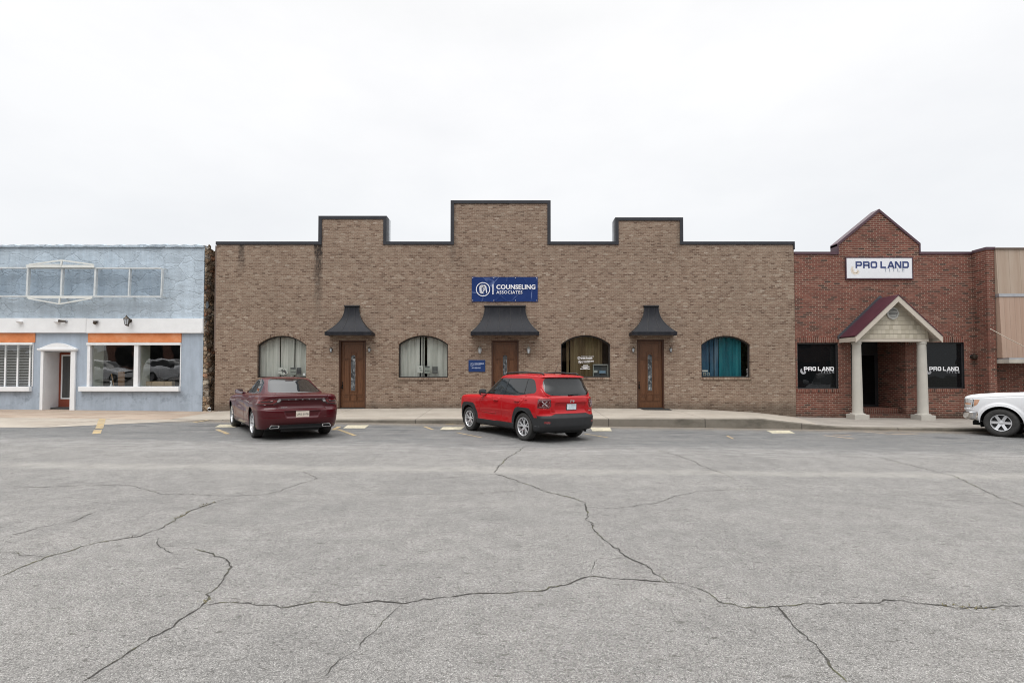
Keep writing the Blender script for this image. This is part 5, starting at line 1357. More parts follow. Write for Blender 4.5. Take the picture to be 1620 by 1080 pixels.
# ------------------------------------------------------------------ vehicles
# Body surface: rings from sill to roof, each a rounded outline in plan, joined by smooth interpolation into one dense
# grid; windows, lamps, cladding and wheel arches are cut from that grid along side- or end-view outlines.
def ring_curve(rg, u1n, sn, u2n):
    xr, xf = rg['xr'], rg['xf']; Lr, pr, Lf, pf = rg['Lr'], rg['pr'], rg['Lf'], rg['pf']
    xs = np.concatenate([xr + (min(Lr, (xf - xr) / 2)) * (np.linspace(0, 1, 400) ** 2), np.linspace(xr + min(Lr, (xf - xr) / 2), xf - min(Lf, (xf - xr) / 2), 400)[1:-1], xf - (min(Lf, (xf - xr) / 2)) * (np.linspace(1, 0, 400) ** 2)])
    W = np.interp(xs, [t[0] for t in rg['W']], [t[1] for t in rg['W']]) if hasattr(rg['W'], '__len__') else np.full_like(xs, rg['W'])
    Lr_, Lf_ = min(Lr, (xf - xr) / 2), min(Lf, (xf - xr) / 2)
    tr = np.clip((xs - xr) / Lr_, 0, 1); tf = np.clip((xf - xs) / Lf_, 0, 1)
    E = (1 - (1 - tr) ** pr) ** (1 / pr) * (1 - (1 - tf) ** pf) ** (1 / pf)
    ys = W * E
    zt = rg['z']
    zs = np.interp(xs, [t[0] for t in zt], [t[1] for t in zt]) if hasattr(zt, '__len__') else np.full_like(xs, zt)
    if hasattr(zt, '__len__'):
        k = 61; pad = np.pad(zs, k // 2, 'edge'); zs = np.convolve(pad, np.ones(k) / k, 'valid')
    s = np.concatenate([[0], np.cumsum(np.hypot(np.diff(xs), np.diff(ys)))])
    # corners: where the outline turns 45 degrees
    sl = np.abs(np.diff(ys)) / np.maximum(np.hypot(np.diff(xs), np.diff(ys)), 1e-9)
    half = len(xs) // 2
    i1 = int(np.argmax(sl[:half] < .7)); i2 = half + len(sl[half:]) - int(np.argmax(sl[half:][::-1] < .7))
    s1, s2 = s[i1], s[min(i2, len(s) - 1)]
    su = np.concatenate([np.linspace(0, s1, u1n + 1), np.linspace(s1, s2, sn + 1)[1:], np.linspace(s2, s[-1], u2n + 1)[1:]])
    return np.stack([np.interp(su, s, xs), np.interp(su, s, ys), np.interp(su, s, zs)], -1)

class CarBody:
    def __init__(s, rings, cell=.0125, dflt=None):
        D = dict(Lr=.45, pr=2.6, Lf=.6, pf=2.4); D.update(dflt or {})
        rs = []
        for r in rings: q = dict(D); q.update(r); rs.append(q)
        L = max(r['xf'] for r in rs) - min(r['xr'] for r in rs)
        n1 = int(.95 / cell); ns = int(L / cell); n2 = int(.95 / cell)
        C = np.stack([ring_curve(r, n1, ns, n2) for r in rs])          # K x U x 3
        K = len(rs)
        d = np.array([np.median(np.linalg.norm(C[k + 1] - C[k], axis=1)) for k in range(K - 1)]) + 1e-4
        t = np.concatenate([[0], np.cumsum(d ** .75)])
        rows = []
        seg = [max(2, int(math.ceil(np.percentile(np.linalg.norm(C[k + 1] - C[k], axis=1), 80) / cell))) for k in range(K - 1)]
        # monotone-limited cubic Hermite along the rings
        sl = [(C[k + 1] - C[k]) / (t[k + 1] - t[k]) for k in range(K - 1)]
        m = [sl[0]]
        for k in range(1, K - 1):
            a, b = sl[k - 1], sl[k]; h0, h1 = t[k] - t[k - 1], t[k + 1] - t[k]
            w1, w2 = 2 * h1 + h0, h1 + 2 * h0
            same = (a * b) > 0
            hm = np.where(same, (w1 + w2) / (w1 / np.where(same, a, 1) + w2 / np.where(same, b, 1)), 0)
            sh = rs[k].get('sharp', 0)
            m.append(hm)
        m.append(sl[-1])
        for k in range(K - 1):
            h = t[k + 1] - t[k]
            for i in range(seg[k]):
                q = i / seg[k]
                h00 = 2 * q ** 3 - 3 * q ** 2 + 1; h10 = q ** 3 - 2 * q ** 2 + q; h01 = -2 * q ** 3 + 3 * q ** 2; h11 = q ** 3 - q ** 2
                rows.append(C[k] * h00 + m[k] * h * h10 + C[k + 1] * h01 + m[k + 1] * h * h11)
        rows.append(C[-1])
        s.P = np.stack(rows)                                           # V x U x 3
        s.V, s.U = s.P.shape[:2]
        s.fid = np.zeros((s.V - 1, s.U - 1), int); s.names = ['body']; s.mats = []
        s.normals()
    def normals(s):
        du = np.gradient(s.P, axis=1); dv = np.gradient(s.P, axis=0)
        n = np.cross(du, dv); ln = np.linalg.norm(n, axis=2, keepdims=True); s.N = n / np.maximum(ln, 1e-9)
        s.N *= np.where(np.median(s.N[:, s.U // 2, 1]) < 0, -1, 1)
        s.du, s.dv = du, dv
    def displace(s, fn):
        s.P = s.P + s.N * fn(s.P[..., 0], s.P[..., 1], s.P[..., 2], s.N)[..., None]; s.normals()
    AX = {'side': (0, 2), 'rear': (1, 2), 'front': (1, 2), 'top': (0, 1)}
    def sel(s, view, P, N):
        if view == 'side': return N[..., 1] > .28
        if view == 'rear': return (N[..., 0] < -.12) & (P[..., 0] < s.xm)
        if view == 'front': return (N[..., 0] > .12) & (P[..., 0] > s.xm)
        return N[..., 2] > .5
    def snap(s, poly, view, k=.75):
        i, j = s.AX[view]; A = np.array(poly, float); B = np.roll(A, -1, 0)
        Q = s.P[..., [i, j]].reshape(-1, 2)
        lo, hi = A.min(0) - .03, A.max(0) + .03
        idx = np.where(((Q > lo) & (Q < hi)).all(1) & s.sel(view, s.P, s.N).reshape(-1))[0]
        if not len(idx): return
        q = Q[idx]; best = np.full(len(idx), 1e9); near = np.zeros_like(q)
        for a, b in zip(A, B):
            ab = b - a; tt = np.clip(((q - a) @ ab) / max(ab @ ab, 1e-12), 0, 1); p = a + tt[:, None] * ab; dd = np.linalg.norm(q - p, axis=1)
            w = dd < best; best[w] = dd[w]; near[w] = p[w]
        D1 = s.du[..., [i, j]].reshape(-1, 2)[idx]; D2 = s.dv[..., [i, j]].reshape(-1, 2)[idx]
        d = near - q; det = D1[:, 0] * D2[:, 1] - D1[:, 1] * D2[:, 0]
        ok = np.abs(det) > 1e-7
        det = np.where(ok, det, 1)
        al = (d[:, 0] * D2[:, 1] - d[:, 1] * D2[:, 0]) / det; be = (D1[:, 0] * d[:, 1] - D1[:, 1] * d[:, 0]) / det
        ok &= (np.abs(al) < k) & (np.abs(be) < k) & (np.maximum(np.abs(al), np.abs(be)) < k)
        # only the nearer half-cell moves, so neighbours keep their order
        mv = ok & ((np.abs(al) <= .5) | (np.abs(be) <= .5)) & (np.abs(al) + np.abs(be) < .8)
        F = s.P.reshape(-1, 3); F[idx[mv]] += s.du.reshape(-1, 3)[idx[mv]] * al[mv, None] + s.dv.reshape(-1, 3)[idx[mv]] * be[mv, None]
        s.P = F.reshape(s.V, s.U, 3)
    def inside(s, poly, q):
        A = np.array(poly, float); c = np.zeros(q.shape[:-1], bool); n = len(A); j = n - 1
        x, y = q[..., 0], q[..., 1]
        for i in range(n):
            xi, yi = A[i]; xj, yj = A[j]
            if yi != yj:
                c ^= ((yi > y) != (yj > y)) & (x < (xj - xi) * (y - yi) / (yj - yi) + xi)
            j = i
        return c
    def mask(s, name, poly, view, only=None, snap=True, extra=None):
        if snap: s.snap(poly, view)
        if name not in s.names: s.names.append(name)
        k = s.names.index(name)
        Pc = (s.P[:-1, :-1] + s.P[1:, :-1] + s.P[:-1, 1:] + s.P[1:, 1:]) / 4; Nc = s.N[:-1, :-1]
        i, j = s.AX[view]
        f = s.inside(poly, Pc[..., [i, j]]) & s.sel(view, Pc, Nc)
        if only is not None: f &= np.isin(s.fid, [s.names.index(o) for o in only])
        if extra is not None: f &= extra(Pc[..., 0], Pc[..., 1], Pc[..., 2])
        s.fid[f] = k
    def groove(s, line, view, depth=.010, wd=.007):
        i, j = s.AX[view]; Q = s.P[..., [i, j]]; A = np.array(line, float); best = np.full(Q.shape[:2], 9.)
        for a, b in zip(A[:-1], A[1:]):
            ab = b - a; tt = np.clip(((Q - a) @ ab) / (ab @ ab), 0, 1); best = np.minimum(best, np.linalg.norm(Q - (a + tt[..., None] * ab), axis=2))
        g = np.exp(-(best / wd) ** 2) * s.sel(view, s.P, s.N)
        s.P = s.P - s.N * (depth * g)[..., None]
    def clean(s, small=14):
        """cells cut off by a ragged edge join the piece around them"""
        F = s.fid; H, W = F.shape; seen = np.zeros((H, W), bool)
        for i, j in zip(*np.where(F != -1)):
            if seen[i, j]: continue
            if F[i, j] == 0 and (0 < i < H - 1 and 0 < j < W - 1) and (F[i - 1:i + 2, j - 1:j + 2] == 0).all(): continue
            k = F[i, j]; comp = [(i, j)]; seen[i, j] = True; nb = {}; q = 0
            while q < len(comp):
                a, b = comp[q]; q += 1
                for c, d in ((a + 1, b), (a - 1, b), (a, b + 1), (a, b - 1)):
                    if 0 <= c < H and 0 <= d < W:
                        if F[c, d] == k:
                            if not seen[c, d]: seen[c, d] = True; comp.append((c, d))
                        else: nb[F[c, d]] = nb.get(F[c, d], 0) + 1
                if k == 0 and len(comp) > 400: break
            if len(comp) < small and nb:
                t = max(nb, key=nb.get)
                for a, b in comp: F[a, b] = t
    def yat(s, x, z):
        m = (s.N[..., 1] > .3); d = (s.P[..., 0] - x) ** 2 + (s.P[..., 2] - z) ** 2 + (~m) * 9
        return s.P.reshape(-1, 3)[np.argmin(d)][1]
    def xat(s, y, z, rear=True):
        m = (s.N[..., 0] < -.1) & (s.P[..., 0] < s.xm) if rear else (s.N[..., 0] > .1) & (s.P[..., 0] > s.xm)
        d = (s.P[..., 1] - abs(y)) ** 2 + (s.P[..., 2] - z) ** 2 + (~m) * 9
        return s.P.reshape(-1, 3)[np.argmin(d)][0]
    def extract(s, name, inset=0.0, halves='both'):
        k = s.names.index(name); ii, jj = np.where(s.fid == k)
        mb = MB()
        if not len(ii): return mb
        base = (s.P - s.N * inset) if inset else s.P
        for sg in ((1, -1) if halves == 'both' else (1,) if halves == 'left' else (-1,)):
            idx = {}; fs = []; vs = []
            quad = np.stack([ii * s.U + jj, ii * s.U + jj + 1, (ii + 1) * s.U + jj + 1, (ii + 1) * s.U + jj], 1)
            un, inv = np.unique(quad, return_inverse=True); q = inv.reshape(quad.shape)
            pts = base.reshape(-1, 3)[un] * np.array([1, sg, 1])
            mb.add(pts.tolist(), (q if (sg == 1) == s.ccw() else q[:, ::-1]).tolist())
        return mb
    def ccw(s):
        i, j = s.V // 3, s.U // 2
        n = np.cross(s.P[i, j + 1] - s.P[i, j], s.P[i + 1, j] - s.P[i, j]); return n[1] > 0

def circle(cx, cz, r, n=48, a0=0, a1=2 * math.pi, end=False):
    return [(cx + r * math.cos(a0 + (a1 - a0) * i / (n - (1 if end else 0))), cz + r * math.sin(a0 + (a1 - a0) * i / (n - (1 if end else 0)))) for i in range(n)]
def arch_poly(cx, cz, r, zlow=.0, n=40):
    return [(cx + r, zlow)] + [(cx + r * math.cos(math.pi * i / n), cz + r * math.sin(math.pi * i / n)) for i in range(n + 1)] + [(cx - r, zlow)]
def offset(poly, d):
    P = [Vector(p) for p in poly]; n = len(P); out = []
    area = sum(P[i].x * P[(i + 1) % n].y - P[(i + 1) % n].x * P[i].y for i in range(n)); sg = 1 if area > 0 else -1
    for i in range(n):
        d1 = (P[i] - P[i - 1]).normalized(); d2 = (P[(i + 1) % n] - P[i]).normalized()
        n1 = Vector((d1.y, -d1.x)); n2 = Vector((d2.y, -d2.x)); m = (n1 + n2); m = m.normalized() if m.length > 1e-6 else n1
        out.append(tuple(P[i] + m * (sg * d / max(.5, m.dot(n1)))))
    return out
def roundpoly(poly, r, n=5):
    P = [Vector(p) for p in poly]; out = []; N = len(P)
    for i in range(N):
        a, b, c = P[i - 1], P[i], P[(i + 1) % N]
        l = min(r, (a - b).length * .45, (c - b).length * .45); p0 = b + (a - b).normalized() * l; p1 = b + (c - b).normalized() * l
        for k in range(n + 1): t = k / n; out.append(tuple(p0 * (1 - t) ** 2 + b * 2 * t * (1 - t) + p1 * t * t))
    return out

M_TYRE, nt, b = newmat('tyre_rubber'); o, x, y, z = nt.obj()
nt.set(b.inputs['Base Color'], nt.ramp(nt.noise(o, 12, 4), [(.3, (.022, .022, .022)), (.7, (.045, .043, .041))])); b.inputs['Roughness'].default_value = .8; bump(nt, b, nt.noise(o, 60, 2), .002)
M_ALLOY = pm('silver_alloy', (.60, .61, .63), .32, .45, var=.05)
M_PALLOY = pm('polished_alloy', (.72, .73, .75), .25, .5, var=.04)
M_ALLOYD = pm('wheel_barrel_dark', (.05, .05, .052), .5, .4)
M_BLKP = pm('black_trim_plastic', (.014, .015, .017), .6, var=.15, bmp=.0008)
M_BLKG = pm('gloss_black_trim', (.008, .008, .009), .12, coat=.5, var=.02)
M_UNDER = pm('underbody_black', (.008, .008, .008), .9)
M_CHR = pm('chrome', (.72, .73, .75), .10, 1.0, var=.03)
M_CGL, nt, b = newmat('car_glass'); b.inputs['Base Color'].default_value = (.012, .014, .015, 1); b.inputs['Roughness'].default_value = .02; b.inputs['IOR'].default_value = 1.5
b.inputs['Coat Weight'].default_value = .5; o, x, y, z = nt.obj(); bump(nt, b, nt.noise(o, .8, 1), .003, .2)
M_LENS, nt, b = newmat('red_lens'); b.inputs['Base Color'].default_value = (.11, .004, .006, 1); b.inputs['Roughness'].default_value = .1; b.inputs['Coat Weight'].default_value = 1
o, x, y, z = nt.obj(); nt.set(b.inputs['Base Color'], nt.mix(nt.noise(nt.scale(o, (30, 30, 30)), 2, 2), (.07, .002, .004), (.24, .010, .012)))
M_CLEAR = pm('clear_lamp', (.62, .63, .64), .12, .3, coat=1, var=.2, vscale=30)
M_AMBER = pm('amber_lens', (.50, .27, .16), .15, coat=1, var=.2, vscale=20)
M_MIRROR = pm('mirror_glass', (.55, .58, .60), .04, 1.0, var=.02)

def make_wheel(th, x, y, r, wd, rimr, kind, side):
    """wheel centred at (x, y, r); side = +1 left, -1 right; the outer face points away from the body"""
    sg = side; yo = y + sg * wd / 2
    root = bpy.data.objects.new('wheel', None); COL.objects.link(root); root.parent = th.e; root.location = (x, y, r)
    h = wd / 2
    prof = [(rimr * .93, -h * .75), (rimr + .012, -h * .86), (rimr + (r - rimr) * .5, -h * 1.0), (r - .03, -h * .93), (r - .008, -h * .8), (r, -h * .55), (r, h * .55), (r - .008, h * .8), (r - .03, h * .93), (rimr + (r - rimr) * .5, h * 1.0), (rimr + .012, h * .86), (rimr * .93, h * .75)]
    mesh_obj('tyre', MB().lathe(prof, (0, 0, 0), 'y', 48, closed=True), M_TYRE, root, smooth=38)
    tr = MB()
    rim = MB().lathe([(rimr * .995, h * .87), (rimr * 1.0, h * .80), (rimr * .93, h * .74), (rimr * .90, h * .5), (rimr * .86, -h * .6), (rimr * .9, -h * .8)] if sg > 0 else
                     [(rimr * .995, -h * .87), (rimr * 1.0, -h * .80), (rimr * .93, -h * .74), (rimr * .90, -h * .5), (rimr * .86, h * .6), (rimr * .9, h * .8)], (0, 0, 0), 'y', 40, caps=False)
    f = lambda a: sg * h * a
    nsp, wsp, dbl = kind['n'], kind['w'], kind.get('double', False)
    for k in range(nsp):
        t0 = 2 * math.pi * (k + kind.get('ph', .25)) / nsp
        for s_ in ((-1, 1) if dbl else (0,)):
            ta, tb = t0 + s_ * kind.get('sp', 0) * .35, t0 + s_ * kind.get('sp', 0)
            ra, rb = rimr * .16, rimr * .94
            wa, wb = wsp * kind.get('taper', 1.2), wsp
            pts = []
            for (rr, tt, ww, dep) in ((ra, ta, wa, .52), (rimr * .5, ta * .6 + tb * .4, (wa + wb) / 2 * .9, .66), (rb, tb, wb, .76)):
                c = Vector((rr * math.cos(tt), 0, rr * math.sin(tt))); n = Vector((-math.sin(tt), 0, math.cos(tt)))
                pts.append((c - n * ww / 2, c + n * ww / 2, dep))
            vs = []
            for a, b_, dep in pts:
                for p_, dd in ((a, dep), (b_, dep), (b_, dep - .22), (a, dep - .22)): vs.append((p_.x * (1 if dd == dep else 1.0), f(dd), p_.z))
            fs = []
            for i in range(2):
                for q in range(4): fs.append((i * 4 + q, i * 4 + (q + 1) % 4, i * 4 + 4 + (q + 1) % 4, i * 4 + 4 + q))
            rim.add(vs, fs)
    rim.lathe([(rimr * .99, f(.86)), (rimr * .985, f(.92)), (rimr * .93, f(.90)), (rimr * .90, f(.78))], (0, 0, 0), 'y', 40, caps=False)
    rim.lathe([(rimr * .24, f(.45)), (rimr * .22, f(.60)), (rimr * .12, f(.63)), (0, f(.64))], (0, 0, 0), 'y', 20)
    mesh_obj('rim', rim, kind['mat'], root, smooth=32)
    hb = MB().lathe([(rimr * .9, f(.05)), (rimr * .55, f(.06)), (rimr * .52, f(.14)), (rimr * .2, f(.16)), (0, f(.3))], (0, 0, 0), 'y', 28)
    mesh_obj('brake_disc', hb, M_ALLOYD, root, smooth=35)
    return root

def build_car(th, C, wheels, arch_r, masks, body_mat, wheel_kind, wheel_r, wheel_w, rim_r, track, wb, liner_y):
    """masks: list of (name, material, view, polygon) already applied to C; here the parts are linked"""
    C.clean()
    body = th.part('body', C.extract('body'), body_mat, smooth=True)
    for name, mat, inset, split in masks:
        if name == 'hole' or name not in C.names: continue
        base = name.split('#')[0]
        if split:
            for hv in ('left', 'right'):
                mb = C.extract(name, inset, hv)
                if mb.f: th.part(base, mb, mat, smooth=True, split=True)
        else:
            mb = C.extract(name, inset)
            if mb.f: th.part(base, mb, mat, smooth=True)
    for wx in (0, wb):
        for sg in (1, -1):
            make_wheel(th, wx, sg * track / 2, wheel_r, wheel_w, rim_r, wheel_kind, sg)
    ln = MB()
    for wx in (0, wb):
        for sg in (1, -1):
            ya, yb = sg * (liner_y - .42), sg * (liner_y)
            n = 20; k = len(ln.v); vs = []; fs = []
            for i in range(n + 1):
                t = -.35 + (math.pi + .7) * i / n
                vs += [(wx + arch_r * math.cos(t), ya, wheel_r + arch_r * math.sin(t)), (wx + arch_r * math.cos(t), yb, wheel_r + arch_r * math.sin(t))]
            for i in range(n): fs.append((2 * i, 2 * i + 1, 2 * i + 3, 2 * i + 2))
            ln.add(vs, fs); ln.add([(wx + arch_r * math.cos(a), ya, wheel_r + arch_r * math.sin(a)) for a in np.linspace(-.35, math.pi + .35, n + 1)], [tuple(range(n + 1))])
    th.part('wheel_arch_liner', ln, M_UNDER, split=True)
    return body
def underbody(th, x0, x1, w_, z0, z1, wb, arch_r):
    mb = MB().box(x0, x1, -w_ + .42, w_ - .42, z0, z1).box(arch_r + .02, wb - arch_r - .02, -w_, w_, z0 + .02, z1)
    th.part('underbody', mb, M_UNDER)
def plate(th, x, y, z, w_, h, mat, txt, tmat, size, tilt=0, frame=None, extra=None):
    """number plate on the rear: local +x forward, lettering faces -x and reads left to right from behind"""
    p = th.part('number_plate', MB().box(x - .006, x, y - w_ / 2, y + w_ / 2, z - h / 2, z + h / 2), mat, bevel=.003)
    if frame: th.part('plate_frame', MB().box(x + .0005, x + .006, y - w_ / 2 - .014, y + w_ / 2 + .014, z - h / 2 - .014, z + h / 2 + .014), frame, parent=p)
    t = MB(); rear_text(t, txt, x - .0075, y, z - size * .36 + (0 if not extra else -.01), size)
    th.part('plate_lettering', t, tmat, parent=p)
    return p
def rear_text(t, txt, x, y, z, size, bold=.0, sx=1, space=1.0, depth=.002):
    t.text(txt, 0, 0, size, 0, depth, bold, sx, 'CENTER', space, fn=lambda c: (x - c[2], y - c[0] * sx, z + c[1]))
def mirror(th, x, y, z, mat, sg, w_=.20, h=.13):
    pts = []; mb = MB()
    n = 16; prof = [(-.055, .92), (-.05, 1.0), (0, 1.02), (.05, .8), (.075, .4), (.08, .05)]
    vs = []; fs = []
    for (dx, k) in prof:
        for j in range(n):
            t = 2 * math.pi * j / n; e = .55
            cy = math.copysign(abs(math.cos(t)) ** e, math.cos(t)); cz = math.copysign(abs(math.sin(t)) ** e, math.sin(t))
            vs.append((x + dx, y + sg * (w_ / 2 + .035) + cy * w_ / 2 * k, z + cz * h / 2 * k))
    for i in range(len(prof) - 1):
        for j in range(n): fs.append((i * n + j, i * n + (j + 1) % n, (i + 1) * n + (j + 1) % n, (i + 1) * n + j))
    fs.append(tuple(range((len(prof) - 1) * n, len(prof) * n)))
    mb.add(vs, fs).tube([(x + .02, y - sg * .03, z - h * .35), (x + .01, y + sg * .09, z - h * .25)], [.03, .025], 8)
    m_ = th.part('side_mirror', mb, mat, smooth=40)
    g = [v for v in vs[:n]]
    th.part('mirror_glass', MB().add([(v[0] + .004, v[1], v[2]) for v in g], [tuple(range(n))[::-1]]), M_MIRROR, parent=m_)
def arch_lip(th, C, wx, wz, R, mat, rad=.011):
    for sg in (1, -1):
        n = 40; A = [math.pi * (-.02 + 1.04 * i / n) for i in range(n + 1)]
        ys = np.array([C.yat(wx + (R + .03) * math.cos(a), max(.3, wz + (R + .03) * math.sin(a))) for a in A])
        ys = np.convolve(np.pad(ys, 4, 'edge'), np.ones(9) / 9, 'valid')
        th.part('arch_lip', MB().tube([(wx + R * math.cos(a), sg * (y - .004), wz + R * math.sin(a)) for a, y in zip(A, ys)], rad, 8), mat, smooth=True)
def door_handle(th, C, x, z, mat, L=.2, r=.016):
    for sg in (1, -1):
        y0 = C.yat(x, z); y1 = C.yat(x + L, z)
        mb = MB().tube([(x, sg * (y0 - .01), z), (x + .03, sg * (y0 + .024), z), (x + L / 2, sg * ((y0 + y1) / 2 + .032), z + .004), (x + L - .03, sg * (y1 + .024), z), (x + L, sg * (y1 - .01), z)], [r, r * 1.1, r, r * 1.1, r], 8)
        th.part('door_handle', mb, mat, smooth=True)

# ---------------------------------------------------------------- maroon sedan
def sedan(th, paint):
    wb, r = 3.05, .355
    mid = 1.5
    Wl = lambda w_, a=.96, b_=.95: [(-1.05, w_ * a), (-.3, w_), (1.5, w_ * .985), (3.2, w_), (4.0, w_ * b_)]
    rings = [
        dict(z=.24, xr=-.86, xf=3.75, W=Wl(.82)), dict(z=[(-1, .27), (0, .22), (3, .21), (4, .23)], xr=-.93, xf=3.86, W=Wl(.885)),
        dict(z=[(-1, .40), (0, .35), (3, .34), (4, .36)], xr=-1.005, xf=3.95, W=Wl(.925)), dict(z=[(-1, .54), (3, .50), (4, .52)], xr=-1.035, xf=3.98, W=Wl(.938)),
        dict(z=[(-1, .70), (-.3, .70), (3, .63), (4, .62)], xr=-1.03, xf=3.985, W=Wl(.952)), dict(z=[(-1, .735), (-.3, .75), (1.5, .70), (4, .66)], xr=-.985, xf=3.98, W=Wl(.952)),
        dict(z=[(-1, .78), (-.3, .83), (1.5, .76), (4, .70)], xr=-.955, xf=3.97, W=Wl(.950)),
        dict(z=[(-1, .94), (-.3, .93), (1.5, .87), (3.2, .84), (4, .74)], xr=-.975, xf=3.93, W=Wl(.935), pr=2.9),
        dict(z=[(-1, 1.03), (-.4, 1.02), (1.5, .95), (3.2, .89), (4, .78)], xr=-.985, xf=3.86, W=Wl(.90, .95), pr=3.0),
        dict(z=[(-1, 1.062), (-.4, 1.055), (1.5, .985), (2.6, .95), (3.4, .90), (4, .81)], xr=-.965, xf=3.75, W=Wl(.865, .95), pr=3.0),
        dict(z=[(-1, 1.072), (-.4, 1.078), (1.5, 1.01), (2.4, .985), (3.4, .925), (4, .84)], xr=-.86, xf=3.45, W=Wl(.82, .95)),
        dict(z=[(-.6, 1.10), (0, 1.075), (1.5, 1.025), (2.3, 1.01), (3, .96)], xr=-.50, xf=2.42, W=[(-.5, .66), (.3, .765), (1.4, .78), (2.4, .72)], Lr=.35, Lf=.5, pr=2.4),
        dict(z=[(-.5, 1.135), (0, 1.11), (1.5, 1.07), (2.2, 1.06)], xr=-.40, xf=2.28, W=[(-.4, .64), (.3, .735), (1.4, .755), (2.3, .69)], Lr=.32, Lf=.5, pr=2.4),
        dict(z=[(-.1, 1.30), (1, 1.275), (2, 1.25)], xr=.06, xf=1.75, W=[(0, .575), (.7, .645), (1.4, .655), (1.9, .60)], Lr=.3, Lf=.5),
        dict(z=[(.3, 1.405), (.8, 1.415), (1.5, 1.395)], xr=.36, xf=1.45, W=[(.3, .535), (.7, .585), (1.2, .59), (1.5, .56)], Lr=.3, Lf=.4),
        dict(z=[(.4, 1.43), (.85, 1.445), (1.4, 1.42)], xr=.46, xf=1.36, W=.53, Lr=.3, Lf=.35),
        dict(z=[(.5, 1.452), (.9, 1.468), (1.3, 1.445)], xr=.62, xf=1.24, W=.35, Lr=.25, Lf=.25),
        dict(z=[(.6, 1.462), (.9, 1.478), (1.2, 1.46)], xr=.75, xf=1.12, W=.001, Lr=.15, Lf=.15)]
    C = CarBody(rings, .0125); C.xm = 1.5
    # haunches over the wheels, scallop in the doors
    def dsp(x, y, z, N):
        f = .022 * np.exp(-((x - .0) / .55) ** 2) * np.exp(-((z - .78) / .16) ** 2) + .016 * np.exp(-((x - wb) / .5) ** 2) * np.exp(-((z - .72) / .16) ** 2)
        f -= .024 * np.exp(-((x - 1.45) / .75) ** 4) * np.exp(-((z - .70 - .05 * (x - 1.4)) / .085) ** 2)
        f += .010 * np.exp(-((x - 1.45) / 1.1) ** 4) * np.exp(-((z - .36) / .06) ** 2)
        return f * np.clip((np.abs(N[..., 1]) - .4) / .4, 0, 1)
    C.displace(dsp)
    def rear_d(x, y, z, N):
        m = np.clip((-N[..., 0] - .2) / .4, 0, 1) * (x < -.5)
        inb = lambda w_, e: 1 / (1 + np.exp((y - w_) / e))
        d = -.030 * inb(.52, .02) * np.exp(-((z - .86) / .075) ** 4)        # dished boot panel
        d += -.030 * np.clip((.44 - y - (.72 - z) * .35) / .03, 0, 1) * np.exp(-((z - .615) / .075) ** 6)  # plate recess
        d += -.05 * inb(.62, .03) * np.exp(-((z - .30) / .09) ** 4)         # diffuser
        return d * m
    C.displace(rear_d)
    ar = r + .045
    hole = [arch_poly(wx, r, ar) for wx in (0, wb)]
    # side glass
    dlo = [(.13, 1.10), (.42, 1.335), (.62, 1.395), (1.2, 1.405), (1.46, 1.375), (1.83, 1.235), (2.16, 1.075), (1.2, 1.06), (.55, 1.06)]
    dlo = roundpoly(dlo, .04)
    C.mask('window_trim', offset(dlo, .016), 'side')
    C.mask('side_window#a', [p for p in dlo], 'side', only=['window_trim'])
    C.mask('pillar', [(1.11, 1.0), (1.16, 1.0), (1.07, 1.45), (1.02, 1.45)], 'side', only=['side_window#a'])
    C.mask('pillar', [(.40, 1.0), (.425, 1.0), (.47, 1.45), (.445, 1.45)], 'side', only=['side_window#a'])
    C.mask('side_window#b', [(1.09, .9), (2.4, .9), (2.4, 1.5), (1.05, 1.5)], 'side', only=['side_window#a'])
    C.mask('side_window#c', [(-.1, .9), (.42, .9), (.47, 1.5), (-.1, 1.5)], 'side', only=['side_window#a'])
    bl = roundpoly([(0, 1.11), (.60, 1.125), (.585, 1.17), (.475, 1.385), (.43, 1.41), (0, 1.425)], .03)
    C.mask('window_trim', offset(bl, .016), 'rear'); C.mask('rear_window', bl, 'rear', only=['window_trim'])
    ws = roundpoly([(0, 1.04), (.66, 1.03), (.52, 1.37), (.45, 1.405), (0, 1.42)], .03)
    C.mask('window_trim', offset(ws, .014), 'front'); C.mask('windscreen', ws, 'front', only=['window_trim'])
    # full width lamp bar
    bar = [(0, .985), (.50, .985), (.93, .965), (1.2, .95), (1.2, .83), (.93, .835), (.62, .835), (.50, .885), (.43, .94), (0, .945)]
    C.mask('lamp_bar', bar, 'rear', extra=lambda x, y, z: x < -.52)
    tl = roundpoly([(.545, .958), (.80, .955), (1.1, .935), (1.1, .86), (.82, .857), (.63, .86), (.57, .90)], .015)
    C.mask('taillight', tl, 'rear', only=['lamp_bar'])
    C.mask('taillight_core', roundpoly([(.62, .935), (.88, .925), (.88, .885), (.65, .885)], .012), 'rear', only=['taillight'])
    C.mask('reverse_lamp', roundpoly([(.47, .955), (.535, .955), (.56, .905), (.515, .905)], .01), 'rear', only=['lamp_bar'])
    C.mask('rear_diffuser', [(0, .2), (.76, .2), (.74, .30), (.62, .36), (0, .375)], 'rear')
    C.mask('headlight', roundpoly([(.52, .66), (.9, .66), (.9, .75), (.55, .73)], .02), 'front')
    C.mask('grille', roundpoly([(0, .42), (.6, .42), (.5, .72), (0, .72)], .02), 'front')
    for h in hole: C.mask('hole', h, 'side')
    C.mask('sill_trim', [(ar + .02, .0), (wb - ar - .02, .0), (wb - ar - .02, .255), (ar + .02, .255)], 'side', only=['body'])
    # panel gaps
    C.groove([(2.42, .3), (2.40, .75), (2.30, 1.0)], 'side'); C.groove([(1.14, .28), (1.14, .9), (1.10, 1.06)], 'side'); C.groove([(.10, .85), (.22, .95), (.30, 1.06)], 'side'); C.groove([(.36, .28), (.44, .55), (.20, .86)], 'side')
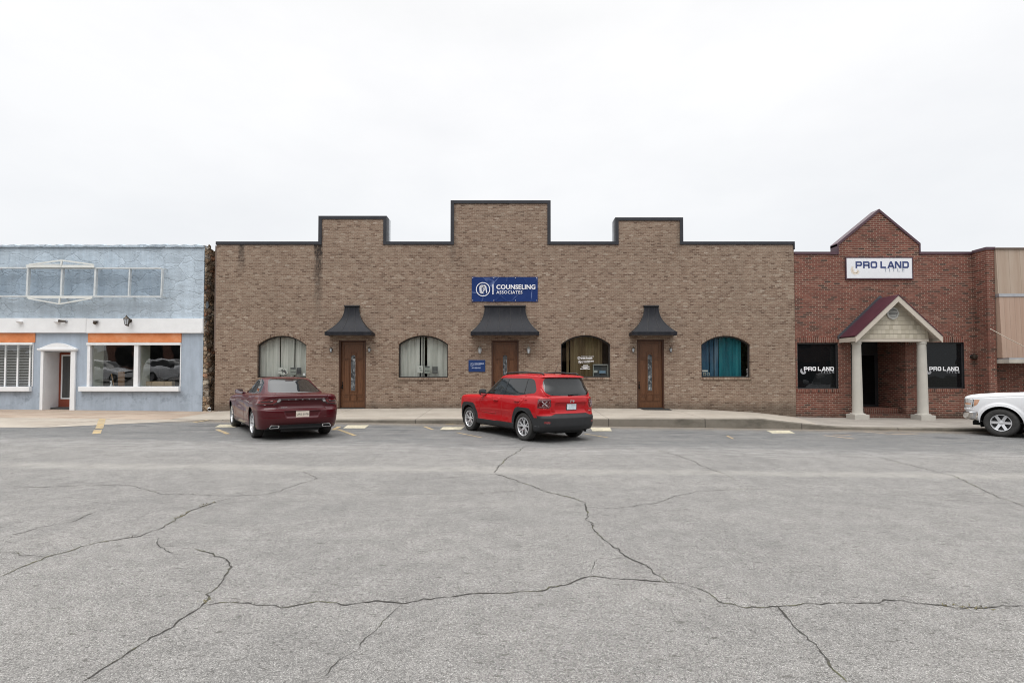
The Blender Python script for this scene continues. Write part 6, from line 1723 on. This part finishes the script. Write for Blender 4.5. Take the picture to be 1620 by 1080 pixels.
    C.groove([(0, .745), (.55, .745), (.60, .84)], 'rear', .012); C.groove([(.60, 1.0), (.64, 1.08)], 'rear')
    C.groove([(.50, .55), (.96, .545)], 'rear', .005)
    masks = [('window_trim', M_BLKG, 0, 1), ('side_window#a', M_CGL, .004, 1), ('side_window#b', M_CGL, .004, 1), ('side_window#c', M_CGL, .004, 1), ('pillar', M_BLKG, 0, 1), ('rear_window', M_CGL, .004, 0), ('windscreen', M_CGL, .004, 0),
             ('lamp_bar', M_DLENS, 0, 0), ('taillight', M_LENS, 0, 1), ('taillight_core', M_DLENS, 0, 1), ('reverse_lamp', M_CLEAR, 0, 1), ('rear_diffuser', M_BLKP, 0, 0), ('headlight', M_CLEAR, 0, 1), ('grille', M_BLKG, 0, 0), ('sill_trim', M_BLKP, 0, 0)]
    kind = dict(n=5, w=.040, double=True, sp=.22, mat=M_PALLOY, taper=.9)
    body = build_car(th, C, None, ar, masks, paint, kind, r, .235, .245, 1.62, wb, .90)
    underbody(th, -.85, 3.8, .86, .2, .6, wb, ar)
    for wx in (0, wb): arch_lip(th, C, wx, r, ar, paint, .008)
    for sg in (1, -1):
        mirror(th, 1.98, sg * (C.yat(1.98, 1.0) - .02), 1.06, paint, sg, .2, .13)
        # exhaust outlets
        yy, zz = sg * .60, .325; xx = C.xat(.60, .325)
        prof = roundpoly([(-.115, -.04), (.105, -.034), (.115, .03), (-.08, .04)], .03, 4)
        if sg > 0: prof = [(-a, b_) for a, b_ in prof]
        vs = [(xx - .03, yy + a, zz + b_) for a, b_ in prof] + [(xx + .06, yy + a, zz + b_) for a, b_ in prof]; n = len(prof)
        vs += [(xx - .03, yy + a * .84, zz + b_ * .72) for a, b_ in prof] + [(xx + .06, yy + a * .84, zz + b_ * .72) for a, b_ in prof]
        fs = []
        for j in range(n):
            k = (j + 1) % n; fs += [(j, k, n + k, n + j), (2 * n + j, 3 * n + j, 3 * n + k, 2 * n + k), (j, 2 * n + j, 2 * n + k, k)]
        ex = th.part('exhaust_tip', MB().add(vs, fs), M_CHR, smooth=40)
        th.part('exhaust_opening', MB().add([(xx + .03, yy + a * .9, zz + b_ * .8) for a, b_ in prof], [tuple(range(n))]), M_UNDER, parent=ex)
    door_handle(th, C, 1.22, .875, paint); door_handle(th, C, .28, .895, paint)
    plate(th, C.xat(.0, .61) - .008, 0, .615, .305, .152, pm('cream_plate', (.66, .58, .50), .4), 'URE 597B', pm('dark_plate_ink', (.06, .07, .06), .5), .066)
    t = MB()
    for k, ch in enumerate('DODGE'): rear_text(t, ch, C.xat(.02 + abs(.36 - .17 * k), .965) - .004, .31 - .155 * k, .953, .032, .001, 1.35)
    th.part('badge_lettering', t, M_CHR)
    t = MB(); rear_text(t, 'CHARGER', C.xat(.40, .775) - .004, .40, .768, .026, .0005, 1.25); th.part('badge_lettering', t, M_CHR)
    th.part('brake_lamp', MB().box(C.xat(0, 1.40) - .02, C.xat(0, 1.40), -.1, .1, 1.405, 1.418), M_LENS)
    return C
M_DLENS = pm('dark_red_lens', (.022, .003, .005), .08, coat=1, var=.1)
M_MAROON = carpaint('maroon_paint', (.058, .0036, .0068), rough=.35)
M_REDP = carpaint('red_paint', (.37, .0055, .009), rough=.4)
M_WHP = carpaint('white_car_paint', (.72, .73, .75), rough=.3)
HEAD1 = R_(34.8)
def place(rear_axle, head, z=None, wb=2.8):
    """location and tilt of a car standing on the sloping road; heading measured from straight ahead towards the left"""
    x, y = rear_axle; return (x, y, road_z(x, y))
def car_thing(name, label, cat, axle, head, wb):
    f = Vector((-math.sin(head), math.cos(head), 0)); l = Vector((-math.cos(head), -math.sin(head), 0))
    a = Vector((axle[0], axle[1], 0)); b_ = a + f * wb
    z = lambda p: road_z(p.x, p.y)
    fw = Vector((f.x * wb, f.y * wb, z(b_) - z(a))).normalized(); lf = Vector((l.x * 1.6, l.y * 1.6, z(a + l * .8) - z(a - l * .8))).normalized()
    up = fw.cross(lf).normalized(); lf = up.cross(fw)
    th = Thing(name, label, cat, (a.x, a.y, z(a)), None, rz=0)
    th.e.rotation_euler = Matrix((fw, lf, up)).transposed().to_euler()
    return th
T = car_thing('parked_car', 'maroon four door sedan parked with its tail to the road', 'car', (-5.60, 13.36), R_(36.2), 3.05)
sedan(T, M_MAROON)
# ---------------------------------------------------------------- boxy red crossover
M_JLENS = pm('smoked_red_lens', (.075, .006, .009), .1, coat=1, var=.3, vscale=25)
def crossover(th, paint, cell=.0125, clad=None, plain=False):
    wb, r = 2.57, .345
    clad = clad or M_BLKP
    Wl = lambda w_, a=.975, b_=.955: [(-.86, w_ * a), (-.2, w_), (1.3, w_ * .992), (2.8, w_), (3.37, w_ * b_)]
    rings = [
        dict(z=.25, xr=-.70, xf=3.15, W=Wl(.80)), dict(z=[(-.8, .30), (0, .26), (2.6, .26), (3.3, .28)], xr=-.80, xf=3.28, W=Wl(.862)),
        dict(z=[(-.8, .42), (0, .36), (2.6, .36), (3.3, .40)], xr=-.862, xf=3.345, W=Wl(.888)), dict(z=[(-.8, .585), (3.3, .55)], xr=-.868, xf=3.365, W=Wl(.893)),
        dict(z=[(-.8, .645), (3.3, .62)], xr=-.84, xf=3.36, W=Wl(.896)), dict(z=[(-.8, .70), (3.3, .68)], xr=-.81, xf=3.36, W=Wl(.900)),
        dict(z=[(-.8, .80), (3.3, .78)], xr=-.80, xf=3.36, W=Wl(.903)), dict(z=[(-.8, .98), (1.3, .95), (3.3, .93)], xr=-.80, xf=3.345, W=Wl(.898)),
        dict(z=[(-.8, 1.08), (0, 1.055), (1.3, 1.02), (2.4, 1.0), (3.3, .985)], xr=-.785, xf=3.31, W=Wl(.875)),
        dict(z=[(-.8, 1.105), (0, 1.085), (1.3, 1.045), (2.4, 1.03), (3.3, 1.005)], xr=-.765, xf=3.24, W=Wl(.845)),
        dict(z=[(-.8, 1.135), (0, 1.115), (1.3, 1.075), (2.3, 1.075), (3.0, 1.04)], xr=-.742, xf=2.22, W=[(-.75, .80), (0, .82), (1.4, .815), (2.2, .77)], Lr=.30, Lf=.5, pr=3.2),
        dict(z=[(-.8, 1.20), (0, 1.18), (1.3, 1.14), (2.2, 1.13)], xr=-.722, xf=2.12, W=[(-.75, .785), (0, .803), (1.4, .80), (2.2, .755)], Lr=.28, Lf=.5, pr=3.2),
        dict(z=[(-.7, 1.40), (1, 1.38), (2, 1.36)], xr=-.645, xf=1.80, W=[(-.7, .715), (0, .742), (1.3, .74), (2, .70)], Lr=.28, Lf=.5, pr=3.0),
        dict(z=[(-.7, 1.535), (.4, 1.545), (1.7, 1.515)], xr=-.61, xf=1.56, W=[(-.7, .665), (0, .697), (1.2, .695), (1.7, .66)], Lr=.26, Lf=.45, pr=2.9),
        dict(z=[(-.75, 1.575), (.4, 1.595), (1.6, 1.56)], xr=-.70, xf=1.47, W=[(-.7, .645), (0, .68), (1.2, .68), (1.6, .645)], Lr=.28, Lf=.4, pr=2.9),
        dict(z=[(-.75, 1.600), (.4, 1.628), (1.5, 1.588)], xr=-.685, xf=1.38, W=[(-.7, .60), (0, .645), (1.2, .645), (1.5, .60)], Lr=.28, Lf=.4, pr=2.8),
        dict(z=[(-.6, 1.625), (.4, 1.655), (1.3, 1.618)], xr=-.48, xf=1.18, W=.46, Lr=.3, Lf=.35),
        dict(z=[(-.4, 1.645), (.4, 1.67), (1.2, 1.635)], xr=-.2, xf=.95, W=.001, Lr=.15, Lf=.15)]
    C = CarBody(rings, cell, dict(Lr=.34, pr=2.7, Lf=.5, pf=2.6)); C.xm = 1.3
    def dsp(x, y, z, N):
        k = np.clip((np.abs(N[..., 1]) - .4) / .4, 0, 1)
        f = .016 * np.exp(-((x) / .62) ** 4) * np.exp(-((z - .80) / .20) ** 4) + .016 * np.exp(-((x - wb) / .6) ** 4) * np.exp(-((z - .78) / .2) ** 4)
        f -= .014 * np.exp(-((x - 1.3) / .62) ** 4) * np.exp(-((z - .56) / .09) ** 2)
        return f * k
    C.displace(dsp)
    def rd(x, y, z, N):
        m = np.clip((-N[..., 0] - .2) / .4, 0, 1) * (x < -.3)
        d = -.035 * np.clip((.52 - y) / .03, 0, 1) * np.exp(-((z - .84) / .10) ** 6)
        return d * m
    C.displace(rd)
    ar = r + .055
    hole = [arch_poly(wx, r, ar) for wx in (0, wb)]
    def sq(wx, q):   # squared-off arch of the cladding
        return roundpoly([(wx - ar - q - .02, .0), (wx - ar - q - .0, r + .20), (wx - ar + .10, r + ar + q), (wx + ar - .10, r + ar + q), (wx + ar + q + .0, r + .20), (wx + ar + q + .02, 0)], .10)
    clip_ = .075
    C.mask('cladding', [(-1.2, 0), (3.6, 0), (3.6, .40), (-1.2, .40)], 'side')
    for wx in (0, wb): C.mask('cladding', sq(wx, clip_), 'side')
    C.mask('cladding', [(-1.2, .2), (-.35, .2), (-.38, .59), (-1.2, .645)], 'side')
    C.mask('cladding', [(0, .2), (1.1, .2), (1.1, .645), (.62, .66), (.50, .70), (0, .70)], 'rear', extra=lambda x, y, z: x < -.3)
    C.mask('cladding', [(0, .2), (1.1, .2), (1.1, .5), (0, .5)], 'front', extra=lambda x, y, z: x > 2.9)
    # side glass
    dlo = roundpoly([(-.345, 1.20), (-.37, 1.255), (-.22, 1.475), (-.10, 1.515), (1.25, 1.51), (1.44, 1.47), (1.86, 1.23), (2.00, 1.125), (1.8, 1.105), (.35, 1.115)], .05)
    C.mask('window_trim', offset(dlo, .018), 'side'); C.mask('side_window#a', dlo, 'side', only=['window_trim'])
    C.mask('pillar', [(.92, 1.0), (1.0, 1.0), (.90, 1.6), (.82, 1.6)], 'side', only=['side_window#a'])
    C.mask('pillar', [(.06, 1.0), (.095, 1.0), (.06, 1.6), (.025, 1.6)], 'side', only=['side_window#a'])
    C.mask('side_window#b', [(.96, 1), (2.2, 1), (2.2, 1.6), (.86, 1.6)], 'side', only=['side_window#a'])
    C.mask('side_window#c', [(-.6, 1), (.07, 1), (.04, 1.6), (-.6, 1.6)], 'side', only=['side_window#a'])
    rw = roundpoly([(0, 1.135), (.58, 1.15), (.70, 1.215), (.655, 1.46), (.60, 1.535), (0, 1.55)], .05)
    C.mask('window_trim', offset(rw, .016), 'rear'); C.mask('rear_window', rw, 'rear', only=['window_trim'])
    ws = roundpoly([(0, 1.10), (.70, 1.09), (.60, 1.48), (.54, 1.53), (0, 1.555)], .04)
    C.mask('window_trim', offset(ws, .014), 'front'); C.mask('windscreen', ws, 'front', only=['window_trim'])
    lamp = roundpoly([(.615, 1.06), (.97, 1.05), (.97, .835), (.66, .825), (.605, .88)], .04)
    C.mask('taillight', lamp, 'rear', extra=lambda x, y, z: x < -.56)
    C.mask('reflector', roundpoly([(.66, .515), (.80, .52), (.80, .475), (.66, .475)], .012), 'rear')
    C.mask('headlight', circle(.66, .86, .11), 'front'); C.mask('grille', roundpoly([(0, .80), (.48, .80), (.48, .95), (0, .95)], .02), 'front')
    for h in hole: C.mask('hole', h, 'side')
    C.groove([(.93, .42), (.95, 1.05), (.93, 1.10)], 'side'); C.groove([(1.97, .42), (1.99, .8), (1.92, 1.08)], 'side'); C.groove([(-.05, 1.1), (-.02, 1.0), (.18, .80)], 'side')
    C.groove([(-.02, 1.0), (-.02, 1.1)], 'side'); C.groove([(0, .735), (.60, .735), (.605, .82)], 'rear', .014); C.groove([(.60, 1.06), (.73, 1.16), (.74, 1.3)], 'rear', .012)
    C.groove([(0, .945), (.46, .945)], 'rear', .016, .009)
    masks = [('cladding', clad, 0, 0), ('window_trim', M_BLKG, 0, 1), ('side_window#a', M_CGL, .004, 1), ('side_window#b', M_CGL, .004, 1), ('side_window#c', M_CGL, .004, 1), ('pillar', M_BLKG, 0, 1), ('rear_window', M_CGL, .004, 0), ('windscreen', M_CGL, .004, 0),
             ('taillight', M_JLENS, 0, 1), ('reflector', M_LENS, 0, 1), ('headlight', M_CLEAR, 0, 1), ('grille', M_BLKG, 0, 0)]
    kind = dict(n=5, w=.030, double=True, sp=.27, mat=M_PALLOY, taper=1.15)
    build_car(th, C, None, ar, masks, paint, kind, r, .225, .232, 1.555, wb, .855)
    underbody(th, -.70, 3.1, .84, .22, .62, wb, ar)
    for sg in (1, -1): mirror(th, 1.82, sg * (C.yat(1.82, 1.06) - .02), 1.13, M_BLKP, sg, .2, .17)
    if plain: return C
    for wx in (0, wb): arch_lip(th, C, wx, r, ar, M_BLKP, .009)
    for sg in (1, -1):
        # roof rail on stanchions
        pts = [(-.42, sg * .565, 1.625), (-.34, sg * .575, 1.665), (.4, sg * .595, 1.69), (1.1, sg * .58, 1.66), (1.22, sg * .565, 1.615)]
        th.part('roof_rail', MB().tube(pts, [.016, .02, .02, .02, .014], 8), M_BLKP, smooth=True)
        lx, ly, lz = C.xat(.76, .94), sg * .765, .942
        # lamp frame, X mark and light modules
        fp = [(0, q[0], q[1]) for q in lamp]
        xm = MB()
        def lp(y, z): return (C.xat(y, z) - .006, sg * y, z)
        for a, b_ in (((.705, .995), (.815, .885)), ((.705, .885), (.815, .995))): xm.bar(lp(*a), lp(*b_), .028, .006, (1, 0, 0))
        th.part('lamp_cross', xm, pm('lamp_cross_plastic', (.30, .24, .25), .25, coat=1))
        rr_ = MB(); ringp = roundpoly([(.645, 1.03), (.865, 1.03), (.865, .855), (.68, .855), (.645, .89)], .03, 4)
        L_ = [lp(*q) for q in ringp]
        rr_.tube(L_ + [L_[0]], .008, 6); th.part('lamp_ring', rr_, M_LENS, smooth=True)
    door_handle(th, C, 1.10, .945, paint, .2, .018); door_handle(th, C, .14, .965, paint, .2, .018)
    px_ = C.xat(.0, .86)
    plate(th, px_ - .006, -.02, .865, .305, .152, pm('pale_blue_plate', (.55, .64, .68), .4, var=.35, vscale=14), '', M_PAPERD, .08, frame=M_BLKP)
    t = MB()
    rear_text(t, 'Jeep', C.xat(.05, 1.005) - .006, -.02, .985, .075, .004); th.part('badge_lettering', t, M_CHR)
    t = MB(); rear_text(t, '4x4', C.xat(.62, .74) - .004, -.64, .745, .04, .001); th.part('badge_lettering', t, M_CHR)
    wx = C.xat(.02, 1.16) - .02
    th.part('rear_wiper', MB().tube([(wx + .01, .05, 1.135), (wx, .04, 1.155), (wx + .003, -.16, 1.163), (wx + .003, -.30, 1.158)], [.018, .016, .010, .008], 6), M_BLKP, smooth=True)
    th.part('brake_lamp', MB().box(C.xat(0, 1.56) - .012, C.xat(0, 1.56) + .02, -.11, .11, 1.575, 1.59), M_LENS)
    th.part('aerial', MB().tube([(-.12, 0, 1.655), (-.15, 0, 1.69), (-.30, 0, 1.93)], [.012, .006, .003], 6), M_BLKP, smooth=True)
    th.part('exhaust_tip', MB().lathe([(.03, 0), (.032, .10), (.026, .10), (.024, .01)], (-.82, -.50, .255), 'x', 14), M_CHR, smooth=35)
    # door mouldings catch a line of light
    for sg in (1, -1):
        y0, y1 = C.yat(1.3, .60), C.yat(1.85, .60)
        th.part('door_moulding', MB().tube([(1.2, sg * (y0 - .002), .598), (1.88, sg * (y1 - .002), .605)], .012, 6), paint, smooth=True)
    return C
T = car_thing('parked_car', 'red boxy crossover with roof rails parked before the middle brown door', 'car', (.98, 13.5), R_(35.7), 2.57)
crossover(T, M_REDP)

# ---------------------------------------------------------------- white pickup truck
def pickup(th, paint):
    wb, r = 3.68, .405
    Wl = lambda w_, b_=.965: [(-1.25, w_ * .985), (-.3, w_), (2.0, w_ * .992), (3.5, w_), (4.63, w_ * b_)]
    D = dict(Lr=.25, pr=3.2, Lf=.48, pf=3.1)
    rings = [
        dict(z=.40, xr=-1.20, xf=4.35, W=Wl(.84)), dict(z=[(-1.2, .46), (4.6, .44)], xr=-1.25, xf=4.55, W=Wl(.93)), dict(z=[(-1.2, .52), (4.6, .50)], xr=-1.26, xf=4.68, W=Wl(.965)),
        dict(z=[(-1.2, .64), (4.6, .655)], xr=-1.26, xf=4.70, W=Wl(.985)), dict(z=[(-1.2, .70), (4.6, .70)], xr=-1.255, xf=4.62, W=Wl(.99)),
        dict(z=[(-1.2, .76), (4.6, .76)], xr=-1.25, xf=4.66, W=Wl(.995)), dict(z=[(-1.2, .95), (4.6, .92)], xr=-1.25, xf=4.655, W=Wl(1.0)),
        dict(z=[(-1.2, 1.18), (2, 1.15), (3.5, 1.11), (4.6, 1.07)], xr=-1.245, xf=4.65, W=Wl(.99)),
        dict(z=[(-1.2, 1.31), (2, 1.29), (3.2, 1.25), (4.6, 1.135)], xr=-1.24, xf=4.62, W=Wl(.962)),
        dict(z=[(-1.2, 1.345), (2, 1.33), (3.2, 1.295), (4.5, 1.175)], xr=-1.22, xf=4.55, W=Wl(.925)),
        dict(z=[(-1.2, 1.352), (0, 1.345), (1, 1.36), (3.0, 1.335), (4.4, 1.215)], xr=-1.16, xf=4.38, W=Wl(.87)),
        dict(z=[(.5, 1.36), (2, 1.37), (3.0, 1.36), (4, 1.27)], xr=.52, xf=3.12, W=[(.5, .83), (2, .835), (3, .79)], Lr=.25, Lf=.55),
        dict(z=[(.5, 1.42), (2, 1.42), (3.0, 1.41)], xr=.55, xf=3.02, W=[(.5, .81), (2, .815), (3, .77)], Lr=.25, Lf=.5),
        dict(z=[(.6, 1.70), (2, 1.69), (2.7, 1.67)], xr=.66, xf=2.55, W=[(.5, .73), (2, .74), (2.6, .70)], Lr=.25, Lf=.5),
        dict(z=[(.6, 1.86), (1.5, 1.88), (2.4, 1.84)], xr=.70, xf=2.28, W=.69, Lr=.25, Lf=.4), dict(z=[(.7, 1.90), (1.5, 1.92), (2.2, 1.885)], xr=.74, xf=2.18, W=.63, Lr=.25, Lf=.4),
        dict(z=[(.8, 1.93), (1.5, 1.95), (2.1, 1.92)], xr=.9, xf=2.0, W=.42, Lr=.25, Lf=.3), dict(z=[(.9, 1.94), (1.5, 1.96), (2.0, 1.93)], xr=1.1, xf=1.8, W=.001, Lr=.15, Lf=.15)]
    C = CarBody(rings, .0145, D); C.xm = 1.7
    ar = r + .085
    def dsp(x, y, z, N):
        k = np.clip((np.abs(N[..., 1]) - .3) / .4, 0, 1)
        rad = lambda wx: np.hypot(x - wx, z - r)
        f = .026 * np.exp(-((rad(wb) - ar) / .085) ** 4) * (z > r - .1) + .026 * np.exp(-((rad(0) - ar) / .085) ** 4) * (z > r - .1)
        f -= .014 * np.exp(-((x - 1.9) / 1.0) ** 6) * np.exp(-((z - .85) / .16) ** 2)
        return f * k
    C.displace(dsp)
    dlo = roundpoly([(.74, 1.40), (.80, 1.80), (.95, 1.835), (2.16, 1.82), (2.36, 1.76), (2.78, 1.38), (2.0, 1.355)], .05)
    C.mask('window_trim', offset(dlo, .02), 'side'); C.mask('side_window#a', dlo, 'side', only=['window_trim'])
    C.mask('pillar', [(1.62, 1.2), (1.72, 1.2), (1.68, 1.9), (1.58, 1.9)], 'side', only=['side_window#a'])
    C.mask('side_window#b', [(1.67, 1.2), (3, 1.2), (3, 1.9), (1.63, 1.9)], 'side', only=['side_window#a'])
    ws = roundpoly([(0, 1.33), (.73, 1.33), (.62, 1.78), (0, 1.83)], .04)
    C.mask('windscreen', ws, 'front')
    rw = roundpoly([(0, 1.42), (.66, 1.42), (.60, 1.80), (0, 1.81)], .04); C.mask('rear_window', rw, 'rear')
    C.mask('bed_cover', [(-1.18, 0), (.45, 0), (.45, .86), (-1.18, .86)], 'top')
    C.mask('chrome_bumper', [(0, .4), (1.2, .4), (1.2, .69), (0, .69)], 'front', extra=lambda x, y, z: x > wb + ar + .03)
    C.mask('chrome_bumper', [(wb + ar + .03, .40), (5, .40), (5, .69), (wb + ar + .03, .69)], 'side')
    C.mask('rear_bumper', [(-1.4, .40), (-1.05, .40), (-1.05, .70), (-1.4, .70)], 'side'); C.mask('rear_bumper', [(0, .4), (1.2, .4), (1.2, .70), (0, .70)], 'rear')
    C.mask('grille', roundpoly([(0, .79), (1.05, .79), (1.05, 1.07), (0, 1.09)], .03), 'front', extra=lambda x, y, z: x > 4.48)
    C.mask('grille', [(4.53, .79), (4.9, .79), (4.9, 1.07), (4.53, 1.07)], 'side')
    hl = roundpoly([(4.56, .80), (4.36, .795), (4.20, .93), (4.15, 1.06), (4.56, 1.075)], .02)
    C.mask('headlight', hl, 'side')
    C.mask('headlight_amber', [(4.36, .905), (4.6, .905), (4.6, .95), (4.36, .95)], 'side', only=['headlight']); C.mask('headlight_amber', [(4.05, .78), (4.30, .78), (4.28, 1.1), (4.05, 1.1)], 'side', only=['headlight'])
    C.mask('headlight_bezel', [(4.315, .78), (4.34, .78), (4.315, 1.1), (4.29, 1.1)], 'side', only=['headlight', 'headlight_amber'])
    C.mask('fender_vent', roundpoly([(3.16, 1.13), (2.75, 1.14), (2.75, 1.00), (2.98, .985), (3.14, 1.06)], .012), 'side')
    C.mask('vent_bar', roundpoly([(3.05, 1.10), (2.78, 1.11), (2.78, 1.05), (2.97, 1.03)], .01), 'side', only=['fender_vent'])
    C.mask('taillight', [(-1.4, .9), (-1.13, .9), (-1.13, 1.25), (-1.4, 1.25)], 'side'); C.mask('taillight', [(.80, .9), (1.1, .9), (1.1, 1.25), (.80, 1.25)], 'rear')
    for wx in (0, wb): C.mask('hole', arch_poly(wx, r, ar), 'side')
    C.groove([(2.66, .55), (2.66, 1.1), (2.60, 1.3)], 'side'); C.groove([(1.66, .55), (1.66, 1.3)], 'side'); C.groove([(.62, .55), (.62, 1.3)], 'side')
    C.groove([(4.4, 1.085), (3.4, 1.19), (2.9, 1.22)], 'side', .010, .009)
    masks = [('window_trim', M_BLKG, 0, 1), ('side_window#a', M_CGL, .004, 1), ('side_window#b', M_CGL, .004, 1), ('pillar', M_BLKG, 0, 1), ('windscreen', M_CGL, 0, 0), ('rear_window', M_CGL, 0, 0), ('bed_cover', M_BLKP, 0, 0), ('chrome_bumper', M_CHR, 0, 0), ('rear_bumper', M_CHR, 0, 0),
             ('grille', M_BLKG, 0, 0), ('headlight', M_CLEAR, 0, 1), ('headlight_amber', M_AMBER, 0, 1), ('headlight_bezel', M_BLKG, 0, 1), ('fender_vent', M_BLKG, 0, 1), ('vent_bar', M_CHR, 0, 1), ('taillight', M_LENS, 0, 1)]
    kind = dict(n=6, w=.075, double=False, mat=M_PALLOY, taper=1.1, ph=.0)
    build_car(th, C, None, ar, masks, paint, kind, r, .275, .245, 1.73, wb, .95)
    underbody(th, -1.1, 4.3, .9, .36, .7, wb, ar)
    for wx in (0, wb): arch_lip(th, C, wx, r, ar, paint, .013)
    for sg in (1, -1):
        mirror(th, 2.62, sg * (C.yat(2.6, 1.28) - .02), 1.42, paint, sg, .26, .24)
        th.part('tow_hook', MB().box(4.22, 4.40, sg * .62 - .06, sg * .62 + .06, .28, .41), M_UNDER, bevel=.02)
    door_handle(th, C, 1.78, 1.13, paint); door_handle(th, C, .74, 1.14, paint)
    return C
HT = R_(35)
fx, fy = 14.42, 15.5     # front left wheel
fw, lf = Vector((-math.sin(HT), math.cos(HT))), Vector((-math.cos(HT), -math.sin(HT)))
ra = Vector((fx, fy)) - lf * .9 - fw * 3.68
T = car_thing('pickup_truck', 'white pickup truck parked before the red brick and tan shop fronts', 'truck', (ra.x, ra.y), HT, 3.68)
pickup(T, M_WHP)
# ------------------------------------------------------------------ far side of the street (seen in panes and paint)
structure('sidewalk_opposite', MB().box(-45, 45, -16, -12.0, -.5, .12), M_WALKR)
M_BK1 = brick('buff_brick', .22, .075, [(0, (.14, .09, .065)), (1, (.26, .18, .13))], (.3, .26, .22), big=.2)
def back_block(x0, x1, h, mat, label, n, y=-16):
    th = Thing('brick_building', label, 'building', ((x0 + x1) / 2, y, .1), 'buildings across the street')
    w_ = (x1 - x0) / n
    hs = [rect(x0 + w_ * (i + .15), x0 + w_ * (i + .85), .8, 2.9) for i in range(n)]
    if h > 6.5: hs += [rect(x0 + w_ * (i + .3), x0 + w_ * (i + .7), 4.4, 6.0) for i in range(n)]
    th.part('wall', MB().shape([rect(x0, x1, -.2, h)] + hs, y - .3, y).box(x0, x1, y - 10, y - 9.7, -.2, h - .4).box(x0, x0 + .3, y - 9.69, y - .31, -.2, h - .4).box(x1 - .3, x1, y - 9.69, y - .31, -.2, h - .4), mat)
    th.part('roof', MB().box(x0 + .31, x1 - .31, y - 9.69, y - .31, h - .9, h - .7), M_ROOF)
    th.part('coping', MB().box(x0 - .05, x1 + .05, y - .35, y + .05, h + .001, h + .12), M_TRIM)
    for q in hs:
        q = [(p[0], p[1]) for p in q]
        wo = th.part('window', MB().shape([q, [(q[0][0] + .06, q[0][1] + .06), (q[1][0] - .06, q[1][1] + .06), (q[2][0] - .06, q[2][1] - .06), (q[3][0] + .06, q[3][1] - .06)]], y - .2, y - .1), M_SOFFIT)
        th.part('pane', MB().flat([(q[0][0] + .06, q[0][1] + .06), (q[1][0] - .06, q[1][1] + .06), (q[2][0] - .06, q[2][1] - .06), (q[3][0] + .06, q[3][1] - .06)][::-1], y - .15), M_GLD, parent=wo)
back_block(-44, -24.5, 6.2, M_RED, 'red brick shop row across the street on the left', 6)
back_block(-3, 17, 7.4, M_BK1, 'two storey buff brick block across the street', 6)
back_block(17.3, 26.7, 7.0, M_RED, 'tall narrow red brick shop across the street beside the buff block', 3, -16.5)
back_block(27, 44, 6.6, M_RED, 'low red brick shop across the street on the right', 5)
back_block(-24, -3.4, 7.6, M_BK1, 'long buff brick hall behind the trees across the street', 7, -20)
M_LEAF, nt, b = newmat('tree_leaves'); o, x, y, z = nt.obj()
nt.set(b.inputs['Base Color'], nt.ramp(nt.noise(o, 1.4, 4), [(.3, (.025, .05, .015)), (.7, (.07, .11, .03))])); b.inputs['Roughness'].default_value = .6
M_BARK = pm('bark', (.10, .075, .055), .9, bmp=.02, bscale=14)
def tree(x, y, h, rad, label):
    th = Thing('street_tree', label, 'tree', (x, y, .1), 'trees across the street')
    tk = MB().tube([(x, y, -.1), (x + .1, y, h * .25), (x - .05, y + .1, h * .5), (x, y, h * .8)], [.26, .2, .15, .05], 10)
    cen = []
    for k in range(9):
        a = k * 2.4; q = .35 + .5 * (k % 3) / 3
        e = (x + rad * q * math.cos(a), y + rad * q * math.sin(a), h * (.45 + .45 * (k / 9)))
        tk.tube([(x, y, h * (.25 + .04 * k)), e], [.09, .03], 6); cen.append(e)
    th.part('trunk', tk, M_BARK, smooth=40)
    n = 2600; lv = MB()
    ce = np.array(cen)[rng.integers(0, len(cen), n)] + rng.normal(size=(n, 3)) * np.array([rad * .27, rad * .27, h * .11])
    for c in ce:
        u = Vector(rng.normal(size=3)).normalized(); v = u.orthogonal().normalized(); s_ = rng.uniform(.10, .22); c = Vector(c)
        lv.quad(c - u * s_, c + v * s_ * .5, c + u * s_, c - v * s_ * .5)
    th.part('crown', lv, M_LEAF)
for (x, y, h, rad, lb) in ((-20, -14, 8.5, 3.4, 'round green tree beside the red brick row across the street'), (-13.5, -15.5, 9.5, 3.8, 'tallest green tree across the street'), (-7, -14.5, 7.5, 3.0, 'smaller green tree left of the buff brick block across the street'), (24.5, -12.8, 7.5, 2.6, 'green tree before the tall narrow red brick shop across the street')):
    tree(x, y, h, rad, lb)
T = car_thing('parked_car', 'white crossover parked across the street on the left, its side to the shop', 'car', (-32.4, 1.0), R_(-86), 2.57)
crossover(T, M_WHP, .03, M_WHP, True)
T2 = copy_tree(T.e); T2.location = (-28.6, -1.4, road_z(-28.6, -1.4)); T2['label'] = 'white crossover parked nose to tail in front of the other white one'
